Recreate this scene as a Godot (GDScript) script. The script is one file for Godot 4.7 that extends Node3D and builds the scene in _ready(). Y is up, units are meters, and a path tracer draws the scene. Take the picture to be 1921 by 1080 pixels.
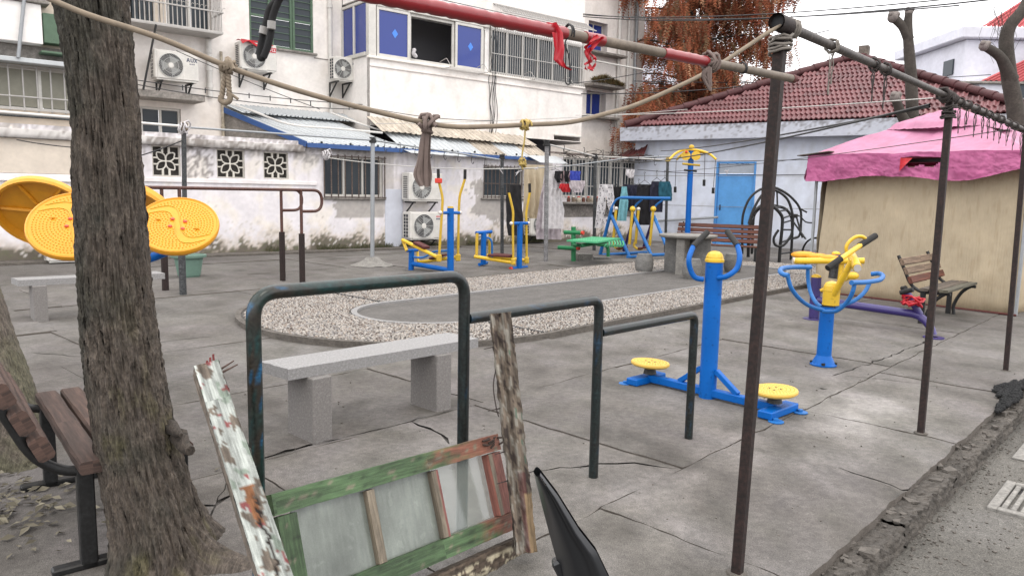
extends Node3D
# An old housing-estate courtyard with outdoor exercise machines. Units are metres; the camera stands at about (0, 1.4, 0) looking along -Z.

var M := {}
var T := {}
var used := {}
var wall_axes := Transform3D(Vector3(0.76604,0,-0.64279),Vector3(0,1,0),Vector3(0.64279,0,0.76604),Vector3(-4.0128,0.0000,-17.0473))      # x along the old building's front, z out of it
var hall_axes := Transform3D(Vector3(0.82904,0,0.55919),Vector3(0,1,0),Vector3(-0.55919,0,0.82904),Vector3(4.3850,0.0000,-22.9352))      # the same for the low tiled building
var kerb_axes := Transform3D(Vector3(0.68582,0,-0.72777),Vector3(0,1,0),Vector3(0.72777,0,0.68582),Vector3(0.8629,0.0000,-2.6418))      # x along the kerb, z towards the road
var tent_axes := Transform3D(Vector3(0.63742,0,0.77051),Vector3(0,1,0),Vector3(-0.77051,0,0.63742),Vector3(4.8164,0.0000,-10.9724))

class MB:
	var v := PackedVector3Array()
	var n := PackedVector3Array()
	var c := PackedColorArray()
	var col := Color.WHITE
	func tri(a: Vector3, b: Vector3, d: Vector3, na := Vector3.ZERO, nb := Vector3.ZERO, nd := Vector3.ZERO, ca = null, cb = null, cd = null) -> void:
		var f := (b - a).cross(d - a)
		if f.length_squared() < 1e-16: return
		f = f.normalized()
		if na == Vector3.ZERO:
			na = f; nb = f; nd = f
		if ca == null:
			ca = col; cb = col; cd = col
		if f.dot(na + nb + nd) > 0.0:   # clockwise is the front
			v.append_array([a, d, b]); n.append_array([na, nd, nb]); c.append_array([ca, cd, cb])
		else:
			v.append_array([a, b, d]); n.append_array([na, nb, nd]); c.append_array([ca, cb, cd])
	func quad(a: Vector3, b: Vector3, d: Vector3, e: Vector3, out := Vector3.ZERO) -> void:
		var f := (b - a).cross(e - a).normalized()
		if f == Vector3.ZERO: f = (d - a).cross(e - a).normalized()
		if out != Vector3.ZERO and f.dot(out) < 0.0: f = -f
		tri(a, b, d, f, f, f); tri(a, d, e, f, f, f)
	func box(size: Vector3, at := Vector3.ZERO, rot := Basis(), bevel := 0.004) -> void:
		var h := size * 0.5
		var b := minf(bevel, minf(h.x, minf(h.y, h.z)) * 0.45)
		var p := func(sx, sy, sz, ax) -> Vector3:   # corner sx sy sz, the vertex on the face across axis ax
			var q := Vector3(sx * h.x, sy * h.y, sz * h.z)
			for k in 3:
				if k != ax: q[k] -= signf(q[k]) * b
			return at + rot * q
		for ax in 3:
			for s in [-1, 1]:
				var e := []
				for pr in [[-1, -1], [1, -1], [1, 1], [-1, 1]]:
					var q := [0, 0, 0]
					q[ax] = s; q[(ax + 1) % 3] = pr[0]; q[(ax + 2) % 3] = pr[1]
					e.append(p.call(q[0], q[1], q[2], ax))
				var o := Vector3.ZERO
				o[ax] = s
				quad(e[0], e[1], e[2], e[3], rot * o)
		if b <= 0.0: return
		for ax in 3:
			for s in [-1, 1]:
				for r in [-1, 1]:
					var q1 := [0, 0, 0]
					var q2 := [0, 0, 0]
					var a1 := (ax + 1) % 3
					var a2 := (ax + 2) % 3
					q1[ax] = -1; q1[a1] = s; q1[a2] = r
					q2[ax] = 1; q2[a1] = s; q2[a2] = r
					var o := Vector3.ZERO
					o[a1] = s; o[a2] = r
					quad(p.call(q1[0], q1[1], q1[2], a1), p.call(q2[0], q2[1], q2[2], a1), p.call(q2[0], q2[1], q2[2], a2), p.call(q1[0], q1[1], q1[2], a2), rot * o)
		for sx in [-1, 1]:
			for sy in [-1, 1]:
				for sz in [-1, 1]:
					var o := rot * Vector3(sx, sy, sz).normalized()
					tri(p.call(sx, sy, sz, 0), p.call(sx, sy, sz, 1), p.call(sx, sy, sz, 2), o, o, o)
	func span(a: Vector3, b: Vector3, w: float, h: float, bevel := 0.003, up := Vector3.UP) -> void:   # a bar of section w (sideways) by h from a to b
		var x := (b - a).normalized()
		if absf(x.dot(up)) > 0.98: up = Vector3(0, 0, 1)
		var z := x.cross(up).normalized()
		box(Vector3(a.distance_to(b), h, w), (a + b) * 0.5, Basis(x, z.cross(x), z), bevel)
	func tube(pts: Array, r, sides := 8, caps := true, closed := false) -> void:
		var m := pts.size()
		var rings := []
		var norms := []
		var ref := Vector3.ZERO
		for i in m:
			var d: Vector3
			if closed: d = pts[(i + 1) % m] - pts[(i + m - 1) % m]
			else: d = pts[mini(i + 1, m - 1)] - pts[maxi(i - 1, 0)]
			d = d.normalized()
			if ref == Vector3.ZERO:
				ref = (Vector3.UP if absf(d.y) < 0.9 else Vector3.RIGHT)
			ref = (ref - d * ref.dot(d)).normalized()
			var s := d.cross(ref)
			var ring := PackedVector3Array()
			var nr := PackedVector3Array()
			var rad: float = r[i] if r is Array else r
			for k in sides:
				var a := TAU * k / sides
				var o := ref * cos(a) + s * sin(a)
				ring.append(pts[i] + o * rad); nr.append(o)
			rings.append(ring); norms.append(nr)
		for i in (m if closed else m - 1):
			var j := (i + 1) % m
			for k in sides:
				var l := (k + 1) % sides
				tri(rings[i][k], rings[i][l], rings[j][l], norms[i][k], norms[i][l], norms[j][l])
				tri(rings[i][k], rings[j][l], rings[j][k], norms[i][k], norms[j][l], norms[j][k])
		if caps and not closed:
			for e in [0, m - 1]:
				var o: Vector3 = (pts[0] - pts[1] if e == 0 else pts[m - 1] - pts[m - 2]).normalized()
				for k in range(1, sides - 1): tri(rings[e][0], rings[e][k], rings[e][k + 1], o, o, o)
	func lathe(prof: Array, at := Vector3.ZERO, rot := Basis(), sides := 20) -> void:   # prof: [radius, height] pairs upwards
		for i in prof.size() - 1:
			var a: Vector2 = Vector2(prof[i][0], prof[i][1])
			var b: Vector2 = Vector2(prof[i + 1][0], prof[i + 1][1])
			var t := (b - a).normalized()
			var nn := Vector2(t.y, -t.x)
			for k in sides:
				var q := []
				for w in [k, k + 1]:
					var an: float = TAU * w / sides
					q.append(Vector3(cos(an), 0, sin(an)))
				var f0: Vector3 = rot * (q[0] * nn.x + Vector3.UP * nn.y)
				var f1: Vector3 = rot * (q[1] * nn.x + Vector3.UP * nn.y)
				var a0: Vector3 = at + rot * (q[0] * a.x + Vector3.UP * a.y)
				var a1: Vector3 = at + rot * (q[1] * a.x + Vector3.UP * a.y)
				var b0: Vector3 = at + rot * (q[0] * b.x + Vector3.UP * b.y)
				var b1: Vector3 = at + rot * (q[1] * b.x + Vector3.UP * b.y)
				tri(a0, a1, b1, f0, f1, f1); tri(a0, b1, b0, f0, f1, f0)
	func ball(at: Vector3, r: float, sc := Vector3.ONE, seg := 10) -> void:
		for i in seg / 2:
			for k in seg:
				var g := func(ii, kk) -> Vector3:
					var th: float = PI * ii / (seg / 2)
					var ph: float = TAU * kk / seg
					return Vector3(sin(th) * cos(ph), cos(th), sin(th) * sin(ph))
				var p: Array = [g.call(i, k), g.call(i, k + 1), g.call(i + 1, k + 1), g.call(i + 1, k)]
				tri(at + p[0] * sc * r, at + p[1] * sc * r, at + p[2] * sc * r, p[0], p[1], p[2])
				tri(at + p[0] * sc * r, at + p[2] * sc * r, at + p[3] * sc * r, p[0], p[2], p[3])
	func prism(poly: Array, depth: float, xf := Transform3D()) -> void:   # poly of Vector2 in local xy, thickness along +-z
		var pk := PackedVector2Array(poly)
		var idx := Geometry2D.triangulate_polygon(pk)
		for s in [-1, 1]:
			var o: Vector3 = xf.basis * Vector3(0, 0, s)
			for i in range(0, idx.size(), 3):
				var q := []
				for k in 3: q.append(xf * Vector3(pk[idx[i + k]].x, pk[idx[i + k]].y, s * depth / 2))
				tri(q[0], q[1], q[2], o, o, o)
		var cw := 0.0
		for i in pk.size(): cw += pk[i].cross(pk[(i + 1) % pk.size()])
		for i in pk.size():
			var a := pk[i]
			var b := pk[(i + 1) % pk.size()]
			var e := (b - a).normalized() * signf(cw)
			quad(xf * Vector3(a.x, a.y, -depth / 2), xf * Vector3(b.x, b.y, -depth / 2), xf * Vector3(b.x, b.y, depth / 2), xf * Vector3(a.x, a.y, depth / 2), xf.basis * Vector3(e.y, -e.x, 0))
	func grid(nu: int, nv: int, f: Callable, colour = null) -> void:   # a smooth sheet through f(u, v), u and v from 0 to 1
		var p := []
		var cc := []
		for i in nu + 1:
			var row := PackedVector3Array()
			var rc := PackedColorArray()
			for j in nv + 1:
				var q: Vector3 = f.call(float(i) / nu, float(j) / nv)
				row.append(q)
				rc.append(colour.call(q) if colour is Callable else col)
			p.append(row); cc.append(rc)
		var nr := []
		for i in nu + 1:
			var row := PackedVector3Array()
			for j in nv + 1:
				var du: Vector3 = p[mini(i + 1, nu)][j] - p[maxi(i - 1, 0)][j]
				var dv: Vector3 = p[i][mini(j + 1, nv)] - p[i][maxi(j - 1, 0)]
				row.append(dv.cross(du).normalized())
			nr.append(row)
		for i in nu:
			for j in nv:
				tri(p[i][j], p[i + 1][j], p[i + 1][j + 1], nr[i][j], nr[i + 1][j], nr[i + 1][j + 1], cc[i][j], cc[i + 1][j], cc[i + 1][j + 1])
				tri(p[i][j], p[i + 1][j + 1], p[i][j + 1], nr[i][j], nr[i + 1][j + 1], nr[i][j + 1], cc[i][j], cc[i + 1][j + 1], cc[i][j + 1])
	func add(o: MB, xf := Transform3D()) -> void:
		for i in o.v.size():
			v.append(xf * o.v[i]); n.append((xf.basis * o.n[i]).normalized()); c.append(o.c[i])
	func mesh() -> ArrayMesh:
		var a := []
		a.resize(Mesh.ARRAY_MAX)
		a[Mesh.ARRAY_VERTEX] = v; a[Mesh.ARRAY_NORMAL] = n; a[Mesh.ARRAY_COLOR] = c
		var m := ArrayMesh.new()
		m.add_surface_from_arrays(Mesh.PRIMITIVE_TRIANGLES, a)
		return m

func numbered(called: String, parent: Node) -> String:
	var key := str(parent.get_instance_id()) + called
	used[key] = used.get(key, -1) + 1
	return called if used[key] == 0 else "%s_%03d" % [called, used[key]]

func obj(called: String, mb, m: Material, parent: Node = self) -> MeshInstance3D:
	var o := MeshInstance3D.new()
	o.name = numbered(called, parent)
	var me: Mesh = mb.mesh() if mb is MB else mb
	o.mesh = me
	if mb is MB: me.surface_set_material(0, m)
	else: o.material_override = m
	o.cast_shadow = GeometryInstance3D.SHADOW_CASTING_SETTING_ON
	parent.add_child(o, true)
	return o

func tag(o: Node, label: String, category: String, group := "") -> Node:
	o.set_meta("label", label); o.set_meta("category", category)
	if group: o.set_meta("group", group)
	return o

func thing(called: String, label: String, category: String, xf = Vector3.ZERO, group := "") -> Node3D:
	var o := Node3D.new()
	o.name = numbered(called, self)
	add_child(o, true)
	if xf is Vector3: o.position = xf
	else: o.transform = xf
	tag(o, label, category, group)
	return o

func structure(o: Node, kind := "structure") -> Node:
	o.set_meta("kind", kind)
	return o

func copy(o: Node3D, label: String, xf: Transform3D, group := "") -> Node3D:
	var r: Node3D = o.duplicate()
	r.name = numbered(String(o.name).rstrip("0123456789").rstrip("_"), self)
	add_child(r, true)
	r.transform = xf
	r.set_meta("label", label)
	if group: r.set_meta("group", group)
	return r

func facing(deg: float, at := Vector3.ZERO) -> Transform3D:   # local x points deg degrees to the right of -Z
	return Transform3D(Basis(Vector3.UP, deg_to_rad(90.0 - deg)), at)

func on(axes: Transform3D, u: float, h: float, out: float) -> Transform3D:
	return Transform3D(axes.basis, axes * Vector3(u, h, out))

func smooth(pts: Array, per := 6, closed := false) -> Array:   # Catmull-Rom through the points
	var out := []
	var m := pts.size()
	for i in (m if closed else m - 1):
		var p0: Vector3 = pts[(i + m - 1) % m] if closed else pts[maxi(i - 1, 0)]
		var p1: Vector3 = pts[i]
		var p2: Vector3 = pts[(i + 1) % m]
		var p3: Vector3 = pts[(i + 2) % m] if closed else pts[mini(i + 2, m - 1)]
		for k in per: out.append(p1.cubic_interpolate(p2, p0, p3, float(k) / per))
	if not closed: out.append(pts[m - 1])
	return out

func bend(pts: Array, r: float, per := 5) -> Array:   # a pipe path with rounded corners of radius r
	var out := [pts[0]]
	for i in range(1, pts.size() - 1):
		var a: Vector3 = pts[i - 1]
		var b: Vector3 = pts[i]
		var d: Vector3 = pts[i + 1]
		var k := minf(r, minf(a.distance_to(b), b.distance_to(d)) * 0.49)
		var p := b + (a - b).normalized() * k
		var q := b + (d - b).normalized() * k
		for j in per + 1:
			var t := float(j) / per
			out.append(p.lerp(b, t).lerp(b.lerp(q, t), t))
	out.append(pts[-1])
	return out

func sag(a: Vector3, b: Vector3, drop: float, per := 12) -> Array:
	var out := []
	for i in per + 1:
		var t := float(i) / per
		out.append(a.lerp(b, t) - Vector3.UP * drop * 4.0 * t * (1.0 - t))
	return out

func coil(mb: MB, at: Vector3, axis: Vector3, r: float, turns: float, length: float, rope: float, wob := 0.15, sd := 1) -> void:   # a rope wound round a pole
	var g := RandomNumberGenerator.new()
	g.seed = sd
	axis = axis.normalized()
	var x := axis.cross(Vector3(0.3, 0.9, 0.2)).normalized()
	var y := axis.cross(x)
	var pts := []
	var k := int(turns * 9)
	for i in k + 1:
		var a := TAU * turns * i / k
		var rr := r + rope * (0.8 + g.randf() * wob * 6.0)
		pts.append(at + axis * (length * (float(i) / k - 0.5) + rope * 1.5 * g.randf_range(-wob, wob) * 4.0) + x * cos(a) * rr + y * sin(a) * rr)
	mb.tube(pts, rope, 5)

func rnd(sd: int) -> RandomNumberGenerator:
	var g := RandomNumberGenerator.new()
	g.seed = sd
	return g

func noise(sd: int, freq: float, oct := 4, type := FastNoiseLite.TYPE_SIMPLEX_SMOOTH) -> FastNoiseLite:
	var f := FastNoiseLite.new()
	f.seed = sd; f.frequency = freq; f.fractal_octaves = oct; f.noise_type = type
	return f

func bake(size: int, f: Callable) -> ImageTexture:
	var d := PackedByteArray()
	d.resize(size * size)
	for y in size:
		for x in size: d[y * size + x] = int(clampf(f.call(x, y), 0.0, 1.0) * 255.0)
	return ImageTexture.create_from_image(Image.create_from_data(size, size, false, Image.FORMAT_L8, d))

func seamless(sd: int, freq: float, size: int, oct := 5, type := FastNoiseLite.TYPE_SIMPLEX_SMOOTH) -> PackedByteArray:
	var f := noise(sd, freq, oct, type)
	return f.get_seamless_image(size, size).get_data()

func mat(called: String, colour: Color, rough := 0.7, tex = null, scale := 1.0, o := {}) -> StandardMaterial3D:
	# colour is a linear base colour; tex multiplies it, mapped in the thing's own axes (or the world's with world = true)
	var m := StandardMaterial3D.new()
	m.resource_name = called
	m.albedo_color = colour.linear_to_srgb()
	m.roughness = rough
	m.metallic = o.get("metal", 0.0)
	m.metallic_specular = o.get("spec", 0.5)
	m.vertex_color_use_as_albedo = true
	if tex:
		m.albedo_texture = tex
		m.uv1_triplanar = true
		m.uv1_world_triplanar = o.get("world", false)
		var s: Variant = o.get("stretch", Vector3.ONE)
		m.uv1_scale = Vector3(scale, scale, scale) * s
	if o.has("relief"):
		m.heightmap_enabled = true
		m.heightmap_texture = o.relief
		m.heightmap_scale = o.get("depth", 1.0)
		if not tex:
			m.uv1_triplanar = true
			m.uv1_scale = Vector3(scale, scale, scale)
			m.uv1_world_triplanar = o.get("world", false)
	if o.has("rough_tex"):
		m.roughness_texture = o.rough_tex
	if o.has("coat"):
		m.clearcoat_enabled = true; m.clearcoat = o.coat; m.clearcoat_roughness = 0.25
	if o.has("leaf"):
		m.backlight_enabled = true; m.backlight = o.leaf
	M[called] = m
	return m

func textures() -> void:
	var a := seamless(11, 0.006, 512)
	var b := seamless(12, 0.03, 512)
	var d := seamless(13, 0.16, 512, 2)
	var e := seamless(14, 0.05, 512, 3, FastNoiseLite.TYPE_CELLULAR)
	var w := RandomNumberGenerator.new()
	w.seed = 5
	var grain_n := noise(21, 0.02, 4)
	var at := func(p: PackedByteArray, x: int, y: int) -> float: return p[(y % 512) * 512 + x % 512] / 255.0
	# soft cloudy tone for paint and plaster
	T.cloud = bake(512, func(x, y): return 0.88 + 0.07 * at.call(a, x, y) + 0.05 * at.call(b, x, y))
	# worn plaster or concrete: clouds, blotches and fine grit
	T.worn = bake(512, func(x, y): return 0.42 + 0.22 * at.call(a, x, y) + 0.24 * at.call(b, x, y) + 0.16 * at.call(d, x, y) + w.randf() * 0.10)
	# concrete ground: aggregate speckle over patches
	T.ground = bake(1024, func(x, y):
		var s: float = at.call(b, x, y) * 0.13 + at.call(a, x, y) * 0.10 + at.call(d, x * 2, y * 2) * 0.24 + 0.42
		var r := w.randf()
		if r > 0.98: s += 0.26
		elif r < 0.04: s -= 0.24
		return s + w.randf_range(-0.10, 0.10))
	# granite or asphalt speckle
	T.speck = bake(512, func(x, y):
		var s: float = 0.62 + 0.30 * (at.call(d, x, y) - 0.5) + w.randf_range(-0.16, 0.16)
		if at.call(e, x, y) > 0.66: s += 0.07
		return s + 0.12 * at.call(b, x, y))
	# wood grain, long along x
	T.grain = bake(512, func(x, y):
		var s := grain_n.get_noise_2d(x * 0.10, y * 1.6) * 0.55 + grain_n.get_noise_2d(x * 0.5 + 900, y * 6.0) * 0.38
		return 0.74 + s * 0.42 + w.randf_range(-0.05, 0.05))
	var gi: Image = T.grain.get_image().duplicate()
	gi.rotate_90(CLOCKWISE)
	T.grain_up = ImageTexture.create_from_image(gi)
	# bark: long upright ridges broken by short cross cracks
	var bn := noise(22, 1.0, 4, FastNoiseLite.TYPE_SIMPLEX)
	bn.fractal_type = FastNoiseLite.FRACTAL_RIDGED
	T.bark = bake(512, func(x, y):
		var s := bn.get_noise_2d(x * 0.030, y * 0.006) * 0.30 + bn.get_noise_2d(x * 0.075 + 70, y * 0.022) * 0.22
		return 0.68 + s * 0.8 + w.randf_range(-0.06, 0.06))
	# chipped paint: mostly whole, with small worn flecks
	T.chip = bake(512, func(x, y):
		var s: float = 0.88 + 0.10 * at.call(a, x, y)
		if at.call(b, x, y) > 0.76: s -= 0.16 * clampf((at.call(b, x, y) - 0.76) * 12.0, 0, 1)
		return s + w.randf_range(-0.03, 0.03))
	# rust: strong blotches
	T.rust = bake(512, func(x, y): return 0.25 + 0.5 * at.call(b, x, y) + 0.35 * at.call(d, x, y) * at.call(a, x, y) + w.randf_range(-0.06, 0.06))
	# dust and dried runs on old glass
	T.dust = bake(512, func(x, y):
		var s: float = 0.60 + 0.30 * at.call(a, x, y) + 0.10 * at.call(b, x * 3, y / 2)
		if at.call(b, x + 200, y) > 0.80: s += 0.05
		return s + w.randf_range(-0.03, 0.03))
	# woven or quilted cloth
	T.cloth = bake(256, func(x, y): return 0.82 + 0.08 * sin(x * TAU / 4.0) * sin(y * TAU / 4.0) + 0.16 * (at.call(a, x, y) - 0.5) + 0.08 * (at.call(b, x, y) - 0.5))

func materials() -> void:
	textures()
	mat("ground", Color(1.0, 0.935, 0.88), 0.9, T.ground, 0.55, {"world": true, "relief": T.ground, "depth": 0.5})
	mat("rubble", Color(0.12, 0.11, 0.10), 0.95, T.worn, 1.6, {"world": true, "relief": T.worn, "depth": 2.5})
	mat("asphalt", Color(0.27, 0.255, 0.235), 0.95, T.speck, 1.1, {"world": true, "relief": T.speck, "depth": 0.8})
	mat("tar", Color(0.022, 0.023, 0.026), 0.9, T.speck, 2.0, {"relief": T.speck, "depth": 1.5})
	mat("kerb", Color(0.20, 0.178, 0.157), 0.95, T.worn, 1.6, {"world": true, "relief": T.worn, "depth": 3.0})
	mat("pebble", Color(0.37, 0.35, 0.33), 0.8)
	mat("mortar", Color(0.13, 0.12, 0.11), 0.95, T.worn, 1.0, {"world": true})
	mat("plaster", Color(1.0, 0.97, 0.945), 0.9, T.cloud, 0.5, {"relief": T.cloud, "depth": 0.5})
	mat("old_plaster", Color(1, 1, 1), 0.92, T.cloud, 0.5, {"relief": T.worn, "depth": 0.3})
	mat("beige", Color(0.72, 0.64, 0.55), 0.9, T.cloud, 0.6)
	mat("grey_cement", Color(0.40, 0.37, 0.34), 0.95, T.worn, 0.8)
	mat("hall", Color(0.74, 0.77, 0.83), 0.9, T.cloud, 0.35)
	mat("dark_gap", Color(0.018, 0.018, 0.02), 0.8)
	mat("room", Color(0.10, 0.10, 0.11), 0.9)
	mat("bars", Color(0.52, 0.50, 0.48), 0.5, T.chip, 2.0, {"metal": 0.2})
	mat("rust_bars", Color(0.30, 0.23, 0.20), 0.8, T.rust, 3.0)
	mat("alu", Color(0.66, 0.64, 0.60), 0.45, T.cloud, 1.0, {"metal": 0.1})
	mat("green_frame", Color(0.10, 0.17, 0.11), 0.6, T.chip, 2.0)
	mat("pipe", Color(0.72, 0.70, 0.67), 0.6, T.cloud, 1.0)
	mat("cream_pipe", Color(0.66, 0.58, 0.46), 0.7, T.worn, 2.0)
	mat("galv", Color(0.36, 0.38, 0.40), 0.5, T.cloud, 3.0, {"metal": 0.35})
	mat("grey_post", Color(0.17, 0.18, 0.19), 0.6, T.rust, 2.0, {"metal": 0.3})
	mat("white_post", Color(0.56, 0.55, 0.57), 0.7, T.rust, 3.0)
	var wg := mat("window_glass", Color(0.05, 0.06, 0.07), 0.08)
	wg.metallic_specular = 0.3
	var bg := mat("blue_glass", Color(0.022, 0.045, 0.24), 0.12)
	bg.metallic_specular = 0.5
	mat("blue_diamond", Color(0.05, 0.22, 0.75), 0.3)
	mat("ac_white", Color(0.72, 0.70, 0.66), 0.5, T.cloud, 1.5)
	mat("ac_grey", Color(0.30, 0.31, 0.31), 0.6)
	mat("ac_dark", Color(0.03, 0.03, 0.035), 0.7)
	mat("ac_wire", Color(0.60, 0.60, 0.58), 0.5)
	mat("print_blue", Color(0.04, 0.05, 0.10), 0.6)
	mat("print_red", Color(0.50, 0.015, 0.03), 0.5)
	mat("white_flat", Color(0.80, 0.80, 0.80), 0.6)
	mat("sheet_roof", Color(0.56, 0.59, 0.61), 0.5, T.cloud, 0.8)
	mat("sheet_roof_tan", Color(0.76, 0.67, 0.56), 0.7, T.worn, 0.4)
	mat("roof_trim", Color(0.035, 0.10, 0.30), 0.5, T.chip, 1.3)
	mat("tile", Color(0.16, 0.045, 0.047), 0.55, T.cloud, 1.0)
	mat("tile_dark", Color(0.11, 0.028, 0.032), 0.65, T.worn, 1.0)
	mat("tile_pale", Color(0.50, 0.10, 0.11), 0.7, T.cloud, 1.0)
	mat("far_white", Color(0.72, 0.72, 0.80), 0.9, T.cloud, 0.2)
	mat("door_blue", Color(0.10, 0.34, 0.72), 0.5, T.cloud, 0.7)
	mat("door_grey", Color(0.40, 0.44, 0.50), 0.5, T.cloud, 0.7)
	mat("blue", Color(0.001, 0.118, 0.47), 0.42, T.chip, 0.9, {"spec": 0.35})
	mat("blue_old", Color(0.02, 0.155, 0.46), 0.45, T.chip, 1.6, {"spec": 0.4})
	mat("yellow", Color(0.80, 0.50, 0.018), 0.38, T.chip, 0.9, {"coat": 0.3})
	mat("yellow_old", Color(0.62, 0.40, 0.025), 0.5, T.chip, 2.5)
	mat("yellow_disc", Color(0.74, 0.47, 0.085), 0.55, T.chip, 3.0)
	mat("orange_disc", Color(0.84, 0.37, 0.018), 0.42, T.cloud, 3.0)
	mat("red_part", Color(0.55, 0.035, 0.02), 0.5)
	mat("pink_dot", Color(0.72, 0.12, 0.07), 0.5)
	mat("maroon", Color(0.14, 0.025, 0.022), 0.7, T.worn, 4.0)
	mat("purple", Color(0.035, 0.022, 0.15), 0.4, T.chip, 2.5, {"coat": 0.3})
	mat("green_gym", Color(0.012, 0.20, 0.07), 0.45, T.chip, 2.5)
	mat("green_mesh", Color(0.07, 0.40, 0.19), 0.55, T.cloud, 2.5)
	mat("grip", Color(0.014, 0.013, 0.013), 0.75, T.worn, 6.0)
	mat("black_metal", Color(0.025, 0.026, 0.028), 0.5, T.rust, 3.0)
	mat("steel_cap", Color(0.62, 0.58, 0.54), 0.4, null, 1.0, {"metal": 0.4})
	mat("red_pipe", Color(0.23, 0.085, 0.06), 0.55, T.rust, 3.0)
	mat("green_pipe", Color(1, 1, 1), 0.32, T.rust, 4.0)
	mat("brown_post", Color(0.050, 0.023, 0.019), 0.75, T.rust, 3.0, {"relief": T.rust, "depth": 0.15})
	mat("rail_pipe", Color(0.20, 0.165, 0.15), 0.6, T.rust, 3.0)
	mat("tan_pole", Color(0.24, 0.19, 0.145), 0.6, T.worn, 3.0)
	mat("red_film", Color(0.27, 0.010, 0.016), 0.35, T.chip, 6.0, {"coat": 0.2})
	mat("red_ribbon", Color(0.68, 0.012, 0.03), 0.4, T.cloth, 4.0, {"leaf": Color(0.25, 0.01, 0.01)})
	mat("rope", Color(0.34, 0.275, 0.205), 0.9, T.cloth, 8.0)
	mat("rope_grey", Color(0.30, 0.27, 0.24), 0.9, T.cloth, 8.0)
	mat("rope_dark", Color(0.05, 0.042, 0.04), 0.9)
	mat("rope_yellow", Color(0.42, 0.31, 0.10), 0.9)
	mat("strap", Color(0.25, 0.19, 0.17), 0.9, T.cloth, 6.0)
	mat("wire", Color(0.03, 0.03, 0.032), 0.7)
	mat("wire_pale", Color(0.45, 0.44, 0.42), 0.6)
	mat("granite", Color(0.42, 0.395, 0.38), 0.8, T.speck, 3.2, {"relief": T.speck, "depth": 0.12})
	mat("granite_top", Color(0.54, 0.53, 0.53), 0.6, T.speck, 3.2)
	mat("stone_drum", Color(0.26, 0.255, 0.245), 0.85, T.worn, 2.0)
	mat("stone_table", Color(0.34, 0.325, 0.30), 0.8, T.worn, 2.0)
	mat("slat", Color(0.125, 0.075, 0.060), 0.75, T.grain, 1.4)
	mat("slat_end", Color(0.24, 0.16, 0.085), 0.8, T.worn, 4.0)
	mat("slat_red", Color(0.20, 0.065, 0.038), 0.7, T.grain, 1.2)
	mat("slat_pale", Color(0.33, 0.245, 0.18), 0.85, T.grain, 1.4, {"relief": T.grain, "depth": 0.3})
	mat("slat_grey", Color(0.20, 0.165, 0.135), 0.85, T.grain, 1.4)
	mat("old_wood", Color(1, 1, 1), 0.92, T.grain, 1.6, {"relief": T.grain, "depth": 0.6})
	mat("sash_paint", Color(1, 1, 1), 0.7, T.grain, 1.6, {"relief": T.grain, "depth": 0.3})
	mat("sash_upright", Color(1, 1, 1), 0.7, T.grain_up, 1.6, {"relief": T.grain_up, "depth": 0.3})
	mat("bark", Color(1, 1, 1), 0.95, T.bark, 2.4, {"relief": T.bark, "depth": 1.2})
	mat("bark_far", Color(0.10, 0.086, 0.074), 0.95, T.worn, 1.5)
	mat("scar", Color(0.34, 0.30, 0.28), 0.95, T.worn, 3.0)
	mat("rust_leaf", Color(1, 1, 1), 0.85, null, 1.0, {"leaf": Color(0.22, 0.07, 0.02)})
	mat("green_leaf", Color(1, 1, 1), 0.8, null, 1.0, {"leaf": Color(0.06, 0.09, 0.02)})
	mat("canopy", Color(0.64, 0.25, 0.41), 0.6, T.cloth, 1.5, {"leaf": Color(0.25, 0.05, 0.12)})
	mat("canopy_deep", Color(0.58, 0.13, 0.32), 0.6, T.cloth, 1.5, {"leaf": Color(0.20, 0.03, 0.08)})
	mat("canvas", Color(0.50, 0.415, 0.29), 0.8, T.cloud, 0.6)
	mat("plastic_black", Color(0.010, 0.011, 0.013), 0.28, null, 1.0)
	mat("foam", Color(0.02, 0.02, 0.022), 0.85, T.worn, 6.0)
	mat("tape", Color(0.34, 0.33, 0.32), 0.7)
	var pane := mat("pane", Color(0.28, 0.31, 0.29, 0.30), 0.12)
	pane.transparency = BaseMaterial3D.TRANSPARENCY_ALPHA
	var frost := mat("frosted", Color(0.27, 0.30, 0.27, 0.86), 0.2, T.dust, 0.9)
	frost.transparency = BaseMaterial3D.TRANSPARENCY_ALPHA
	for c in [["cloth_white", Color(0.80, 0.77, 0.79)], ["cloth_pale", Color(0.66, 0.58, 0.62)], ["cloth_black", Color(0.012, 0.011, 0.014)], ["cloth_navy", Color(0.02, 0.02, 0.045)], ["cloth_aqua", Color(0.25, 0.58, 0.66)], ["cloth_teal", Color(0.02, 0.13, 0.19)], ["cloth_red", Color(0.62, 0.02, 0.03)], ["cloth_blue", Color(0.05, 0.08, 0.50)], ["cloth_pink", Color(0.60, 0.42, 0.44)]]:
		mat(c[0], c[1], 0.9, T.cloth, 5.0)

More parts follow.
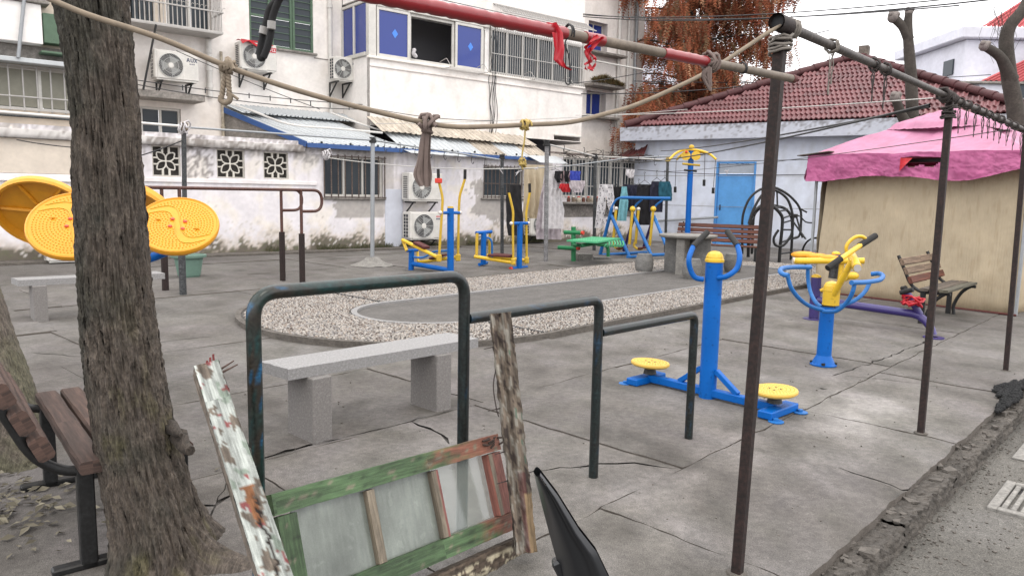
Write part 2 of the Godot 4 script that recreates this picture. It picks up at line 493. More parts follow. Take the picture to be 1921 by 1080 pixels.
func _ready() -> void:
	var cam := Camera3D.new()
	cam.name = "camera"
	cam.position = Vector3(0, 1.4, 0)
	cam.basis = Basis(Vector3.RIGHT, deg_to_rad(-7.3)) * Basis(Vector3.BACK, deg_to_rad(1.1))
	cam.fov = 42.18
	cam.near = 0.05
	cam.far = 900.0
	add_child(cam)
	cam.current = true
	var env := Environment.new()
	var sky_mat := ProceduralSkyMaterial.new()
	sky_mat.sky_top_color = Color(0.99, 0.985, 0.985)
	sky_mat.sky_horizon_color = Color(0.80, 0.80, 0.81)
	sky_mat.sky_curve = 0.35
	sky_mat.ground_horizon_color = Color(0.55, 0.54, 0.53)
	sky_mat.ground_bottom_color = Color(0.35, 0.34, 0.33)
	sky_mat.sky_energy_multiplier = 1.45
	var sky := Sky.new()
	sky.sky_material = sky_mat
	env.background_mode = Environment.BG_SKY
	env.sky = sky
	env.tonemap_mode = Environment.TONE_MAPPER_LINEAR
	env.tonemap_exposure = 1.32
	env.sdfgi_enabled = true
	env.ssao_enabled = true
	env.ssil_enabled = true
	var we := WorldEnvironment.new()
	we.name = "world_environment"
	we.environment = env
	add_child(we)
	var sun := DirectionalLight3D.new()   # the bright part of an overcast sky
	sun.name = "sun"
	sun.light_energy = 0.35
	sun.light_color = Color(1.0, 0.97, 0.93)
	sun.light_angular_distance = 25.0
	sun.shadow_enabled = true
	sun.rotation_degrees = Vector3(-58, 25, 0)
	add_child(sun)
	materials()
	build_ground()
	build_old_building()
	build_hall()
	build_backdrop()
	build_tent()
	build_near()
	build_gym()
	build_laundry()

var stain_a := noise(31, 0.45, 4)
var stain_b := noise(32, 1.7, 4)
var stain_c := noise(33, 6.0, 3)

var streaks := [[Vector2(1.29, -2.28), Vector2(1.52, -1.89), 0.8, 0.06], [Vector2(1.52, -1.89), Vector2(1.64, -1.4), 0.9, 0.07], [Vector2(1.64, -1.4), Vector2(1.5, -0.75), 1.0, 0.09], [Vector2(1.5, -0.75), Vector2(0.85, -0.55), 1.0, 0.10], [Vector2(0.85, -0.55), Vector2(0.0, -0.42), 1.0, 0.13], [Vector2(0.4, -2.7), Vector2(1.0, -2.75), 0.8, 0.14], [Vector2(2.0, -0.35), Vector2(3.2, -0.25), 0.9, 0.22]]

func ground_tint(p: Vector3) -> Color:   # p in kerb axes: lime, dust and damp patches on the concrete
	var a := stain_a.get_noise_2d(p.x, p.z)
	var b := stain_b.get_noise_2d(p.x, p.z)
	var d := stain_c.get_noise_2d(p.x * 0.6, p.z * 1.6)
	var f := 1.0 + 0.26 * a + 0.20 * b + 0.12 * d
	var lime := clampf((a * 0.6 + b + 0.3 * d - 0.22) * 3.0, 0.0, 1.0)
	# powdery lime trodden out past the second post and along the crossing joint
	var zone := exp(-pow((p.x - 2.6) / 1.3, 2.0) - pow((p.z + 0.62) / 0.45, 2.0))
	var trail := exp(-pow((p.z + 0.60 - 0.15 * (p.x - 0.6)) / 0.10, 2.0)) * smoothstep(-0.3, 0.2, p.x) * (1.0 - smoothstep(1.0, 1.5, p.x))
	var line := 0.0
	if p.x > -1.2 and p.x < 3.5 and p.z > -3.2:
		var q := Vector2(p.x + 0.05 * b, p.z + 0.05 * d)
		for s in streaks: line = maxf(line, s[2] * exp(-pow(q.distance_to(Geometry2D.get_closest_point_to_segment(q, s[0], s[1])) / s[3], 2.0)))
	f += 0.45 * zone * clampf(0.5 + 1.8 * b + 0.6 * d, 0.0, 1.0) + 0.40 * trail * clampf(0.7 + b + d, 0.0, 1.0) + 0.18 * lime + 0.42 * line * clampf(0.65 + b + 0.5 * d, 0, 1)
	var damp := clampf((-b - 0.25 - 0.3 * a) * 3.0, 0.0, 1.0)
	f *= 1.0 - 0.30 * damp
	f *= 0.30
	return Color(f, f * (0.985 + 0.04 * a), f * (0.965 + 0.08 * b + 0.04 * a))

func slab(parent: Node, outline: PackedVector2Array, cracks: Array, cell: float, top: Callable, tone: float, thick := 0.06) -> void:
	var mb := MB.new()
	var lo := outline[0]
	var hi := outline[0]
	for p in outline:
		lo = lo.min(p); hi = hi.max(p)
	var core := Geometry2D.offset_polygon(outline, -cell * 0.2)
	var nx := int(ceil((hi.x - lo.x) / cell))
	var ny := int(ceil((hi.y - lo.y) / cell))
	var up := Vector3.UP
	for i in nx:
		for j in ny:
			var a := lo + Vector2(i, j) * cell
			var c4 := PackedVector2Array([a, a + Vector2(cell, 0), a + Vector2(cell, cell), a + Vector2(0, cell)])
			var inside := not core.is_empty()
			for q in c4:
				if inside and not Geometry2D.is_point_in_polygon(q, core[0]): inside = false
			var parts := [c4]
			if not inside: parts = Geometry2D.intersect_polygons(c4, outline)
			for cr in cracks:
				if Rect2(a, Vector2(cell, cell)).intersects(cr.box):
					var next := []
					for q in parts: next.append_array(Geometry2D.clip_polygons(q, cr.poly))
					parts = next
			for q in parts:
				var idx := Geometry2D.triangulate_polygon(q)
				var pv := []
				var pc := []
				for k in q:
					var w := Vector3(k.x, top.call(k), k.y)
					pv.append(w); pc.append(ground_tint(w) * tone)
				for k in range(0, idx.size(), 3):
					mb.tri(pv[idx[k]], pv[idx[k + 1]], pv[idx[k + 2]], up, up, up, pc[idx[k]], pc[idx[k + 1]], pc[idx[k + 2]])
	mb.col = Color(0.25, 0.23, 0.21)
	for i in outline.size():
		var a := outline[i]
		var b := outline[(i + 1) % outline.size()]
		mb.quad(Vector3(a.x, top.call(a), a.y), Vector3(b.x, top.call(b), b.y), Vector3(b.x, -thick, b.y), Vector3(a.x, -thick, a.y))
	obj("slab", mb, M.ground, parent)

func crack(pts: Array, width: float, sd: int) -> Dictionary:   # a jagged slit through Vector2 points
	var g := rnd(sd)
	var fine := []
	for i in pts.size() - 1:
		var k := maxi(2, int(pts[i].distance_to(pts[i + 1]) / 0.07))
		for j in k: fine.append(pts[i].lerp(pts[i + 1], float(j) / k) + Vector2(g.randf_range(-1, 1), g.randf_range(-1, 1)) * 0.014)
	fine.append(pts[-1])
	var left := PackedVector2Array()
	var right := PackedVector2Array()
	for i in fine.size():
		var d: Vector2 = (fine[mini(i + 1, fine.size() - 1)] - fine[maxi(i - 1, 0)]).normalized().orthogonal()
		var w := width * (0.35 + g.randf() * 0.9) * (0.25 if i == 0 or i == fine.size() - 1 else 1.0) * 0.5
		left.append(fine[i] + d * w); right.append(fine[i] - d * w)
	right.reverse()
	left.append_array(right)
	var box := Rect2(left[0], Vector2.ZERO)
	for p in left: box = box.expand(p)
	return {"poly": left, "box": box}

func kxz(v: Vector3) -> Vector2:
	return Vector2(v.x, v.z)

func build_ground() -> void:
	# road level: one sheet to the horizon
	var mb := MB.new()
	mb.quad(Vector3(-400, -0.145, 400), Vector3(400, -0.145, 400), Vector3(400, -0.145, -400), Vector3(-400, -0.145, -400), Vector3.UP)
	structure(obj("ground", mb, M.mortar))
	var road := MB.new()
	var dust := func(p: Vector3) -> Color:
		var f := 0.78 + 0.35 * stain_a.get_noise_2d(p.x * 0.8 + 40, p.z) + 0.35 * stain_b.get_noise_2d(p.x, p.z + 9) + 0.22 * smoothstep(1.3, 0.3, p.x + 1.2 * absf(stain_b.get_noise_2d(p.x * 2, p.z * 2)))
		return Color(f, f * 0.99, f * 0.96)
	road.grid(120, 40, func(u: float, v: float): return Vector3(-4 + u * 24, -0.138 + 0.006 * stain_b.get_noise_2d(u * 24, v * 6), 0.28 + v * 6), dust)
	var r := obj("road", road, M.asphalt)
	r.transform = kerb_axes
	structure(r)
	var plaza := Node3D.new()
	plaza.name = "plaza"
	plaza.transform = kerb_axes
	add_child(plaza)
	structure(plaza)
	var base := MB.new()
	base.box(Vector3(48, 0.10, 33.9), Vector3(14, -0.064, -17.05), Basis(), 0.0)
	obj("sub_base", base, M.rubble, plaza)
	var cracks := []
	for c in [
		[[[Vector3(-0.746, 0, -2.3), Vector3(-0.463, 0, -2.341), Vector3(-0.196, 0, -2.308)], 0.034], [[Vector3(-0.196, 0, -2.308), Vector3(0.645, 0, -2.296)], 0.012]],
		[[[Vector3(0.289, 0, -2.289), Vector3(0.273, 0, -2.119), Vector3(0.259, 0, -1.97), Vector3(0.186, 0, -1.823)], 0.022], [[Vector3(-0.007, 0, -1.227), Vector3(0.226, 0, -1.227), Vector3(0.536, 0, -1.056), Vector3(0.692, 0, -0.928), Vector3(0.795, 0, -0.734)], 0.017]],
		[[[Vector3(-1.308, 0, -2.021), Vector3(-1.199, 0, -2.032), Vector3(-1.12, 0, -1.916), Vector3(-0.985, 0, -1.99)], 0.022], [[Vector3(1.428, 0, -0.14), Vector3(1.388, 0, 0.045), Vector3(1.356, 0, 0.203)], 0.014]],
		[[[Vector3(1.34, 0, 0.188), Vector3(1.424, 0, 0.232), Vector3(1.534, 0, 0.263)], 0.04], [[Vector3(2.24, 0, 0.196), Vector3(2.317, 0, 0.244), Vector3(2.433, 0, 0.251)], 0.05]],
		[[[Vector3(2.372, 0, -0.56), Vector3(2.369, 0, -0.268), Vector3(2.348, 0, -0.003)], 0.006], [[Vector3(2.356, 0, -0.915), Vector3(2.414, 0, -0.843), Vector3(2.414, 0, -0.79)], 0.03]],
		[[[Vector3(3.669, 0, -0.683), Vector3(3.67, 0, -0.659)], 0.03], [[Vector3(3.014, 0, -0.865), Vector3(3.03, 0, -0.808)], 0.035]],
		[[[Vector3(3.55, 0, -0.908), Vector3(3.724, 0, -0.542), Vector3(3.776, 0, -0.146)], 0.008], [[Vector3(-0.679, 0, -2.488), Vector3(-1.234, 0, -1.768)], 0.008]],
		[[[Vector3(-0.811, 0, -5.922), Vector3(-0.545, 0, -5.467), Vector3(0.172, 0, -5.658), Vector3(0.735, 0, -5.573)], 0.012], [[Vector3(5.7, 0, -0.826), Vector3(4.503, 0, -0.859), Vector3(3.464, 0, -0.939)], 0.012]],
	]:
		for one in c:
			var q := []
			for p in one[0]: q.append(kxz(p))
			cracks.append(crack(q, one[1] * 1.1, cracks.size() + 3))
	var rows := [0.20, -0.71, -2.28, -3.6, -5.2, -6.8, -8.4, -10.2, -12.2, -14.6, -17.5, -21.0, -26.0, -33.6]
	var g := rnd(77)
	var jit := noise(41, 0.9, 3)
	var chip := noise(42, 5.0, 3)
	for i in rows.size() - 1:
		var fixed := {0: [-1.2, 0.1, 1.36, 2.36, 3.9], 1: [-2.7, -0.8, 0.81, 2.40, 4.2], 2: [-3.0, -1.1, 0.9, 2.9, 5.2]}
		var cuts := []
		var s := -9.0
		for k in fixed.get(i, []): cuts.append(k)
		if cuts.is_empty(): cuts.append(g.randf_range(-1.0, 0.5))
		while cuts[0] > -9: cuts.push_front(cuts[0] - g.randf_range(1.6, 2.5) - 0.1 * i)
		while cuts[-1] < 36: cuts.append(cuts[-1] + g.randf_range(1.7, 2.7) + 0.15 * i)
		for k in cuts.size() - 1:
			var gap := 0.004
			var x0: float = cuts[k] + gap
			var x1: float = cuts[k + 1] - gap
			var z0: float = rows[i] - (0.0 if i == 0 else gap)
			var z1: float = rows[i + 1] + gap
			var o := PackedVector2Array()
			var steps := 26 if i < 3 else 8
			for e in [[Vector2(x0, z0), Vector2(x1, z0)], [Vector2(x1, z0), Vector2(x1, z1)], [Vector2(x1, z1), Vector2(x0, z1)], [Vector2(x0, z1), Vector2(x0, z0)]]:
				var ragged: bool = i == 0 and e[0].y == z0 and e[1].y == z0
				var m := 90 if ragged else steps
				for j in m:
					var p: Vector2 = e[0].lerp(e[1], float(j) / m)
					var t := p + Vector2(jit.get_noise_2d(p.x * 3, p.y * 3), jit.get_noise_2d(p.x * 3 + 50, p.y * 3)) * 0.016
					t += Vector2(chip.get_noise_2d(p.x + i * 9.0, p.y + k * 5.0), chip.get_noise_2d(p.x + k * 7.0 + 40, p.y + i * 3.0)) * 0.009
					if ragged: t.y += 0.09 * jit.get_noise_2d(p.x * 3, 7.0) + 0.06 * jit.get_noise_2d(p.x * 11, 3.0) + 0.03 * jit.get_noise_2d(p.x * 40, 5.0) - 0.06 * maxf(0, jit.get_noise_2d(p.x * 1.5, 20)) - 0.005
					o.append(t)
			var cell := 0.11 if i < 3 and x0 > -3 and x0 < 6 else (0.2 if i < 8 and x0 < 16 else 0.6)
			var dz := g.randf_range(-0.004, 0.004)
			var tx := g.randf_range(-0.003, 0.003)
			var tz := g.randf_range(-0.003, 0.003)
			var edge := i == 0
			slab(plaza, o, cracks, cell, func(q: Vector2) -> float: return dz + tx * (q.x - x0) + tz * (q.y - z0) - (0.010 * smoothstep(0.02, 0.26, q.y + 0.1 * jit.get_noise_2d(q.x * 5, 1.0)) if edge else 0.0), g.randf_range(0.90, 1.06))
	# kerb stones, worn and lower than the slabs behind them
	var kerb := Node3D.new()
	kerb.name = "kerb"
	kerb.transform = kerb_axes
	add_child(kerb)
	structure(kerb)
	var kn := noise(51, 4.0, 4)
	for k in 26:
		var s0 := -3.3 + k * 0.86
		var km := MB.new()
		var prof := [Vector2(0.02, -0.055), Vector2(0.12, -0.050), Vector2(0.24, -0.044), Vector2(0.287, -0.043), Vector2(0.303, -0.052), Vector2(0.308, -0.10), Vector2(0.312, -0.15)]
		var low := 0.010 * g.randf_range(-1, 1)
		for half in 2:   # worn top, then the rough front; the arris between them stays sharp
			km.grid(70, 14, func(u: float, v: float):
				var x: float = s0 + 0.003 + u * 0.854
				var f: float = v * 3.0 + 3.0 * half
				var i := mini(int(f), 5)
				var q: Vector2 = prof[i].lerp(prof[i + 1], f - i)
				var nn := kn.get_noise_3d(x * 1.5, q.y * 3, q.x * 1.5) * 0.012 + kn.get_noise_3d(x * 7, q.y * 9, q.x * 7) * 0.018 + chip.get_noise_3d(x * 5, q.y * 7, q.x * 5) * 0.008
				return Vector3(x, q.y + low + nn * 0.8, q.x + nn), func(p): return Color.WHITE * clampf(0.72 + 0.4 * kn.get_noise_3d(p.x * 0.8, p.y * 3.0, 1.0) + 0.25 * chip.get_noise_3d(p.x * 2, p.y * 3.0, p.z * 2), 0.4, 1.0))
		obj("kerb_stone", km, M.kerb, kerb)
	# broken concrete lumps along the edge
	var lump := MB.new()
	var corners := []
	for i in 8: corners.append(Vector3(1 if i & 1 else -1, 0.55 if i & 2 else -0.5, 0.8 if i & 4 else -0.8) * g.randf_range(0.65, 1.1))
	for f in [[0, 1, 3, 2], [4, 5, 7, 6], [0, 1, 5, 4], [2, 3, 7, 6], [0, 2, 6, 4], [1, 3, 7, 5]]:
		var mid: Vector3 = (corners[f[0]] + corners[f[1]] + corners[f[2]] + corners[f[3]]) * 0.27
		for e in 4:
			var pa: Vector3 = corners[f[e]]
			var pb: Vector3 = corners[f[(e + 1) % 4]]
			var nn := (pb - pa).cross(mid - pa).normalized()
			if nn.dot(mid) < 0: nn = -nn
			lump.tri(pa, pb, mid, nn, nn, nn)
	var lumps := MultiMesh.new()
	var lm := lump.mesh()
	lm.surface_set_material(0, M.kerb)
	scatter(lumps, lm, 420, 61, func(h: RandomNumberGenerator) -> Transform3D:
		var r0 := h.randf()
		var size := 0.003 + 0.034 * pow(r0, 7.0)
		return Transform3D(Basis(Vector3.UP, h.randf() * TAU).scaled(Vector3.ONE * size), Vector3(h.randf_range(-0.5, 5.0), -0.042, 0.15 + 0.13 * h.randf())))
	stuff("concrete_crumbs", lumps, kerb_axes, "grey concrete crumbs along the broken kerb edge", "rubble")
	var bits := MultiMesh.new()
	scatter(bits, lm, 900, 62, func(h: RandomNumberGenerator) -> Transform3D:
		var size := 0.0015 + 0.0045 * pow(h.randf(), 4.0)
		return Transform3D(Basis(Vector3.UP, h.randf() * TAU).scaled(Vector3.ONE * size), Vector3(h.randf_range(-1.5, 6.0), 0.001, h.randf_range(-4.0, 0.1))))
	stuff("grit", bits, kerb_axes, "pale grit scattered over the concrete slabs", "grit")
	var gravel := MultiMesh.new()
	scatter(gravel, lm, 2600, 63, func(h: RandomNumberGenerator) -> Transform3D:
		var size := 0.002 + 0.006 * pow(h.randf(), 3.0)
		return Transform3D(Basis(Vector3.UP, h.randf() * TAU).scaled(Vector3.ONE * size), Vector3(h.randf_range(-0.5, 6.0), -0.137, 0.33 + 1.0 * pow(h.randf(), 2.0))))
	stuff("road_gravel", gravel, kerb_axes, "loose gravel on the road along the kerb", "gravel")
	# heap of black tarmac on the kerb
	var tar := MB.new()
	tar.ball(Vector3.ZERO, 1.0, Vector3(1, 0.7, 0.9), 6)
	var tm := tar.mesh()
	tm.surface_set_material(0, M.tar)
	var heap := MultiMesh.new()
	scatter(heap, tm, 1500, 64, func(h: RandomNumberGenerator) -> Transform3D:
		var a := h.randf() * TAU
		var rr := sqrt(h.randf()) * (0.8 + 0.35 * sin(a * 3.0) + 0.2 * sin(a * 7.0))
		var size := 0.006 + 0.014 * h.randf()
		return Transform3D(Basis.from_euler(Vector3(h.randf() * 6, h.randf() * 6, 0)).scaled(Vector3.ONE * size), Vector3(4.05 + 0.62 * rr * cos(a), -0.012 + 0.03 * (1.0 - rr * rr * 0.6), 0.19 + 0.105 * rr * sin(a))))
	stuff("tarmac_heap", heap, kerb_axes, "crumbly black tarmac patch on the kerb by the farthest post", "tarmac patch")
	# drain cover and an inspection plate in the road
	var dr := thing("drain_cover", "pale slotted drain cover set in the road beside the kerb", "drain cover", on(kerb_axes, 2.0, -0.130, 0.70))
	var fr := MB.new()
	for k in [-1, 1]:
		fr.box(Vector3(0.50, 0.022, 0.045), Vector3(0, 0, k * 0.2025), Basis(), 0.004)
		fr.box(Vector3(0.045, 0.022, 0.36), Vector3(k * 0.2275, 0, 0), Basis(), 0.004)
	obj("frame", fr, M.stone_table, dr)
	for k in 9:
		var sl := MB.new()
		sl.box(Vector3(0.40, 0.018, 0.024), Vector3(0, 0, -0.16 + k * 0.04), Basis(), 0.004)
		obj("slat", sl, M.stone_table, dr)
	var dk := MB.new()
	dk.box(Vector3(0.44, 0.006, 0.40), Vector3(0, -0.011, 0), Basis(), 0.0)
	obj("sump", dk, M.dark_gap, dr)
	var pm := MB.new()
	pm.box(Vector3(0.5, 0.012, 0.45), Vector3.ZERO, Basis(), 0.003)
	pm.box(Vector3(0.06, 0.006, 0.02), Vector3(0, 0.007, 0), Basis(), 0.002)
	var pl := obj("inspection_plate", pm, M.stone_table)
	pl.transform = on(kerb_axes, 2.98, -0.132, 0.64)
	tag(pl, "flat pale inspection plate in the road farther than the slotted drain cover", "inspection plate")
	build_pebble_path()

func scatter(mm: MultiMesh, mesh: Mesh, count: int, sd: int, place: Callable, tint = null) -> void:
	mm.transform_format = MultiMesh.TRANSFORM_3D
	mm.use_colors = tint != null
	mm.mesh = mesh
	mm.instance_count = count
	var h := rnd(sd)
	for i in count:
		mm.set_instance_transform(i, place.call(h))
		if tint != null: mm.set_instance_color(i, tint.call(h))

func stuff(called: String, mm: MultiMesh, xf: Transform3D, label := "", category := "", parent: Node = self) -> Node:
	var o := MultiMeshInstance3D.new()
	o.name = numbered(called, parent)
	o.multimesh = mm
	o.transform = xf
	parent.add_child(o, true)
	if label: tag(o, label, category)
	return structure(o, "stuff")

func build_pebble_path() -> void:
	# a ring of pebbles set on edge, about 4 m across, round a strip of plain concrete
	var path := Node3D.new()
	path.name = "pebble_path"
	path.transform = kerb_axes
	add_child(path)
	structure(path)
	var so := 2.92
	var eo := 10.6
	var outer := func(r: float, t: float, a: float) -> Vector2: return Vector2((eo if cos(a) > 0 else so) + r * cos(a), t + r * sin(a))
	var bed := MB.new()
	var kerbing := MB.new()
	var inner_rim := MB.new()
	var ring := func(q: float, k: int, m: int) -> Vector3:   # q 0 at the outer edge, 1 at the inner
		var p: Vector2
		var h := m / 2
		var r := lerpf(1.93, 0.85, q)
		var t := lerpf(-5.40, -5.25, q)
		var kk := k % m
		var straight := 30
		var arc := 24
		if kk < straight: p = Vector2(lerpf(so, eo, float(kk) / straight), t + r)
		elif kk < straight + arc: p = Vector2(eo, t) + r * Vector2.from_angle(PI / 2 - PI * (kk - straight) / float(arc))
		elif kk < 2 * straight + arc: p = Vector2(lerpf(eo, so, float(kk - straight - arc) / straight), t - r)
		else: p = Vector2(so, t) + r * Vector2.from_angle(-PI / 2 - PI * (kk - 2 * straight - arc) / float(arc))
		return Vector3(p.x, 0, p.y)
	var m := 108
	for k in m:
		var y := Vector3.UP
		var a: Vector3 = ring.call(-0.05, k, m)
		var b: Vector3 = ring.call(-0.05, k + 1, m)
		var d: Vector3 = ring.call(0.0, k + 1, m)
		var e: Vector3 = ring.call(0.0, k, m)
		var a2: Vector3 = ring.call(1.0, k, m)
		var b2: Vector3 = ring.call(1.0, k + 1, m)
		var a3: Vector3 = ring.call(1.055, k, m)
		var b3: Vector3 = ring.call(1.055, k + 1, m)
		var up := y * 0.058
		kerbing.quad(a + up, b + up, d + up, e + up, y)
		kerbing.quad(a + up, b + up, b - y * 0.01, a - y * 0.01, a - e)
		kerbing.quad(e + up, d + up, d + y * 0.02, e + y * 0.02, e - a)
		bed.quad(e + y * 0.046, d + y * 0.046, b2 + y * 0.046, a2 + y * 0.046, y)
		inner_rim.quad(a2 + y * 0.056, b2 + y * 0.056, b3 + y * 0.056, a3 + y * 0.056, y)
		inner_rim.quad(a2 + y * 0.056, b2 + y * 0.056, b2 + y * 0.03, a2 + y * 0.03, a2 - a3)
		inner_rim.quad(a3 + y * 0.056, b3 + y * 0.056, b3 - y * 0.01, a3 - y * 0.01, a3 - a2)
	obj("mortar_bed", bed, M.mortar, path)
	obj("outer_rim", kerbing, M.kerb, path)
	obj("inner_rim", inner_rim, M.granite_top, path)
	var core := MB.new()
	core.col = Color(0.27, 0.26, 0.25)
	for k in m:
		core.col = Color.WHITE * (0.25 + 0.02 * sin(k * 0.7))
		core.tri(Vector3(6.6, 0.03, -5.25), ring.call(1.05, k, m) + Vector3.UP * 0.03, ring.call(1.05, k + 1, m) + Vector3.UP * 0.03, Vector3.UP, Vector3.UP, Vector3.UP)
	obj("middle_strip", core, M.ground, path)
	for s in [so - 0.02, eo]:
		for side in [[-4.39, -3.49], [-7.31, -6.12]]:
			var j := MB.new()
			j.box(Vector3(0.035, 0.062, side[1] - side[0]), Vector3(s, 0.031, (side[0] + side[1]) / 2), Basis(), 0.003)
			obj("dividing_strip", j, M.black_metal, path)
	var pb := MB.new()
	pb.ball(Vector3.ZERO, 1.0, Vector3(1, 0.75, 0.62), 8)
	var pm := pb.mesh()
	pm.surface_set_material(0, M.pebble)
	var h := rnd(91)
	var flow := noise(92, 0.5, 2)
	var where := []
	var step := 0.029
	var x := so - 2.1
	while x < eo + 2.1:
		var z := -7.5
		while z < -3.3:
			var p := Vector2(x + h.randf_range(-0.4, 0.4) * step, z + h.randf_range(-0.4, 0.4) * step)
			var po := Vector2(clampf(p.x, so, eo), -5.40)
			var pi := Vector2(clampf(p.x, so, eo), -5.25)
			var dist := p.distance_to(po)
			if dist < 1.90 and p.distance_to(pi) > 0.87:
				# laid in rows that follow the ring
				var out := (p - po).normalized()
				var turn := atan2(out.y, out.x) + PI / 2 * (1.0 if sin(dist * 12.0 + flow.get_noise_2d(p.x, p.y) * 9.0) > 0.0 else 0.35) + h.randf_range(-0.4, 0.4)
				var sc := step * h.randf_range(0.40, 0.62)
				where.append(Transform3D(Basis(Vector3.UP, -turn).scaled(Vector3.ONE * sc) * Basis.from_euler(Vector3(h.randf_range(-0.4, 0.4), 0, h.randf_range(-0.4, 0.4))), Vector3(p.x, 0.048 + h.randf_range(-0.003, 0.006), p.y)))
			z += step * 0.92
		x += step * 0.92
	var mm := MultiMesh.new()
	mm.transform_format = MultiMesh.TRANSFORM_3D
	mm.use_colors = true
	mm.mesh = pm
	mm.instance_count = where.size()
	for i in where.size():
		mm.set_instance_transform(i, where[i])
		var f := h.randf_range(0.6, 1.05)
		var warm := h.randf()
		var cc := Color(f, f * 0.97, f * 0.94)
		if warm > 0.86: cc = Color(f * 0.42, f * 0.36, f * 0.33)
		elif warm > 0.74: cc = Color(f * 0.86, f * 0.76, f * 0.68)
		elif warm < 0.18: cc = Color(f * 0.72, f * 0.72, f * 0.74)
		mm.set_instance_color(i, cc)
	stuff("pebbles", mm, Transform3D(), "", "", path)

# ---------------------------------------------------------------- the old building along the left and back
var wall_n := noise(101, 1.3, 4)
var wall_f := noise(102, 7.0, 3)
var wall_d := noise(103, 22.0, 2)

func wall_tint(p: Vector3) -> Color:   # p in wall axes: lilac-white limewash, bare plaster, mould and splash dirt at the foot
	var a := wall_n.get_noise_2d(p.x, p.y)
	var b := wall_f.get_noise_2d(p.x, p.y)
	var d := wall_d.get_noise_2d(p.x, p.y)
	var run := wall_f.get_noise_2d(p.x * 1.4, p.y * 0.22 + 30.0)
	var c := Color(0.84, 0.805, 0.835) * (1.0 + 0.10 * a + 0.05 * b)
	c = c.lerp(Color(0.86, 0.80, 0.72), clampf(a * 2.0 - 0.1, 0, 0.7))
	c = c.lerp(Color(0.54, 0.51, 0.49), clampf((run - 0.12) * 2.2, 0, 0.55) * smoothstep(0.9, 2.2, p.y))
	# bare cement under the barred windows
	var bare := 0.0
	if p.x > -0.05 + 0.12 * b and p.x < 1.2 and p.y > 0.74 + 0.03 * d and p.y < 1.2: bare = 1.0
	if Vector2((p.x - 4.75) / 1.05, (p.y - 1.25) / 0.72).length() < 0.85 + 0.5 * a + 0.2 * b and p.y < 1.9: bare = 1.0
	if p.x > 1.22 and p.x < 1.5 and p.y > 0.85: bare = maxf(bare, 0.6)
	if p.x > 0.0 and p.x < 1.4 and p.y > 1.95: bare = maxf(bare, 0.8)
	c = c.lerp(Color(0.47, 0.44, 0.42) * (1.0 + 0.15 * b), bare)
	# mould creeping down from the coping
	var mould := clampf((b + 0.7 * d + a * 0.9 + 1.2 * smoothstep(1.75, 2.25, p.y) - 0.95) * 2.2, 0, 1)
	if p.x < 1.3: c = c.lerp(Color(0.20, 0.18, 0.17), mould * 0.55)
	if p.x > -3.3 and p.x < -2.72 and p.y > 1.55: c = c.lerp(Color(0.22, 0.20, 0.19), clampf((b + d + 0.25) * 1.6, 0, 0.8))
	# foot of the wall
	var foot := 0.55 + 0.30 * a + 0.16 * b
	c = c.lerp(Color(0.60, 0.50, 0.39), clampf((foot - p.y) * 2.4, 0, 0.75))
	var grime := clampf((0.34 + 0.34 * a + 0.20 * b + 0.10 * d - p.y) * 7.0, 0, 1)
	c = c.lerp(Color(0.095, 0.082, 0.062).lerp(Color(0.09, 0.10, 0.05), clampf(b * 2, 0, 1)), grime * 0.88)
	if d + 0.6 * b > 0.52 and p.y < 0.7 and p.y > 0.1: c = Color(0.72, 0.68, 0.66)
	c.a = 1.0
	return c

func clean_tint(p: Vector3) -> Color:
	var a := wall_n.get_noise_2d(p.x * 0.7, p.y * 0.7)
	var run := wall_f.get_noise_2d(p.x * 1.2, p.y * 0.12)
	var c := Color(0.95, 0.935, 0.92) * (1.0 + 0.04 * a)
	c = c.lerp(Color(0.62, 0.57, 0.52), clampf((run - 0.25) * 1.4, 0, 0.22))
	c = c.lerp(Color(0.72, 0.64, 0.55), 0.25 * smoothstep(3.7, 3.0, p.y + 0.4 * a))
	c.a = 1.0
	return c

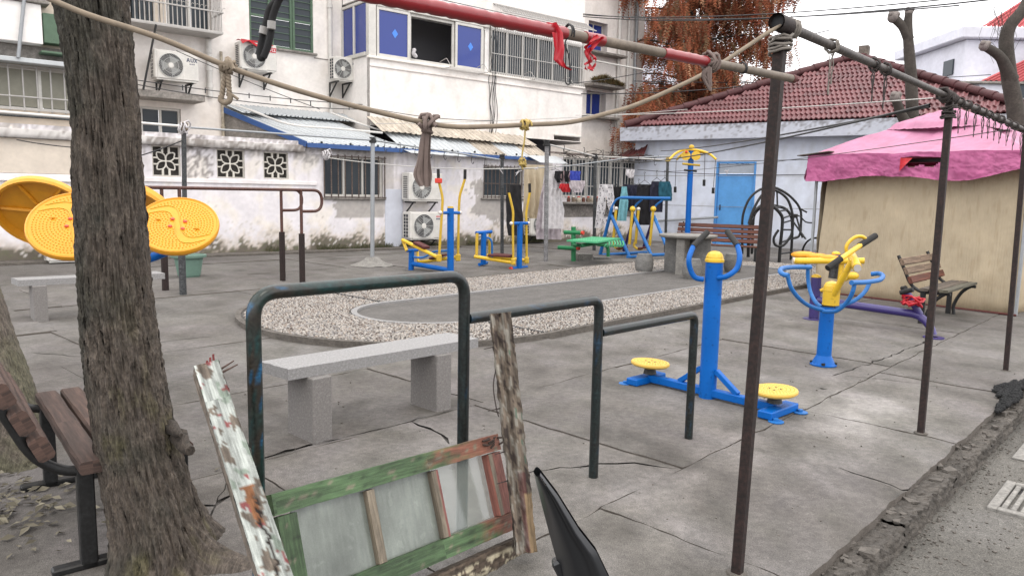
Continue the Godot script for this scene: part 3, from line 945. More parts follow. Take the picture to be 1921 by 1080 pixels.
func wall(parent: Node, called: String, u0: float, u1: float, v0: float, v1: float, n: float, holes: Array, step: float, tint: Callable, m: Material, reveal := 0.14) -> void:
	# a wall sheet facing +z with openings [u0, v0, u1, v1] and their reveals
	var mb := MB.new()
	var us := [u0, u1]
	var vs := [v0, v1]
	for h in holes:
		us.append_array([h[0], h[2]]); vs.append_array([h[1], h[3]])
	us.sort(); vs.sort()
	for i in us.size() - 1:
		for j in vs.size() - 1:
			var a: float = us[i]
			var b: float = us[i + 1]
			var c: float = vs[j]
			var d: float = vs[j + 1]
			if b - a < 1e-4 or d - c < 1e-4: continue
			var open := false
			for h in holes:
				if a + b > 2 * h[0] and a + b < 2 * h[2] and c + d > 2 * h[1] and c + d < 2 * h[3]: open = true
			if open: continue
			mb.grid(maxi(1, int((b - a) / step)), maxi(1, int((d - c) / step)), func(s: float, t: float): return Vector3(lerpf(a, b, s), lerpf(c, d, t), n), tint)
	mb.col = Color(0.66, 0.63, 0.61)
	for h in holes:
		var q := [Vector3(h[0], h[1], n), Vector3(h[2], h[1], n), Vector3(h[2], h[3], n), Vector3(h[0], h[3], n)]
		var mid := Vector3((h[0] + h[2]) / 2, (h[1] + h[3]) / 2, n)
		for k in 4:
			var e: Vector3 = q[k]
			var f: Vector3 = q[(k + 1) % 4]
			mb.quad(e, f, f - Vector3(0, 0, reveal), e - Vector3(0, 0, reveal), mid - (e + f) / 2)
	# the back and the ends, so that it has thickness
	var t := Vector3(0, 0, reveal)
	mb.quad(Vector3(u0, v1, n), Vector3(u1, v1, n), Vector3(u1, v1, n) - t, Vector3(u0, v1, n) - t, Vector3.UP)
	mb.quad(Vector3(u0, v0, n), Vector3(u0, v1, n), Vector3(u0, v1, n) - t, Vector3(u0, v0, n) - t, Vector3.LEFT)
	mb.quad(Vector3(u1, v0, n), Vector3(u1, v1, n), Vector3(u1, v1, n) - t, Vector3(u1, v0, n) - t, Vector3.RIGHT)
	obj(called, mb, m, parent)

func slab_part(parent: Node, called: String, lo: Vector3, hi: Vector3, m: Material, tint := Color.WHITE, bevel := 0.01) -> MeshInstance3D:
	var mb := MB.new()
	mb.col = tint
	mb.box(hi - lo, (lo + hi) / 2, Basis(), bevel)
	return obj(called, mb, m, parent)

func barred_window(parent: Node, u0: float, v0: float, u1: float, v1: float, n: float, bars: int, frame_m: Material, bar_m: Material, rails: Array, panes := 2, bar_r := 0.011, depth := 0.10) -> void:
	# glazing set back in the opening, bars standing proud of the wall
	var w := MB.new()
	var z := n - depth
	for k in 2:
		w.box(Vector3(u1 - u0, 0.05, 0.05), Vector3((u0 + u1) / 2, [v0 + 0.025, v1 - 0.025][k], z + 0.02))
	for k in panes + 1:
		var x := lerpf(u0 + 0.025, u1 - 0.025, float(k) / panes)
		w.box(Vector3(0.05, v1 - v0 - 0.1, 0.045), Vector3(x, (v0 + v1) / 2, z + 0.02))
	var f := obj("window", w, frame_m, parent)
	for k in panes:
		var p := MB.new()
		var a := lerpf(u0, u1, float(k) / panes) + 0.03
		var b := lerpf(u0, u1, float(k + 1) / panes) - 0.03
		p.box(Vector3(b - a, v1 - v0 - 0.1, 0.006), Vector3((a + b) / 2, (v0 + v1) / 2, z - 0.002 * k), Basis(), 0.0)
		obj("pane", p, M.window_glass, f)
	if bars == 0: return
	var cage := Node3D.new()
	cage.name = numbered("security_bars", parent)
	parent.add_child(cage, true)
	for k in bars:
		var b := MB.new()
		var x := lerpf(u0 - 0.02, u1 + 0.02, float(k) / (bars - 1))
		b.tube([Vector3(x, v0 - 0.03, n + 0.05), Vector3(x, v1 + 0.03, n + 0.05)], bar_r, 6)
		obj("bar", b, bar_m, cage)
	for v in rails:
		var b := MB.new()
		b.box(Vector3(u1 - u0 + 0.10, 0.022, 0.012), Vector3((u0 + u1) / 2, v, n + 0.055 + bar_r), Basis(), 0.003)
		obj("rail", b, bar_m, cage)

func text_part(parent: Node, called: String, text: String, size: float, m: Material, at: Vector3, bold := true, turn := Basis()) -> void:
	var t := TextMesh.new()
	var f := SystemFont.new()
	f.font_names = PackedStringArray(["Droid Sans"])
	f.font_weight = 700 if bold else 400
	t.font = f
	t.text = text
	t.font_size = 32
	t.pixel_size = size / 24.0
	t.depth = 0.004
	var o := obj(called, t, m, parent)
	o.transform = Transform3D(turn, at)

func make_ac(label: String, u: float, v: float, n: float, w: float, h: float, d: float, style := {}) -> Node3D:
	# an air-conditioner's outdoor unit; front face at z = n
	var t := thing("air_conditioner", label, "air conditioner", on(wall_axes, u, v, n), "outdoor units on the old building")
	var c := MB.new()
	c.box(Vector3(w, h - 0.03, d), Vector3(w / 2, h / 2 + 0.015, -d / 2), Basis(), 0.018)
	c.box(Vector3(w * 0.92, 0.03, d * 0.9), Vector3(w / 2, 0.015, -d / 2), Basis(), 0.003)
	obj("casing", c, M.ac_white, t)
	var fx: float = style.get("fan_x", 0.36) * w
	var fr: float = h * style.get("fan", 0.40)
	var fy := h * 0.5
	var s := MB.new()
	var plate := MB.new()
	plate.box(Vector3(fr * 2.18, fr * 2.18, 0.012), Vector3(fx, fy, 0.004), Basis(), 0.006)
	obj("fan_panel", plate, M.ac_white, t)
	s.lathe([[0.0, 0.0], [fr, 0.0]], Vector3(fx, fy, 0.0115), Basis(Vector3.RIGHT, PI / 2), 28)
	obj("fan_opening", s, M.ac_dark, t)
	var blades := MB.new()
	for k in 3:
		var a0 := TAU * k / 3.0 + 0.6
		blades.tri(Vector3(fx, fy, 0.013), Vector3(fx + cos(a0) * fr * 0.9, fy + sin(a0) * fr * 0.9, 0.013), Vector3(fx + cos(a0 + 1.1) * fr * 0.85, fy + sin(a0 + 1.1) * fr * 0.85, 0.0135))
	obj("fan_blades", blades, M.ac_grey, t)
	var g := MB.new()
	var ring := func(r: float, th: float) -> void:
		var p := []
		for k in 24: p.append(Vector3(fx + cos(TAU * k / 24) * r, fy + sin(TAU * k / 24) * r, 0.022))
		g.tube(p, th, 4, false, true)
	ring.call(fr, 0.008)
	if style.get("swirl", true):
		ring.call(fr * 0.62, 0.0035)
		for k in 40:
			var p := []
			for j in 5:
				var r := lerpf(fr * 0.24, fr, j / 4.0)
				var a := TAU * k / 40 + 0.75 * (1.0 - j / 4.0)
				p.append(Vector3(fx + cos(a) * r, fy + sin(a) * r, 0.024))
			g.tube(p, 0.0034, 3, false)
	else:
		for k in 7: ring.call(fr * (k + 1) / 8.0, 0.0032)
		for k in style.get("spokes", 12):
			var a: float = TAU * k / style.get("spokes", 12)
			g.tube([Vector3(fx, fy, 0.024), Vector3(fx + cos(a) * fr, fy + sin(a) * fr, 0.024)], 0.0035, 3, false)
	obj("fan_grille", g, M.ac_wire, t)
	var hub := MB.new()
	hub.lathe([[0.0, 0.034], [fr * 0.2, 0.032], [fr * 0.24, 0.022]].map(func(q): return [q[0], q[1]]), Vector3(fx, fy, 0), Basis(Vector3.RIGHT, PI / 2), 16)
	obj("hub", hub, M.ac_white, t)
	if style.get("side", "grid") == "grid":
		var sg := MB.new()
		sg.box(Vector3(0.006, h * 0.86, d * 0.62), Vector3(-0.002, h * 0.5, -d * 0.5), Basis(), 0.0)
		obj("side_opening", sg, M.ac_dark, t)
		var sb := MB.new()
		for k in 8: sb.box(Vector3(0.008, 0.012, d * 0.64), Vector3(-0.006, h * (0.08 + 0.12 * k), -d * 0.5), Basis(), 0.0)
		for k in 3: sb.box(Vector3(0.009, h * 0.86, 0.012), Vector3(-0.0065, h * 0.5, -d * (0.2 + 0.3 * k)), Basis(), 0.0)
		obj("side_grille", sb, M.ac_white, t)
	else:
		var lv := MB.new()
		for k in 12: lv.box(Vector3(0.008, 0.02, d * 0.5), Vector3(-0.003, h * (0.14 + 0.065 * k), -d * 0.5), Basis(), 0.002)
		obj("side_louvres", lv, M.ac_dark, t)
	var lines := MB.new()
	for k in 6: lines.box(Vector3(w * 0.22, 0.005, 0.004), Vector3(w * 0.84, h * (0.22 + 0.06 * k), 0.002), Basis(), 0.0)
	obj("vent_lines", lines, M.ac_wire, t)
	if style.get("bracket", true):
		for x in [w * 0.16, w * 0.84]:
			var b := MB.new()
			b.box(Vector3(0.04, 0.035, d + 0.15), Vector3(x, -0.02, -d / 2 - 0.06), Basis(), 0.004)
			b.span(Vector3(x, -0.035, -0.08), Vector3(x, -0.33, -d - 0.11), 0.035, 0.025)
			b.box(Vector3(0.035, 0.36, 0.03), Vector3(x, -0.18, -d - 0.12), Basis(), 0.003)
			obj("bracket", b, M.black_metal, t)
	return t

func corrugated(lo0: Vector3, lo1: Vector3, hi0: Vector3, hi1: Vector3, pitch := 0.17, height := 0.028, bow := 0.0) -> MB:
	# a ribbed sheet; lo0-lo1 its front edge, hi0-hi1 its back edge
	var mb := MB.new()
	var m := maxi(1, int(lo0.distance_to(lo1) / pitch))
	var prof := [[0.0, 0.0], [0.55, 0.0], [0.66, 1.0], [0.86, 1.0], [0.97, 0.0]]
	var pts := []
	for k in m:
		for p in prof: pts.append([(k + p[0]) / m, p[1] * height])
	pts.append([1.0, 0.0])
	var nn := (hi0 - lo0).cross(lo1 - lo0).normalized()
	if nn.y < 0: nn = -nn
	for i in pts.size() - 1:
		for j in 3:
			var q := []
			for e in [[i, j], [i + 1, j], [i + 1, j + 1], [i, j + 1]]:
				var t: float = e[1] / 3.0
				var s: float = pts[e[0]][0]
				q.append(lo0.lerp(lo1, s).lerp(hi0.lerp(hi1, s), t) + nn * (pts[e[0]][1] - bow * 4.0 * t * (1.0 - t)))
			mb.quad(q[0], q[1], q[2], q[3], nn)
			mb.quad(q[0] - nn * 0.004, q[1] - nn * 0.004, q[2] - nn * 0.004, q[3] - nn * 0.004, -nn)
	return mb

func build_old_building() -> void:
	var A := wall_axes
	# ------- ground-floor annexe
	var ax := thing("annexe", "ground-floor annexe with stained lilac-white wall, flower-pattern vents and barred windows", "building", A)
	var vents := [[-3.88, 1.58, -3.36, 2.17], [-2.66, 1.58, -2.09, 2.16], [-1.69, 1.59, -1.14, 2.15]]
	var holes := [[-0.31, 1.23, 1.19, 2.14], [4.19, 1.26, 5.57, 2.08], [7.04, 1.30, 10.15, 2.42]]
	holes.append_array(vents)
	wall(ax, "wall", -10.0, 10.4, -0.06, 2.30, 0.0, holes, 0.045, wall_tint, M.old_plaster)
	# shallow band and recessed beige panel left of the tree
	slab_part(ax, "moulding", Vector3(-10, 1.43, 0.002), Vector3(-4.1, 1.56, 0.05), M.plaster, Color(0.93, 0.91, 0.93))
	slab_part(ax, "beige_panel", Vector3(-10, 1.57, 0.002), Vector3(-4.75, 2.17, 0.018), M.beige, Color.WHITE, 0.004)
	slab_part(ax, "moulding", Vector3(-4.05, 1.47, 0.002), Vector3(-0.5, 1.55, 0.03), M.plaster, Color(0.9, 0.88, 0.9))
	var cop := MB.new()
	cop.grid(200, 8, func(u: float, v: float):
		var x := -10.0 + u * 9.2
		var prof := [Vector2(2.18, 0.0), Vector2(2.18, 0.11), Vector2(2.32, 0.12), Vector2(2.33, 0.1), Vector2(2.32, -2.2)]
		var f: float = v * 4.0
		var k := mini(int(f), 3)
		var q: Vector2 = prof[k].lerp(prof[k + 1], f - k)
		return Vector3(x, q.x + 0.006 * wall_f.get_noise_2d(x, q.x), q.y + 0.006 * wall_f.get_noise_2d(x * 2, 5)),
		func(p: Vector3) -> Color:
			var s := clampf((wall_f.get_noise_2d(p.x, p.y * 3) + 0.6 * wall_d.get_noise_2d(p.x, p.y) + wall_n.get_noise_2d(p.x, 3) + (0.5 if p.x > -4.0 else -0.3)) * 1.4, 0, 1)
			return Color(0.74, 0.71, 0.69).lerp(Color(0.30, 0.27, 0.25), s))
	obj("coping", cop, M.old_plaster, ax)
	for h in vents: breeze_block(ax, h)
	# left barred window, red-brown bars
	barred_window(ax, -0.31, 1.23, 1.19, 2.14, 0.0, 10, M.alu, M.rust_bars, [1.22, 2.13], 3, 0.018)
	barred_window(ax, 4.19, 1.26, 5.57, 2.08, 0.0, 12, M.alu, M.rust_bars, [1.28, 1.62, 2.06], 2, 0.012)
	barred_window(ax, 7.04, 1.30, 10.15, 2.42, 0.0, 26, M.alu, M.bars, [1.32, 1.62, 2.2], 6, 0.013)
	slab_part(ax, "sill", Vector3(-0.36, 1.165, 0.002), Vector3(1.24, 1.205, 0.07), M.grey_cement)
	slab_part(ax, "sill", Vector3(4.1, 1.20, 0.002), Vector3(5.65, 1.235, 0.07), M.grey_cement)
	slab_part(ax, "sill", Vector3(6.95, 1.10, 0.002), Vector3(10.2, 1.16, 0.30), M.grey_cement)
	slab_part(ax, "cement_band", Vector3(6.95, 0.72, 0.002), Vector3(10.35, 1.09, 0.015), M.grey_cement, Color(0.95, 0.93, 0.92), 0.003)
	slab_part(ax, "door", Vector3(1.24, 0.0, 0.002), Vector3(1.72, 1.42, 0.025), M.hall, Color(0.86, 0.86, 0.9), 0.006)
	slab_part(ax, "apron", Vector3(-12, -0.06, 0.0), Vector3(3.2, 0.05, 0.42), M.kerb, Color(1.15, 1.1, 1.05))
	slab_part(ax, "rear_wall", Vector3(-10, 0, -2.4), Vector3(10.4, 2.28, -2.22), M.plaster)
	# weeds and moss along the foot
	var blade := MB.new()
	blade.tri(Vector3(-0.006, 0, 0), Vector3(0.006, 0, 0), Vector3(0.004, 0.1, 0.03))
	blade.tri(Vector3(-0.01, 0, 0), Vector3(0.002, 0, 0.004), Vector3(-0.03, 0.07, 0.01))
	blade.tri(Vector3(0, 0, 0), Vector3(0.012, 0, 0), Vector3(0.03, 0.06, -0.01))
	var bm := blade.mesh()
	bm.surface_set_material(0, M.green_leaf)
	var weeds := MultiMesh.new()
	scatter(weeds, bm, 2600, 71, func(h: RandomNumberGenerator) -> Transform3D:
		var x := h.randf_range(-1.7, 6.3)
		var dense := wall_n.get_noise_2d(x * 0.9, 8.0)
		var s := h.randf_range(0.4, 1.1) * (1.0 if dense > -0.1 else 0.25)
		return Transform3D(Basis(Vector3.UP, h.randf() * TAU).scaled(Vector3.ONE * s), Vector3(x, 0.045 + (0.08 * h.randf() if h.randf() < 0.3 else 0.0), h.randf_range(0.01, 0.22))),
		func(h): return Color(0.045, 0.06, 0.025).lerp(Color(0.10, 0.085, 0.045), h.randf()))
	stuff("weeds", weeds, A, "small weeds growing along the foot of the annexe wall", "weeds")
	build_annexe_roof()
	# ------- main block behind
	var mb_ := thing("apartment_block", "old white apartment block with enclosed balcony of blue glass and caged windows", "building", A)
	wall(mb_, "wall", -4.6, 1.30, 2.25, 9.5, -2.2, [[-3.51, 2.45, -2.68, 3.10], [-1.08, 4.72, 0.51, 6.4], [-3.75, 4.80, -1.95, 6.2]], 0.12, clean_tint, M.plaster)
	barred_window(mb_, -3.51, 2.45, -2.68, 3.10, -2.2, 0, M.alu, M.bars, [], 2)
	barred_window(mb_, -3.75, 4.80, -1.95, 6.2, -2.2, 0, M.alu, M.bars, [], 4)
	# slab awning over the lower window
	var aw := slab_part(mb_, "window_slab", Vector3(-3.75, 3.23, -2.198), Vector3(-2.36, 3.38, -1.5), M.grey_cement, Color(1.3, 1.27, 1.22))
	# green-framed window: sashes with thin bars
	var gx := [-1.08, -0.55, -0.02, 0.51]
	for k in 3:
		var f := MB.new()
		var a: float = gx[k]
		var b: float = gx[k + 1]
		for x in [a + 0.03, b - 0.03]: f.box(Vector3(0.055, 1.7, 0.06), Vector3(x, 5.56, -2.26 + 0.02 * k))
		for y in [4.75, 5.42, 6.05]: f.box(Vector3(b - a - 0.11, 0.05, 0.06), Vector3((a + b) / 2, y, -2.26 + 0.02 * k))
		var w := obj("window", f, M.green_frame, mb_)
		for j in 2:
			var p := MB.new()
			p.box(Vector3(b - a - 0.12, 0.60, 0.006), Vector3((a + b) / 2, [5.085, 5.735][j], -2.27 + 0.02 * k), Basis(), 0.0)
			obj("pane", p, M.window_glass, w)
		for j in 7:
			var p := MB.new()
			p.box(Vector3(b - a - 0.12, 0.012, 0.012), Vector3((a + b) / 2, 4.93 + 0.16 * j, -2.245 + 0.02 * k), Basis(), 0.0)
			obj("bar", p, M.green_frame, w)
	slab_part(mb_, "sill", Vector3(-1.12, 4.66, -2.198), Vector3(0.58, 4.71, -2.10), M.grey_cement, Color(1.6, 1.55, 1.4))
	slab_part(mb_, "band", Vector3(0.52, 4.6, -2.198), Vector3(1.3, 4.62, -2.185), M.grey_cement)
	# balcony block
	var F := -0.8
	wall(mb_, "balcony_wall", 1.30, 8.55, 2.95, 4.56, F, [[7.42, 2.97, 8.50, 3.09]], 0.10, clean_tint, M.plaster)
	wall(mb_, "balcony_lintel", 1.30, 8.55, 6.25, 9.5, F, [], 0.3, clean_tint, M.plaster)
	var side := MB.new()
	side.grid(10, 30, func(u: float, v: float): return Vector3(1.30, 2.4 + 2.2 * v, -2.2 + 1.4 * u), clean_tint)
	obj("balcony_side", side, M.plaster, mb_)
	slab_part(mb_, "balcony_slab", Vector3(1.31, 6.0, -2.19), Vector3(8.54, 6.24, -0.81), M.plaster)
	slab_part(mb_, "balcony_floor", Vector3(1.31, 4.40, -2.19), Vector3(8.54, 4.50, -0.96), M.plaster)
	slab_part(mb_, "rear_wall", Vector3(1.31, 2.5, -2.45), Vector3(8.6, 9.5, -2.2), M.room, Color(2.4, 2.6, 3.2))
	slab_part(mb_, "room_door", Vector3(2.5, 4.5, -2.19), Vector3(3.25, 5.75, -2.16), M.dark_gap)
	slab_part(mb_, "partition", Vector3(4.84, 4.5, -2.19), Vector3(4.98, 6.0, -0.85), M.plaster)
	slab_part(mb_, "sill", Vector3(1.24, 4.54, F - 0.05), Vector3(8.6, 4.60, F + 0.07), M.plaster, Color(0.96, 0.94, 0.9))
	slab_part(mb_, "drip_moulding", Vector3(1.30, 4.35, F + 0.002), Vector3(8.55, 4.38, F + 0.03), M.plaster, Color(0.8, 0.77, 0.75))
	slab_part(mb_, "corner_post", Vector3(1.27, 4.61, F - 0.13), Vector3(1.47, 6.24, F + 0.02), M.alu)
	slab_part(mb_, "side_sill", Vector3(1.24, 4.61, -2.19), Vector3(1.33, 4.70, F - 0.14), M.alu)
	slab_part(mb_, "side_rail", Vector3(1.27, 5.86, -2.19), Vector3(1.33, 5.93, F - 0.14), M.alu)
	for z in [-2.16, -1.55]: slab_part(mb_, "side_mullion", Vector3(1.26, 4.71, z - 0.03), Vector3(1.34, 5.855, z + 0.03), M.alu)
	for z in [[-2.13, -1.58], [-1.52, -0.94]]:
		var p := MB.new()
		p.box(Vector3(0.008, 1.14, z[1] - z[0]), Vector3(1.31, 5.28, (z[0] + z[1]) / 2), Basis(), 0.0)
		obj("blue_pane", p, M.blue_glass, mb_)
	slab_part(mb_, "transom", Vector3(1.48, 5.78, F - 0.09), Vector3(4.95, 5.88, F + 0.01), M.alu)
	var top := MB.new()
	top.box(Vector3(3.4, 0.36, 0.008), Vector3(3.2, 6.06, F - 0.02), Basis(), 0.0)
	obj("blue_pane", top, M.blue_glass, mb_)
	for s in [[1.50, 2.44, true, 0.0], [3.83, 4.74, true, 0.0], [2.44, 3.83, false, 0.0], [4.74, 4.95, false, 0.0]]:
		var f := MB.new()
		for x in [s[0] + 0.035, s[1] - 0.035]: f.box(Vector3(0.065, 1.17, 0.05), Vector3(x, 5.19, F - 0.03 - (0.0 if s[2] else 0.055)))
		for y in [4.65, 5.745]: f.box(Vector3(s[1] - s[0] - 0.135, 0.07, 0.05), Vector3((s[0] + s[1]) / 2, y, F - 0.03 - (0.0 if s[2] else 0.055)))
		var w := obj("window" if s[2] else "window_track", f, M.alu, mb_)
		if s[2]:
			var p := MB.new()
			p.box(Vector3(s[1] - s[0] - 0.13, 1.03, 0.008), Vector3((s[0] + s[1]) / 2, 5.197, F - 0.035), Basis(), 0.0)
			obj("blue_pane", p, M.blue_glass, w)
			var di := MB.new()
			di.prism([Vector2(-0.085, 0), Vector2(0, -0.11), Vector2(0.085, 0), Vector2(0, 0.11)], 0.004, Transform3D(Basis(), Vector3((s[0] + s[1]) / 2 + 0.05, 5.21, F - 0.028)))
			obj("diamond_sticker", di, M.blue_diamond, w)
	# caged windows on the right half
	slab_part(mb_, "window_head", Vector3(5.0, 5.80, F - 0.1), Vector3(8.5, 5.98, F - 0.01), M.plaster)
	barred_window(mb_, 5.0, 4.62, 8.5, 5.80, F + 0.02, 44, M.alu, M.bars, [4.63, 5.12, 5.76], 6, 0.009)
	var hood := MB.new()
	for k in 36: hood.span(Vector3(5.1 + k * 0.1, 6.42, F + 0.02), Vector3(5.1 + k * 0.1, 6.18, F + 0.42), 0.02, 0.02, 0.0)
	hood.span(Vector3(5.05, 6.18, F + 0.43), Vector3(8.62, 6.18, F + 0.43), 0.03, 0.03)
	hood.span(Vector3(5.05, 6.43, F + 0.02), Vector3(8.62, 6.43, F + 0.02), 0.03, 0.03)
	obj("hood_frame", hood, M.bars, mb_)
	var band := MB.new()
	band.box(Vector3(1.12, 0.04, 0.06), Vector3(7.96, 3.11, F + 0.02))
	obj("low_window_head", band, M.alu, mb_)
	# rails for drying under the windows
	for r in [[3.35, 4.55, 0.0], [6.2, 7.7, 0.1]]:
		var rk := MB.new()
		for k in 5: rk.tube([Vector3(r[0], 4.52, F + 0.10 + k * 0.10), Vector3(r[1], 4.52, F + 0.10 + k * 0.10)], 0.007, 5)
		for x in [r[0], r[1]]:
			rk.tube(bend([Vector3(x, 4.70, F - 0.02), Vector3(x, 4.76, F + 0.28), Vector3(x, 4.52, F + 0.50), Vector3(x, 4.52, F + 0.04)], 0.04, 3), 0.009, 5)
		obj("drying_rack", rk, M.bars, mb_)
	# left bay: barred window under a small awning, white wall above
	wall(mb_, "bay_wall", -10.0, -4.6, 2.32, 9.5, -0.002, [[-8.6, 2.66, -4.9, 3.40]], 0.1, clean_tint, M.beige)
	var bside := MB.new()
	bside.grid(12, 40, func(u: float, v: float): return Vector3(-4.6, 2.32 + 7.1 * v, -2.2 + 2.19 * u), clean_tint)
	obj("bay_side", bside, M.plaster, mb_)
	barred_window(mb_, -8.6, 2.66, -4.9, 3.40, 0.0, 19, M.alu, M.bars, [2.66, 2.88, 3.39], 5, 0.014)
	slab_part(mb_, "blind", Vector3(-8.5, 2.72, -0.09), Vector3(-4.95, 3.38, -0.07), M.beige, Color(0.42, 0.46, 0.44), 0.0)
	slab_part(mb_, "awning", Vector3(-9, 3.42, 0.0), Vector3(-4.65, 3.50, 0.34), M.sheet_roof)
	slab_part(mb_, "grey_band", Vector3(-10, 3.52, 0.002), Vector3(-4.62, 3.75, 0.03), M.grey_cement, Color(1.5, 1.48, 1.45))
	slab_part(mb_, "upper_panel", Vector3(-10, 3.76, 0.0), Vector3(-5.62, 4.42, 0.30), M.plaster, Color(1.02, 1.02, 1.04))
	slab_part(mb_, "upper_ledge", Vector3(-10, 4.425, 0.0), Vector3(-5.5, 4.60, 0.36), M.grey_cement)
	slab_part(mb_, "green_window_box", Vector3(-5.60, 3.80, 0.0), Vector3(-5.2, 4.30, 0.26), M.green_frame)
	slab_part(mb_, "green_tray", Vector3(-5.66, 3.62, 0.0), Vector3(-5.0, 3.66, 0.32), M.green_frame)
	# caged balcony above the first outdoor unit
	var cg := Node3D.new()
	cg.name = "balcony_cage"
	mb_.add_child(cg)
	var cb := MB.new()
	cb.box(Vector3(1.9, 0.05, 0.72), Vector3(-2.88, 4.745, -1.84), Basis(), 0.006)
	for k in 9: cb.box(Vector3(1.88, 0.012, 0.06), Vector3(-2.88, 4.715, -2.15 + k * 0.08), Basis(), 0.0)
	obj("cage_floor", cb, M.bars, cg)
	for k in 21:
		var b := MB.new()
		var x := -3.8 + k * 0.092
		b.tube([Vector3(x, 4.77, -1.5), Vector3(x, 6.3, -1.5)], 0.012, 6)
		obj("bar", b, M.bars, cg)
	for k in 7:
		var b := MB.new()
		b.tube([Vector3(-1.96, 4.77, -1.6 - k * 0.09), Vector3(-1.96, 6.3, -1.6 - k * 0.09)], 0.012, 6)
		obj("bar", b, M.bars, cg)
	for y in [5.17, 6.3]:
		var b := MB.new()
		b.box(Vector3(1.9, 0.03, 0.03), Vector3(-2.88, y, -1.47), Basis(), 0.003)
		b.box(Vector3(0.03, 0.03, 0.72), Vector3(-1.93, y, -1.84), Basis(), 0.003)
		obj("rail", b, M.bars, cg)
	var spikes := MB.new()
	for k in 20:
		var x := -3.75 + k * 0.094
		spikes.tube(bend([Vector3(x, 5.19, -1.46), Vector3(x + 0.02, 5.26, -1.40), Vector3(x + 0.05, 5.24, -1.38)], 0.02, 3), 0.006, 4)
	obj("hooks", spikes, M.bars, cg)
	for k in 6:
		var b := MB.new()
		var x := -3.7 + k * 0.14
		b.box(Vector3(0.12, 1.2, 0.02), Vector3(x, 5.45, -2.1 + 0.01 * (k % 2)), Basis(), 0.0)
		b.col = Color(0.4, 0.42, 0.6)
		obj("curtain_panel", b, M.window_glass if k < 4 else M.beige, cg)
	# right wing, set back
	wall(mb_, "wing_wall", 8.56, 14.3, 0.0, 10.0, -3.4, [[11.35, 6.40, 12.32, 7.40], [11.35, 4.20, 12.35, 5.02]], 0.14, clean_tint, M.plaster, 0.35)
	var wend := MB.new()
	wend.grid(4, 40, func(u: float, v: float): return Vector3(8.55, 2.9 + 6.6 * v, -3.4 + 2.6 * (1.0 - u)), clean_tint)
	obj("end_wall", wend, M.plaster, mb_)
	for h in [[11.35, 6.40, 12.32, 7.40], [11.35, 4.20, 12.35, 5.02]]:
		var f := MB.new()
		for x in [h[0] + 0.03, (h[0] + h[2]) / 2, h[2] - 0.03]: f.box(Vector3(0.05, h[3] - h[1], 0.05), Vector3(x, (h[1] + h[3]) / 2, -3.66))
		for y in [h[1] + 0.025, h[3] - 0.025]: f.box(Vector3(h[2] - h[0], 0.05, 0.055), Vector3((h[0] + h[2]) / 2, y, -3.66))
		var w := obj("window", f, M.alu, mb_)
		for k in 2:
			var p := MB.new()
			var a: float = lerpf(h[0], h[2], k * 0.5)
			p.box(Vector3((h[2] - h[0]) / 2 - 0.05, h[3] - h[1] - 0.05, 0.008), Vector3(a + (h[2] - h[0]) / 4, (h[1] + h[3]) / 2, -3.67), Basis(), 0.0)
			obj("blue_pane", p, M.blue_glass, w)
	slab_part(mb_, "window_slab", Vector3(11.1, 5.12, -3.398), Vector3(12.7, 5.22, -2.8), M.grey_cement)
	slab_part(mb_, "sill", Vector3(11.1, 4.06, -3.398), Vector3(12.8, 4.14, -3.1), M.grey_cement, Color(1.6, 1.55, 1.5))
	slab_part(mb_, "sill", Vector3(11.1, 6.26, -3.398), Vector3(13.0, 6.34, -3.0), M.grey_cement, Color(1.7, 1.65, 1.6))
	var moss := MultiMesh.new()
	var ml := MB.new()
	ml.tri(Vector3(-0.012, 0, 0), Vector3(0.012, 0, 0), Vector3(0.0, 0.12, 0.06))
	ml.tri(Vector3(-0.012, 0, 0), Vector3(0.012, 0, 0), Vector3(0.03, 0.02, 0.13))
	var mlm := ml.mesh()
	mlm.surface_set_material(0, M.green_leaf)
	scatter(moss, mlm, 1500, 73, func(h: RandomNumberGenerator) -> Transform3D:
		var x := h.randf()
		var hh := 0.26 * (1.0 - 0.75 * absf(x * 2 - 0.8)) * h.randf()
		return Transform3D(Basis.from_euler(Vector3(h.randf_range(-0.8, 0.8), h.randf() * TAU, h.randf_range(-0.8, 0.8))), Vector3(11.1 + 1.5 * x, 5.22 + hh, -2.95 + 0.2 * h.randf())),
		func(h): return Color(0.05, 0.065, 0.02).lerp(Color(0.22, 0.13, 0.06), h.randf()))
	stuff("moss_clump", moss, A, "dry mossy plant clump on the slab over the small blue wing window", "plants")
	# drain pipes
	for d in [["downpipe", "white plastic downpipe left of the blue enclosed balcony", 0.93, -2.12, 2.4, 9.4, 0.055, M.pipe], ["downpipe", "rusty cream corner pipe between the caged balcony and the sloping roof", -1.78, -2.12, 2.3, 4.45, 0.035, M.cream_pipe], ["downpipe", "short white drain pipe below the caged balcony", -2.05, -2.12, 3.4, 4.68, 0.06, M.pipe], ["downpipe", "left one of three drain pipes on the set-back wing", 12.85, -3.3, 0.0, 9.9, 0.06, M.pipe], ["downpipe", "middle one of three drain pipes on the set-back wing", 13.35, -3.3, 0.0, 9.9, 0.05, M.pipe], ["downpipe", "right one of three drain pipes on the set-back wing", 13.75, -3.3, 0.0, 9.9, 0.06, M.galv]]:
		var t := thing(d[0], d[1], "drain pipe", Transform3D(A.basis, A * Vector3(d[2], 0, d[3])), "drain pipes")
		var p := MB.new()
		p.tube([Vector3(0, d[4], 0), Vector3(0, d[5], 0)], d[6], 10)
		obj("pipe", p, d[7], t)
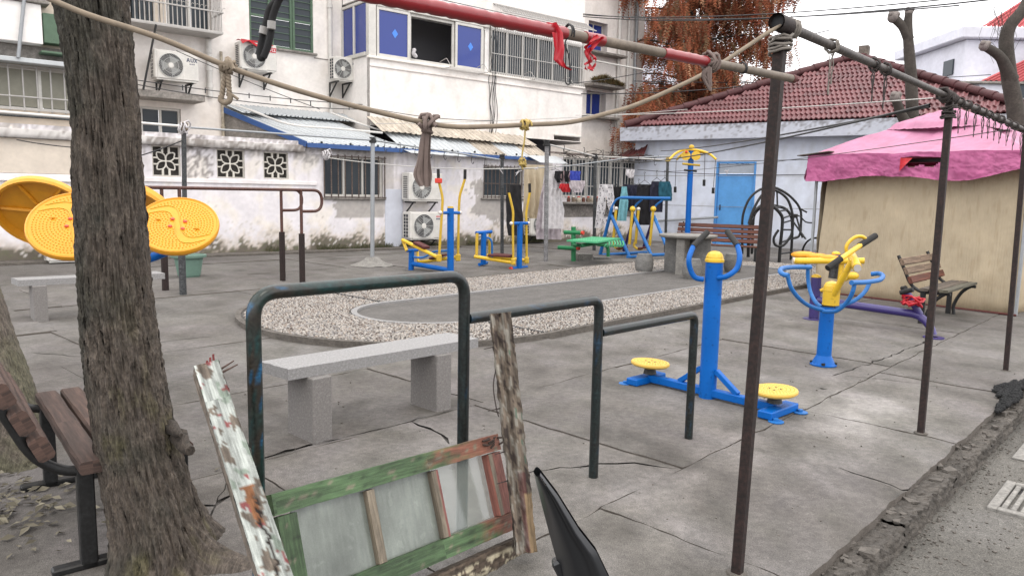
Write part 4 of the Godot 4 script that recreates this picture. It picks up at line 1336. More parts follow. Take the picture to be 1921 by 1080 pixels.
		for k in 3:
			var cl := MB.new()
			var y: float = lerpf(d[4], d[5], 0.2 + 0.3 * k)
			cl.lathe([[d[6], y - 0.05], [d[6] + 0.014, y - 0.045], [d[6] + 0.014, y + 0.045], [d[6], y + 0.05]], Vector3.ZERO, Basis(), 12)
			obj("collar", cl, d[7], t)
	# the long waste pipe with clips under the left window
	var lp := MB.new()
	lp.tube([Vector3(-9.5, 2.56, 0.06), Vector3(-5.0, 2.54, 0.06), Vector3(-4.2, 2.53, 0.05)], 0.02, 7)
	var lpo := obj("water_pipe", lp, M.grey_post)
	lpo.transform = A
	tag(lpo, "thin grey water pipe running under the bay window left of the tree", "pipe")
	# outdoor units
	var ac := make_ac("white outdoor unit on the slab below the caged balcony", -3.36, 3.62, -1.55, 0.90, 0.62, 0.34, {"bracket": true})
	text_part(ac, "badge", "AUX", 0.085, M.print_blue, Vector3(0.76, 0.46, 0.002))
	for k in 3:
		var sm := MB.new()
		sm.box(Vector3(0.022, 0.024, 0.003), Vector3(0.72 + 0.04 * k, 0.38, 0.002), Basis(), 0.0)
		obj("printed_mark", sm, M.print_blue, ac)
	ac = make_ac("outdoor unit with a red badge and a red cover under the green window", -1.50, 4.06, -1.70, 0.86, 0.62, 0.34, {"side": "louvre", "fan_x": 0.38, "fan": 0.43})
	var bd := MB.new()
	bd.box(Vector3(0.17, 0.11, 0.005), Vector3(0.76, 0.50, 0.004), Basis(), 0.001)
	obj("badge", bd, M.print_red, ac)
	text_part(ac, "badge_text", "TCL", 0.07, M.white_flat, Vector3(0.76, 0.50, 0.008))
	ac = make_ac("grey-white outdoor unit squeezed between downpipe and blue balcony", 0.80, 4.05, -1.62, 0.52, 0.58, 0.34, {"fan_x": 0.40, "fan": 0.40, "swirl": false, "spokes": 6})
	text_part(ac, "badge", "AUX", 0.06, M.print_blue, Vector3(0.44, 0.44, 0.002))
	make_ac("upper unit of the stacked pair by the annexe door, plain front", 1.66, 1.14, 0.42, 0.94, 0.68, 0.36, {"side": "louvre", "fan_x": 0.36, "fan": 0.40, "swirl": false, "spokes": 24})
	ac = make_ac("lower unit of the stacked pair by the annexe door, red print", 1.68, 0.22, 0.42, 0.90, 0.67, 0.36, {"fan_x": 0.42, "fan": 0.42, "swirl": false, "spokes": 8})
	for k in 2:
		var pr := MB.new()
		for j in 4: pr.box(Vector3(0.028, 0.03, 0.003), Vector3(0.76 + 0.036 * j, 0.56 - 0.06 * k, 0.002), Basis(), 0.0)
		obj("printed_mark", pr, M.print_red if k == 0 else M.print_blue, ac)
	make_ac("outdoor unit half hidden behind the hanging white dresses", 5.52, 0.24, 0.42, 0.90, 0.62, 0.34, {"swirl": false})
	ac = make_ac("outdoor unit standing low on the ground behind the yellow discs", -5.78, 0.02, 0.50, 0.80, 0.56, 0.34, {"swirl": false, "bracket": false})
	slab_part(ac, "logo_plate", Vector3(0.12, 0.14, 0.018), Vector3(0.26, 0.19, 0.024), M.ac_dark, Color.WHITE, 0.002)
	# a prop rod across the first unit and a grey rod at the far left
	for q in [["prop_rod", "dark rod leaning from the caged balcony down past the first outdoor unit", Vector3(-3.321, 4.709, -1.46), Vector3(-3.621, 3.364, -1.46), 0.022, M.black_metal], ["prop_rod", "pale grey rod hanging across the white panel at the top left", Vector3(-5.846, 4.615, 0.36), Vector3(-6.005, 3.486, 0.36), 0.03, M.galv]]:
		var pm := MB.new()
		pm.tube([q[2], q[3]], q[4], 7)
		var po := obj(q[0], pm, q[5])
		po.transform = A
		tag(po, q[1], "rod")
	var cl := MB.new()
	cl.tube(smooth([Vector3(0, 0.34, 0), Vector3(0.05, 0.26, 0.03), Vector3(0.02, 0.16, 0.02), Vector3(0.12, 0.06, 0.03), Vector3(0.14, 0.0, 0.0)], 5), [0.03, 0.05, 0.06, 0.065, 0.06, 0.06, 0.065, 0.07, 0.07, 0.07, 0.075, 0.08, 0.085, 0.085, 0.085, 0.08, 0.075, 0.06, 0.05, 0.04, 0.02], 9)
	cl.tube(smooth([Vector3(0.02, 0.28, 0.0), Vector3(0.09, 0.34, 0.02), Vector3(0.12, 0.27, 0.03)], 4), 0.035, 7)
	var clo := obj("cloth_bundle", cl, M.cloth_white)
	clo.transform = on(A, 2.50, 4.70, -0.78)
	clo.scale = Vector3.ONE * 0.62
	tag(clo, "white cloth bundle hung at the edge of the open balcony window", "cloth")
	# red cover over the second unit
	var rc := MB.new()
	rc.grid(14, 8, func(u: float, v: float): return Vector3(0.02 + 0.72 * u, 0.66 + 0.03 * sin(u * 9.0) * v - 0.10 * pow(v, 4.0) + 0.02 * sin(v * 5 + u * 14), -0.3 + 0.42 * v))
	rc.grid(14, 3, func(u: float, v: float): return Vector3(0.02 + 0.72 * u, 0.625 + 0.03 * v, 0.03 + 0.01 * sin(u * 20)))
	var rco := obj("red_cover", rc, M.red_ribbon)
	rco.transform = on(A, -1.50, 4.06, -1.70)
	tag(rco, "faded red plastic cover lying on the unit with the red badge", "cover")

func breeze_block(parent: Node, h: Array) -> void:
	# pierced cement block: square frame, four petals and short bars to the frame
	var w: float = h[2] - h[0]
	var c := Vector3((h[0] + h[2]) / 2, (h[1] + h[3]) / 2, -0.05)
	var k := w / 0.55
	var t := Node3D.new()
	t.name = numbered("flower_vent", parent)
	parent.add_child(t, true)
	var back := MB.new()
	back.box(Vector3(w, h[3] - h[1], 0.01), c - Vector3(0, 0, 0.085), Basis(), 0.0)
	obj("vent_back", back, M.rubble, t)
	for q in 4:
		var a := PI / 4 + q * PI / 2
		var dir := Vector3(cos(a), sin(a), 0)
		var nr := Vector3(-sin(a), cos(a), 0)
		var p := []
		for i in 16:
			var an := TAU * i / 16
			var along := (0.125 - 0.115 * cos(an)) * k
			p.append(c + dir * along + nr * sin(an) * 0.075 * k * (0.55 + 0.45 * sin(minf(1.0, along / (0.24 * k)) * PI)))
		var m := MB.new()
		m.col = Color(0.72, 0.69, 0.62)
		m.tube(p, 0.016 * k, 5, false, true)
		obj("petal", m, M.old_plaster, t)
	var hh: float = (h[3] - h[1]) / 2
	for s in [-1, 1]:
		for o in [-1, 1]:
			for e in [[Vector3(o * 0.065 * k, s * 0.155 * k, 0), Vector3(o * 0.065 * k, s * hh, 0)], [Vector3(s * 0.155 * k, o * 0.065 * k, 0), Vector3(s * w / 2, o * 0.065 * k, 0)]]:
				var st := MB.new()
				st.col = Color(0.70, 0.67, 0.60)
				st.span(c + e[0], c + e[1], 0.04, 0.03)
				obj("stem", st, M.old_plaster, t)
	var edge := MB.new()
	edge.col = Color(0.62, 0.59, 0.54)
	for s in [-1, 1]:
		edge.box(Vector3(0.022, h[3] - h[1], 0.06), c + Vector3(s * (w / 2 - 0.013), 0, 0.005))
		edge.box(Vector3(w - 0.05, 0.022, 0.06), c + Vector3(0, s * (hh - 0.013), 0.005))
	obj("block_frame", edge, M.old_plaster, t)

func build_annexe_roof() -> void:
	var A := wall_axes
	var t := thing("sheet_roof", "lean-to roof of white and tan corrugated sheets with a blue edge", "roof", A)
	var skew := -0.98
	var g := rnd(17)
	for k in 5:   # white sheets up to the main wall
		var a := -0.80 + k * 0.80
		var b := a + 0.84
		var lift := 0.006 * k
		if b <= 2.35:
			obj("roof_sheet", corrugated(Vector3(a, 2.37 + lift, 0.20), Vector3(b, 2.37 + lift, 0.20), Vector3(a + skew, 3.20 + lift + g.randf_range(-0.03, 0.03), -2.17), Vector3(b + skew, 3.19 + lift + g.randf_range(-0.03, 0.03), -2.17), 0.16, 0.026), M.sheet_roof, t)
		else:
			obj("roof_sheet", corrugated(Vector3(a, 2.37 + lift, 0.20), Vector3(b, 2.37 + lift, 0.20), Vector3(a - 0.2, 3.0, -0.79), Vector3(b - 0.2, 2.98, -0.79), 0.16, 0.026), M.sheet_roof, t)
	for k in 4:
		var a := 3.2 + k * 0.80
		obj("roof_sheet", corrugated(Vector3(a, 2.34, 0.20), Vector3(a + 0.83, 2.34 + 0.004 * k, 0.20), Vector3(a - 0.2, 2.95, -0.79), Vector3(a + 0.63, 2.93, -0.79), 0.16, 0.026), M.sheet_roof if k % 2 == 0 else M.sheet_roof_tan, t)
	for k in 6:   # a second, tan layer higher up
		var a := 1.2 + k * 0.82
		obj("roof_sheet", corrugated(Vector3(a + 0.1, 2.78 - 0.015 * k, -0.22), Vector3(a + 0.95, 2.78 - 0.015 * k, -0.22), Vector3(a, 3.16 - 0.03 * k, -0.79), Vector3(a + 0.85, 3.14 - 0.03 * k, -0.79), 0.17, 0.020), M.sheet_roof_tan, t)
	for k in 5:
		var a := -1.55 + k * 0.62
		obj("roof_sheet", corrugated(Vector3(a, 3.07, -1.5), Vector3(a + 0.66, 3.07, -1.5), Vector3(a - 0.2, 3.30, -2.17), Vector3(a + 0.46, 3.29, -2.17), 0.10, 0.03), M.sheet_roof, t)
	var e := MB.new()
	e.box(Vector3(2.4, 0.10, 0.02), Vector3(0.40, 2.33, 0.215), Basis(), 0.003)
	obj("edge_board", e, M.roof_trim, t)
	e = MB.new()
	e.col = Color(1.0, 1.0, 1.1)
	e.box(Vector3(2.0, 0.09, 0.02), Vector3(2.62, 2.33, 0.213), Basis(Vector3.BACK, -0.006), 0.003)
	obj("edge_board", e, M.roof_trim, t)
	e = MB.new()
	e.box(Vector3(2.75, 0.085, 0.02), Vector3(5.02, 2.31, 0.211), Basis(), 0.003)
	obj("edge_board", e, M.roof_trim, t)
	e = MB.new()
	e.span(Vector3(-0.81, 2.345, 0.205), Vector3(-0.81 + skew, 3.175, -2.17), 0.02, 0.12)
	obj("rake_board", e, M.roof_trim, t)
	for k in 10:
		var b := MB.new()
		b.ball(Vector3(-0.45 + k * 0.70, 2.405, 0.19), 0.03, Vector3(1, 1, 1), 8)
		obj("bolt_cap", b, M.black_metal, t)
	# cement cheek under the rake
	var ch := MB.new()
	var p := [Vector3(-0.78, 2.33, -0.05), Vector3(-1.74, 2.33, -2.19), Vector3(-1.74, 3.13, -2.19), Vector3(-0.80, 2.36, 0.0)]
	for d in [Vector3.ZERO, Vector3(0.1, 0, 0)]:
		ch.tri(p[0] + d, p[1] + d, p[2] + d); ch.tri(p[0] + d, p[2] + d, p[3] + d)
	obj("cheek_wall", ch, M.grey_cement, t)
	# white sheets hanging below the edge
	e = corrugated(Vector3(1.62, 2.27, 0.55), Vector3(3.32, 2.25, 0.55), Vector3(1.62, 2.36, 0.2), Vector3(3.3, 2.335, 0.2), 0.3, 0.008)
	obj("flap_sheet", e, M.sheet_roof, t)
	e = corrugated(Vector3(5.5, 2.20, 0.75), Vector3(6.6, 2.20, 0.7), Vector3(5.5, 2.40, 0.2), Vector3(6.6, 2.42, 0.2), 0.3, 0.008)
	obj("flap_sheet", e, M.sheet_roof, t)
	# plastic water pipes lying on the sheets
	for q in [["white plastic pipe lying across the lower white roof sheets", [Vector3(-1.626, 3.297, -2.1), Vector3(-1.322, 3.143, -1.6), Vector3(-0.866, 2.806, -0.55), Vector3(0.144, 2.769, -0.3), Vector3(1.322, 2.746, -0.25)], 0.026], ["white plastic pipe slanting over the roof toward the balcony wall", [Vector3(0.689, 3.245, -1.6), Vector3(1.361, 2.887, -0.75), Vector3(3.001, 2.479, -0.12)], 0.024]]:
		var w := MB.new()
		w.tube(smooth(q[1], 4), q[2], 7)
		var o := obj("plastic_pipe", w, M.pipe)
		o.transform = A
		tag(o, q[0], "pipe", "pipes lying on the sheet roof")
	# open lattice with dead vines over the right end
	var lat := thing("lattice_awning", "rusty lattice awning with tangled dead vines over the laundry windows", "awning", A)
	for k in 9:
		var b := MB.new()
		b.tube([Vector3(6.5 + k * 0.46, 2.52, 0.02), Vector3(6.5 + k * 0.46, 2.43, 1.0)], 0.012, 5)
		obj("bar", b, M.rust_bars, lat)
	for k in 4:
		var b := MB.new()
		b.tube([Vector3(6.4, 2.545 - k * 0.03, 0.05 + k * 0.3), Vector3(10.5, 2.545 - k * 0.03, 0.05 + k * 0.3)], 0.012, 5)
		obj("rail", b, M.rust_bars, lat)
	var vine := MB.new()
	for k in 46:
		var q := []
		var at := Vector3(g.randf_range(6.4, 10.3), 2.5, g.randf_range(0.2, 1.0))
		for j in 6:
			q.append(at)
			at += Vector3(g.randf_range(-0.22, 0.22), g.randf_range(-0.09, 0.08), g.randf_range(-0.12, 0.12))
			at.y = clampf(at.y, 2.36, 2.62)
		vine.tube(smooth(q, 2), 0.008, 4, false)
	structure(obj("vines", vine, M.bark_far, lat), "stuff")
	# bottles and pots on the laundry window ledge
	for k in 9:
		var b := thing("jar", "%s small jar from the left on the laundry window ledge" % ["first", "second", "third", "fourth", "fifth", "sixth", "seventh", "eighth", "ninth"][k], "jar", on(A, 7.15 + 0.2 * k, 1.16, 0.17), "jars on the laundry window ledge")
		var m := MB.new()
		var r := 0.05 + 0.012 * (k % 3)
		m.lathe([[0, 0], [r, 0], [r * 1.1, 0.07], [r * 0.8, 0.12], [r * 0.5, 0.14]], Vector3.ZERO, Basis(), 10)
		obj("jar_body", m, [M.slat_red, M.slat_pale, M.cream_pipe][k % 3], b)
		m = MB.new()
		m.lathe([[r * 0.6, 0.135], [r * 0.6, 0.16], [0, 0.165]], Vector3.ZERO, Basis(), 10)
		obj("lid", m, M.ac_white if k % 2 else M.red_part, b)

# ---------------------------------------------------------------- low tiled hall, trees and far houses, tent
func build_hall() -> void:
	var R := hall_axes
	var t := thing("tiled_hall", "low pale hall with maroon pantile roof and a blue door", "building", R)
	var tint := func(p: Vector3) -> Color:
		var a := wall_n.get_noise_2d(p.x * 0.5, p.y * 0.5)
		var run := wall_f.get_noise_2d(p.x * 1.3, p.y * 0.15)
		var c := Color(0.90, 0.92, 0.98) * (1.0 + 0.08 * a)
		c = c.lerp(Color(0.66, 0.64, 0.62), clampf((run - 0.1) * 1.5, 0, 0.35))
		c = c.lerp(Color(0.40, 0.37, 0.33), clampf((0.30 + 0.3 * a - p.y) * 4.0, 0, 0.7))
		c.a = 1
		return c
	wall(t, "wall", -0.80, 13.0, -0.06, 3.06, 0.0, [[1.79, 0.0, 2.94, 2.39]], 0.12, tint, M.hall, 0.2)
	var ws := MB.new()
	ws.box(Vector3(0.2, 3.1, 7.0), Vector3(-0.70, 1.5, -3.72), Basis(), 0.0)
	obj("side_wall", ws, M.hall, t)
	for y in [1.10, 1.98]: slab_part(t, "groove", Vector3(-0.8, y, 0.001), Vector3(13, y + 0.012, 0.004), M.grey_cement, Color.WHITE, 0.0)
	var d := slab_part(t, "door", Vector3(1.85, 0.0, -0.10), Vector3(2.88, 2.05, -0.05), M.door_blue)
	slab_part(d, "handle", Vector3(1.93, 1.0, -0.05), Vector3(1.96, 1.16, -0.01), M.black_metal)
	slab_part(t, "door_top_panel", Vector3(1.85, 2.06, -0.10), Vector3(2.88, 2.33, -0.05), M.door_grey)
	for x in [[1.79, 1.85], [2.88, 2.94]]: slab_part(t, "door_frame", Vector3(x[0], 0.0, -0.12), Vector3(x[1], 2.39, 0.015), M.door_blue, Color(0.8, 0.85, 0.9))
	slab_part(t, "door_frame", Vector3(1.855, 2.335, -0.12), Vector3(2.875, 2.39, 0.012), M.door_blue, Color(0.8, 0.85, 0.9))
	slab_part(t, "soffit", Vector3(-1.1, 3.03, -0.05), Vector3(13.2, 3.075, 0.40), M.hall, Color(0.8, 0.8, 0.85))
	var fa := MB.new()
	fa.grid(240, 12, func(u: float, v: float): return Vector3(-1.12 + 14.3 * u, 3.02 + 0.40 * v, 0.42 + 0.05 * v), func(p: Vector3) -> Color:
		var s := wall_d.get_noise_2d(p.x * 1.6, p.y * 0.35) + wall_f.get_noise_2d(p.x, p.y) + smoothstep(3.18, 3.42, p.y) * 0.7 - 0.35
		var c := Color(0.84, 0.84, 0.88).lerp(Color(0.30, 0.27, 0.26), clampf(s * 1.3, 0, 0.75))
		return c)
	fa.col = Color(0.5, 0.48, 0.47)
	fa.quad(Vector3(-1.12, 3.42, 0.47), Vector3(13.2, 3.42, 0.47), Vector3(13.2, 3.42, -0.1), Vector3(-1.12, 3.42, -0.1), Vector3.UP)
	fa.quad(Vector3(-1.12, 3.02, 0.42), Vector3(-1.12, 3.42, 0.47), Vector3(-1.12, 3.42, -7), Vector3(-1.12, 3.02, -7), Vector3.LEFT)
	obj("fascia", fa, M.hall, t)
	for x in [5.75, 9.2]: slab_part(t, "bracket_block", Vector3(x, 2.78, 0.0), Vector3(x + 0.32, 3.02, 0.36), M.hall)
	# roof: front hip with single pantiles, plain dark slopes at the sides
	var E0 := Vector3(-0.95, 3.44, 0.46)
	var E1 := Vector3(9.35, 3.44, 0.46)
	var apex := Vector3(4.62, 5.72, -4.0)
	var deck := MB.new()
	var dn := Vector3(0, -0.03, -0.02)
	deck.tri(E0 + dn, E1 + dn, apex + dn)
	var back0 := Vector3(-0.95, 3.44, -9.0)
	var back1 := Vector3(9.35, 3.44, -9.0)
	deck.tri(E0 + dn, apex + dn, back0); deck.tri(E1 + dn, apex + dn, back1)
	deck.tri(back0, apex + dn, back1)
	obj("roof_deck", deck, M.tile_dark, t)
	var up := (apex - Vector3(apex.x, E0.y, E0.z))
	var run := up.length()
	up = up.normalized()
	var nrm := Vector3.RIGHT.cross(up).normalized()
	if nrm.y < 0: nrm = -nrm
	var tile := MB.new()
	var tw := 0.375
	var th := 0.345
	tile.grid(18, 1, func(u: float, v: float): return Vector3((u - 0.5) * (tw + 0.004), 0.024 * sin(u * TAU * 3.0 + 0.6) + 0.038 - 0.030 * v, -v * (th + 0.05)))
	tile.grid(18, 1, func(u: float, v: float): return Vector3((u - 0.5) * (tw + 0.004), (0.024 * sin(u * TAU * 3.0 + 0.6) + 0.038) - 0.032 * v, 0.002))
	var meshes := []
	for k in 3:
		var m := tile.mesh()
		var mm: StandardMaterial3D = M.tile.duplicate()
		mm.albedo_color = Color(0.115 + 0.03 * k, 0.036 + 0.010 * k, 0.039 + 0.011 * k).linear_to_srgb()
		m.surface_set_material(0, mm)
		meshes.append(m)
	var g := rnd(55)
	var rows := int(run / th)
	for r in rows:
		var f := (r + 0.9) * th / run
		var x0 := lerpf(E0.x, apex.x, f) + 0.12
		var x1 := lerpf(E1.x, apex.x, f) - 0.12
		var cnt := int((x1 - x0) / tw)
		for k in cnt:
			var o := obj("roof_tile", meshes[g.randi() % 3], null, t)
			o.material_override = null
			var at := Vector3(x0 + (x1 - x0 - cnt * tw) / 2 + (k + 0.5) * tw, E0.y, E0.z) + up * (r * th) + nrm * 0.012
			o.transform = Transform3D(Basis(Vector3.RIGHT, nrm, -up), at + nrm * g.randf_range(-0.004, 0.006))
	for side in [[E0, -1.0], [E1, 1.0]]:
		var hip := MB.new()
		var a: Vector3 = side[0]
		for k in 16:
			var p := a.lerp(apex, k / 16.0) + Vector3(0, 0.06, 0)
			var q := a.lerp(apex, (k + 1.08) / 16.0) + Vector3(0, 0.045, 0)
			hip.tube([p, q], [0.12, 0.105], 10)
		obj("hip_cap", hip, M.tile_dark, t)
	var ch := slab_part(t, "vent_block", Vector3(4.70, 5.62, -4.1), Vector3(4.98, 6.02, -3.8), M.grey_cement, Color(0.6, 0.55, 0.52))
	# dark lean-to scrap between the hall and the old building
	var lt := thing("lean_to", "small dark sheet lean-to in the corner between the old building and hall", "lean-to", R)
	obj("roof_sheet", corrugated(Vector3(-1.5, 2.40, 0.6), Vector3(-0.3, 2.52, 0.5), Vector3(-1.4, 2.75, -0.6), Vector3(-0.4, 3.0, -0.1), 0.2, 0.02), M.maroon, lt)
	var po := MB.new()
	po.tube([Vector3(-1.4, 0, 0.5), Vector3(-1.4, 2.5, 0.5)], 0.03, 6)
	obj("post", po, M.grey_post, lt)
	# metal pipe standing out from the hall wall
	var ho := MB.new()
	ho.tube([Vector3(0.1, 0.62, 0.12), Vector3(2.0, 0.80, 0.25)], 0.035, 7)
	ho.tube([Vector3(1.0, 0.0, 0.2), Vector3(1.05, 0.7, 0.18)], 0.015, 5)
	var hoo := obj("leaning_pipe", ho, M.galv)
	hoo.transform = R
	tag(hoo, "grey metal pipe propped along the hall wall behind the tall blue column", "pipe")

func limb(mb: MB, pts: Array, radii: Array, per := 5, sides := 9) -> void:
	var p := smooth(pts, per)
	var r := []
	for i in p.size():
		var f := float(i) / per
		var k := mini(int(f), radii.size() - 2)
		r.append(lerpf(radii[k], radii[k + 1], f - k))
	mb.tube(p, r, sides)

func pollard(label: String, base: Vector3, limbs: Array, m: Material) -> void:
	var t := thing("pollarded_tree", label, "tree", base, "bare pollarded trees behind the tent")
	for i in limbs.size():
		var mb := MB.new()
		var pts := []
		for p in limbs[i][0]: pts.append(p - base)
		limb(mb, pts, limbs[i][1], 6, 10)
		obj("trunk" if i == 0 else "limb", mb, m, t)
		if limbs[i].size() > 2:
			var e: Vector3 = pts[-1]
			var kn := MB.new()
			var r: float = limbs[i][1][-1]
			kn.ball(e, r * 1.25, Vector3(1, 1.1, 1), 10)
			kn.ball(e + Vector3(r * 0.7, r * 0.5, 0.02), r * 0.8, Vector3.ONE, 8)
			kn.ball(e + Vector3(-r * 0.6, r * 0.6, 0.03), r * 0.75, Vector3.ONE, 8)
			obj("pruned_knob", kn, M.scar, t)

func build_backdrop() -> void:
	pollard("bare pollarded tree with two stubby pale-tipped arms behind the pink tent", Vector3(7.95, -0.1, -15), [
		[[Vector3(7.95, -0.1, -15), Vector3(7.9, 1.5, -15), Vector3(7.829, 2.806, -15), Vector3(7.728, 3.724, -15), Vector3(7.589, 4.607, -15), Vector3(7.575, 5.005, -15)], [0.16, 0.13, 0.12, 0.11, 0.09, 0.065], true],
		[[Vector3(7.621, 4.478, -15), Vector3(7.475, 4.725, -15), Vector3(7.275, 4.9, -15)], [0.10, 0.08, 0.085], true],
		[[Vector3(7.817, 2.703, -15), Vector3(7.546, 3.048, -14.9), Vector3(7.344, 3.367, -14.8)], [0.13, 0.09, 0.08], true]], M.bark_far)
	pollard("bare pollarded tree forking wide at the right edge of the view", Vector3(8.85, -0.1, -13), [
		[[Vector3(8.85, -0.1, -13), Vector3(8.75, 1.4, -13), Vector3(8.551, 2.786, -13), Vector3(8.333, 3.577, -13), Vector3(8.247, 4.228, -13), Vector3(8.506, 4.663, -13), Vector3(8.663, 5.263, -13)], [0.18, 0.14, 0.135, 0.12, 0.105, 0.09, 0.08], true],
		[[Vector3(8.383, 3.446, -13), Vector3(8.111, 3.791, -12.9), Vector3(7.755, 3.956, -12.8)], [0.13, 0.08, 0.065], true]], M.bark_far)
	var tw := MB.new()
	var g := rnd(5)
	for k in 26:
		var a: Vector3 = Vector3(8.193, 3.862, -12.9) + Vector3(g.randf_range(-0.3, 0.1), g.randf_range(-0.2, 0.5), 0)
		tw.tube(smooth([a, a + Vector3(g.randf_range(-0.2, 0.1), 0.25, g.randf_range(-0.1, 0.1)), a + Vector3(g.randf_range(-0.5, 0.1), g.randf_range(0.3, 0.7), g.randf_range(-0.2, 0.2))], 3), 0.003, 3, false)
	var tree: Node = get_node("pollarded_tree_001")
	var two := structure(obj("twigs", tw, M.bark_far, tree), "stuff") as Node3D
	two.position = -(tree as Node3D).position
	redwood(Vector3(6.62, -0.15, -29.0))
	var fw := thing("rear_building", "pale plain building far behind the rust-leaved tree", "building", Vector3(9.5, -0.15, -43))
	slab_part(fw, "wall", Vector3(-3.8, 0, -4), Vector3(1.6, 11.2, 0), M.far_white, Color.WHITE, 0.03)
	for k in 3: slab_part(fw, "window", Vector3(-2.9 + k * 1.7, 5.6, 0.0), Vector3(-1.9 + k * 1.7, 6.8, 0.05), M.window_glass, Color.WHITE, 0.02)
	# far houses at the right
	var t := thing("far_house", "white house far off at the right under two red tiled roofs", "building", Vector3(28, -0.15, -46))
	var W := func(called: String, lo: Vector3, hi: Vector3, m: Material) -> void: slab_part(t, called, lo - t.position, hi - t.position, m, Color.WHITE, 0.05)
	W.call("upper_block", Vector3(26.2, -0.1, -52), Vector3(40, 10.75, -45), M.far_white)
	W.call("cornice", Vector3(25.7, 10.76, -52.4), Vector3(40.4, 11.4, -44.6), M.far_white)
	W.call("lower_wing", Vector3(23.6, -0.1, -46), Vector3(25.9, 7.9, -44.2), M.far_white)
	W.call("lower_wing", Vector3(26.0, -0.1, -44.9), Vector3(40, 8.3, -43.0), M.far_white)
	W.call("eave", Vector3(22.0, 7.92, -46.2), Vector3(40, 8.05, -42.8), M.grey_cement)
	slab_part(t, "window", Vector3(27.9, 7.2, -42.99) - t.position, Vector3(28.7, 7.9, -42.9) - t.position, M.window_glass)
	slab_part(t, "side_window", Vector3(26.1, 8.9, -47) - t.position, Vector3(26.19, 9.8, -46) - t.position, M.window_glass)
	for q in [[Vector3(26.9, 11.42, -44.8), Vector3(41, 11.42, -44.8), Vector3(33.0, 15.0, -48.0), Vector3(41, 15.0, -48.0)], [Vector3(26.0, 8.08, -42.9), Vector3(40, 8.08, -42.9), Vector3(33.5, 11.6, -44.95), Vector3(40, 11.6, -44.95)]]:
		var o := obj("tiled_roof", corrugated(q[0], q[1], q[2], q[3], 0.30, 0.09), M.tile_pale, t)
		o.position = -t.position

func redwood(base: Vector3) -> void:
	# a dawn redwood in autumn: straight trunk, ascending boughs, hanging rusty sprays
	var t := thing("rust_leaved_tree", "tall conifer with hanging rust-red autumn foliage behind the tiled roof", "tree", base)
	var mb := MB.new()
	limb(mb, [Vector3.ZERO, Vector3(0, 4, 0), Vector3(-0.1, 9, 0), Vector3(-0.15, 15, 0), Vector3(-0.1, 21, 0)], [0.34, 0.20, 0.16, 0.10, 0.02], 5, 10)
	obj("trunk", mb, M.bark_far, t)
	var g := rnd(8)
	var where := []
	var dense := noise(9, 0.55, 3)
	for k in 88:
		var h := 4.0 + 15.5 * k / 88.0 + g.randf_range(-0.3, 0.3)
		var a := k * 2.4 + g.randf_range(-0.4, 0.4)
		var reach := (3.75 if h < 11 else lerpf(3.75, 0.6, (h - 11) / 9.0)) * g.randf_range(0.65, 1.08)
		var dir := Vector3(cos(a), 0, sin(a))
		var q := []
		for j in 6:
			var f := j / 5.0
			q.append(Vector3(0, h, 0) + dir * reach * f + Vector3(g.randf_range(-0.1, 0.1), reach * (0.42 * f - 0.40 * f * f), g.randf_range(-0.1, 0.1)))
		var b := MB.new()
		limb(b, q, [0.06, 0.045, 0.035, 0.025, 0.016, 0.006], 3, 5)
		obj("bough", b, M.bark_far, t)
		for j in int(120 * reach):
			var f := pow(g.randf(), 0.7)
			var i := mini(int(f * 5), 4)
			var p: Vector3 = q[i].lerp(q[i + 1], f * 5 - i)
			p += Vector3(g.randf_range(-1, 1), g.randf_range(-1.6, 0.25), g.randf_range(-1, 1)) * (0.22 + 0.30 * f)
			if dense.get_noise_3dv(p) < -0.12: continue
			var inv := wall_axes.affine_inverse() * (p + base)
			if inv.z < -3.25 and inv.x < 14.4: continue
			where.append(p)
	# one spray: a drooping stalk with paired flat leaflets
	var s := MB.new()
	for k in 9:
		var y := -0.045 * k
		for side in [-1, 1]:
			var r := 0.075 * (1.0 - 0.05 * k)
			s.tri(Vector3(0, y, 0), Vector3(side * r, y - 0.035 - 0.01 * (k % 2), 0.025 * (k % 3 - 1)), Vector3(0.0, y - 0.028, 0))
	var sm := s.mesh()
	sm.surface_set_material(0, M.rust_leaf)
	var mm := MultiMesh.new()
	mm.transform_format = MultiMesh.TRANSFORM_3D
	mm.use_colors = true
	mm.mesh = sm
	mm.instance_count = where.size()
	for i in where.size():
		var k := g.randf_range(0.8, 1.7)
		mm.set_instance_transform(i, Transform3D(Basis.from_euler(Vector3(g.randf_range(-0.5, 0.5), g.randf() * TAU, g.randf_range(-0.5, 0.5))).scaled(Vector3(k, k * g.randf_range(0.9, 1.7), k)), where[i]))
		var c := Color(0.25, 0.058, 0.026).lerp(Color(0.37, 0.125, 0.052), g.randf())
		if g.randf() < 0.20: c = Color(0.17, 0.105, 0.05)
		if g.randf() < 0.12: c = Color(0.36, 0.20, 0.11)
		c *= g.randf_range(0.55, 1.15)
		mm.set_instance_color(i, c)
	stuff("foliage", mm, Transform3D(), "", "", t)

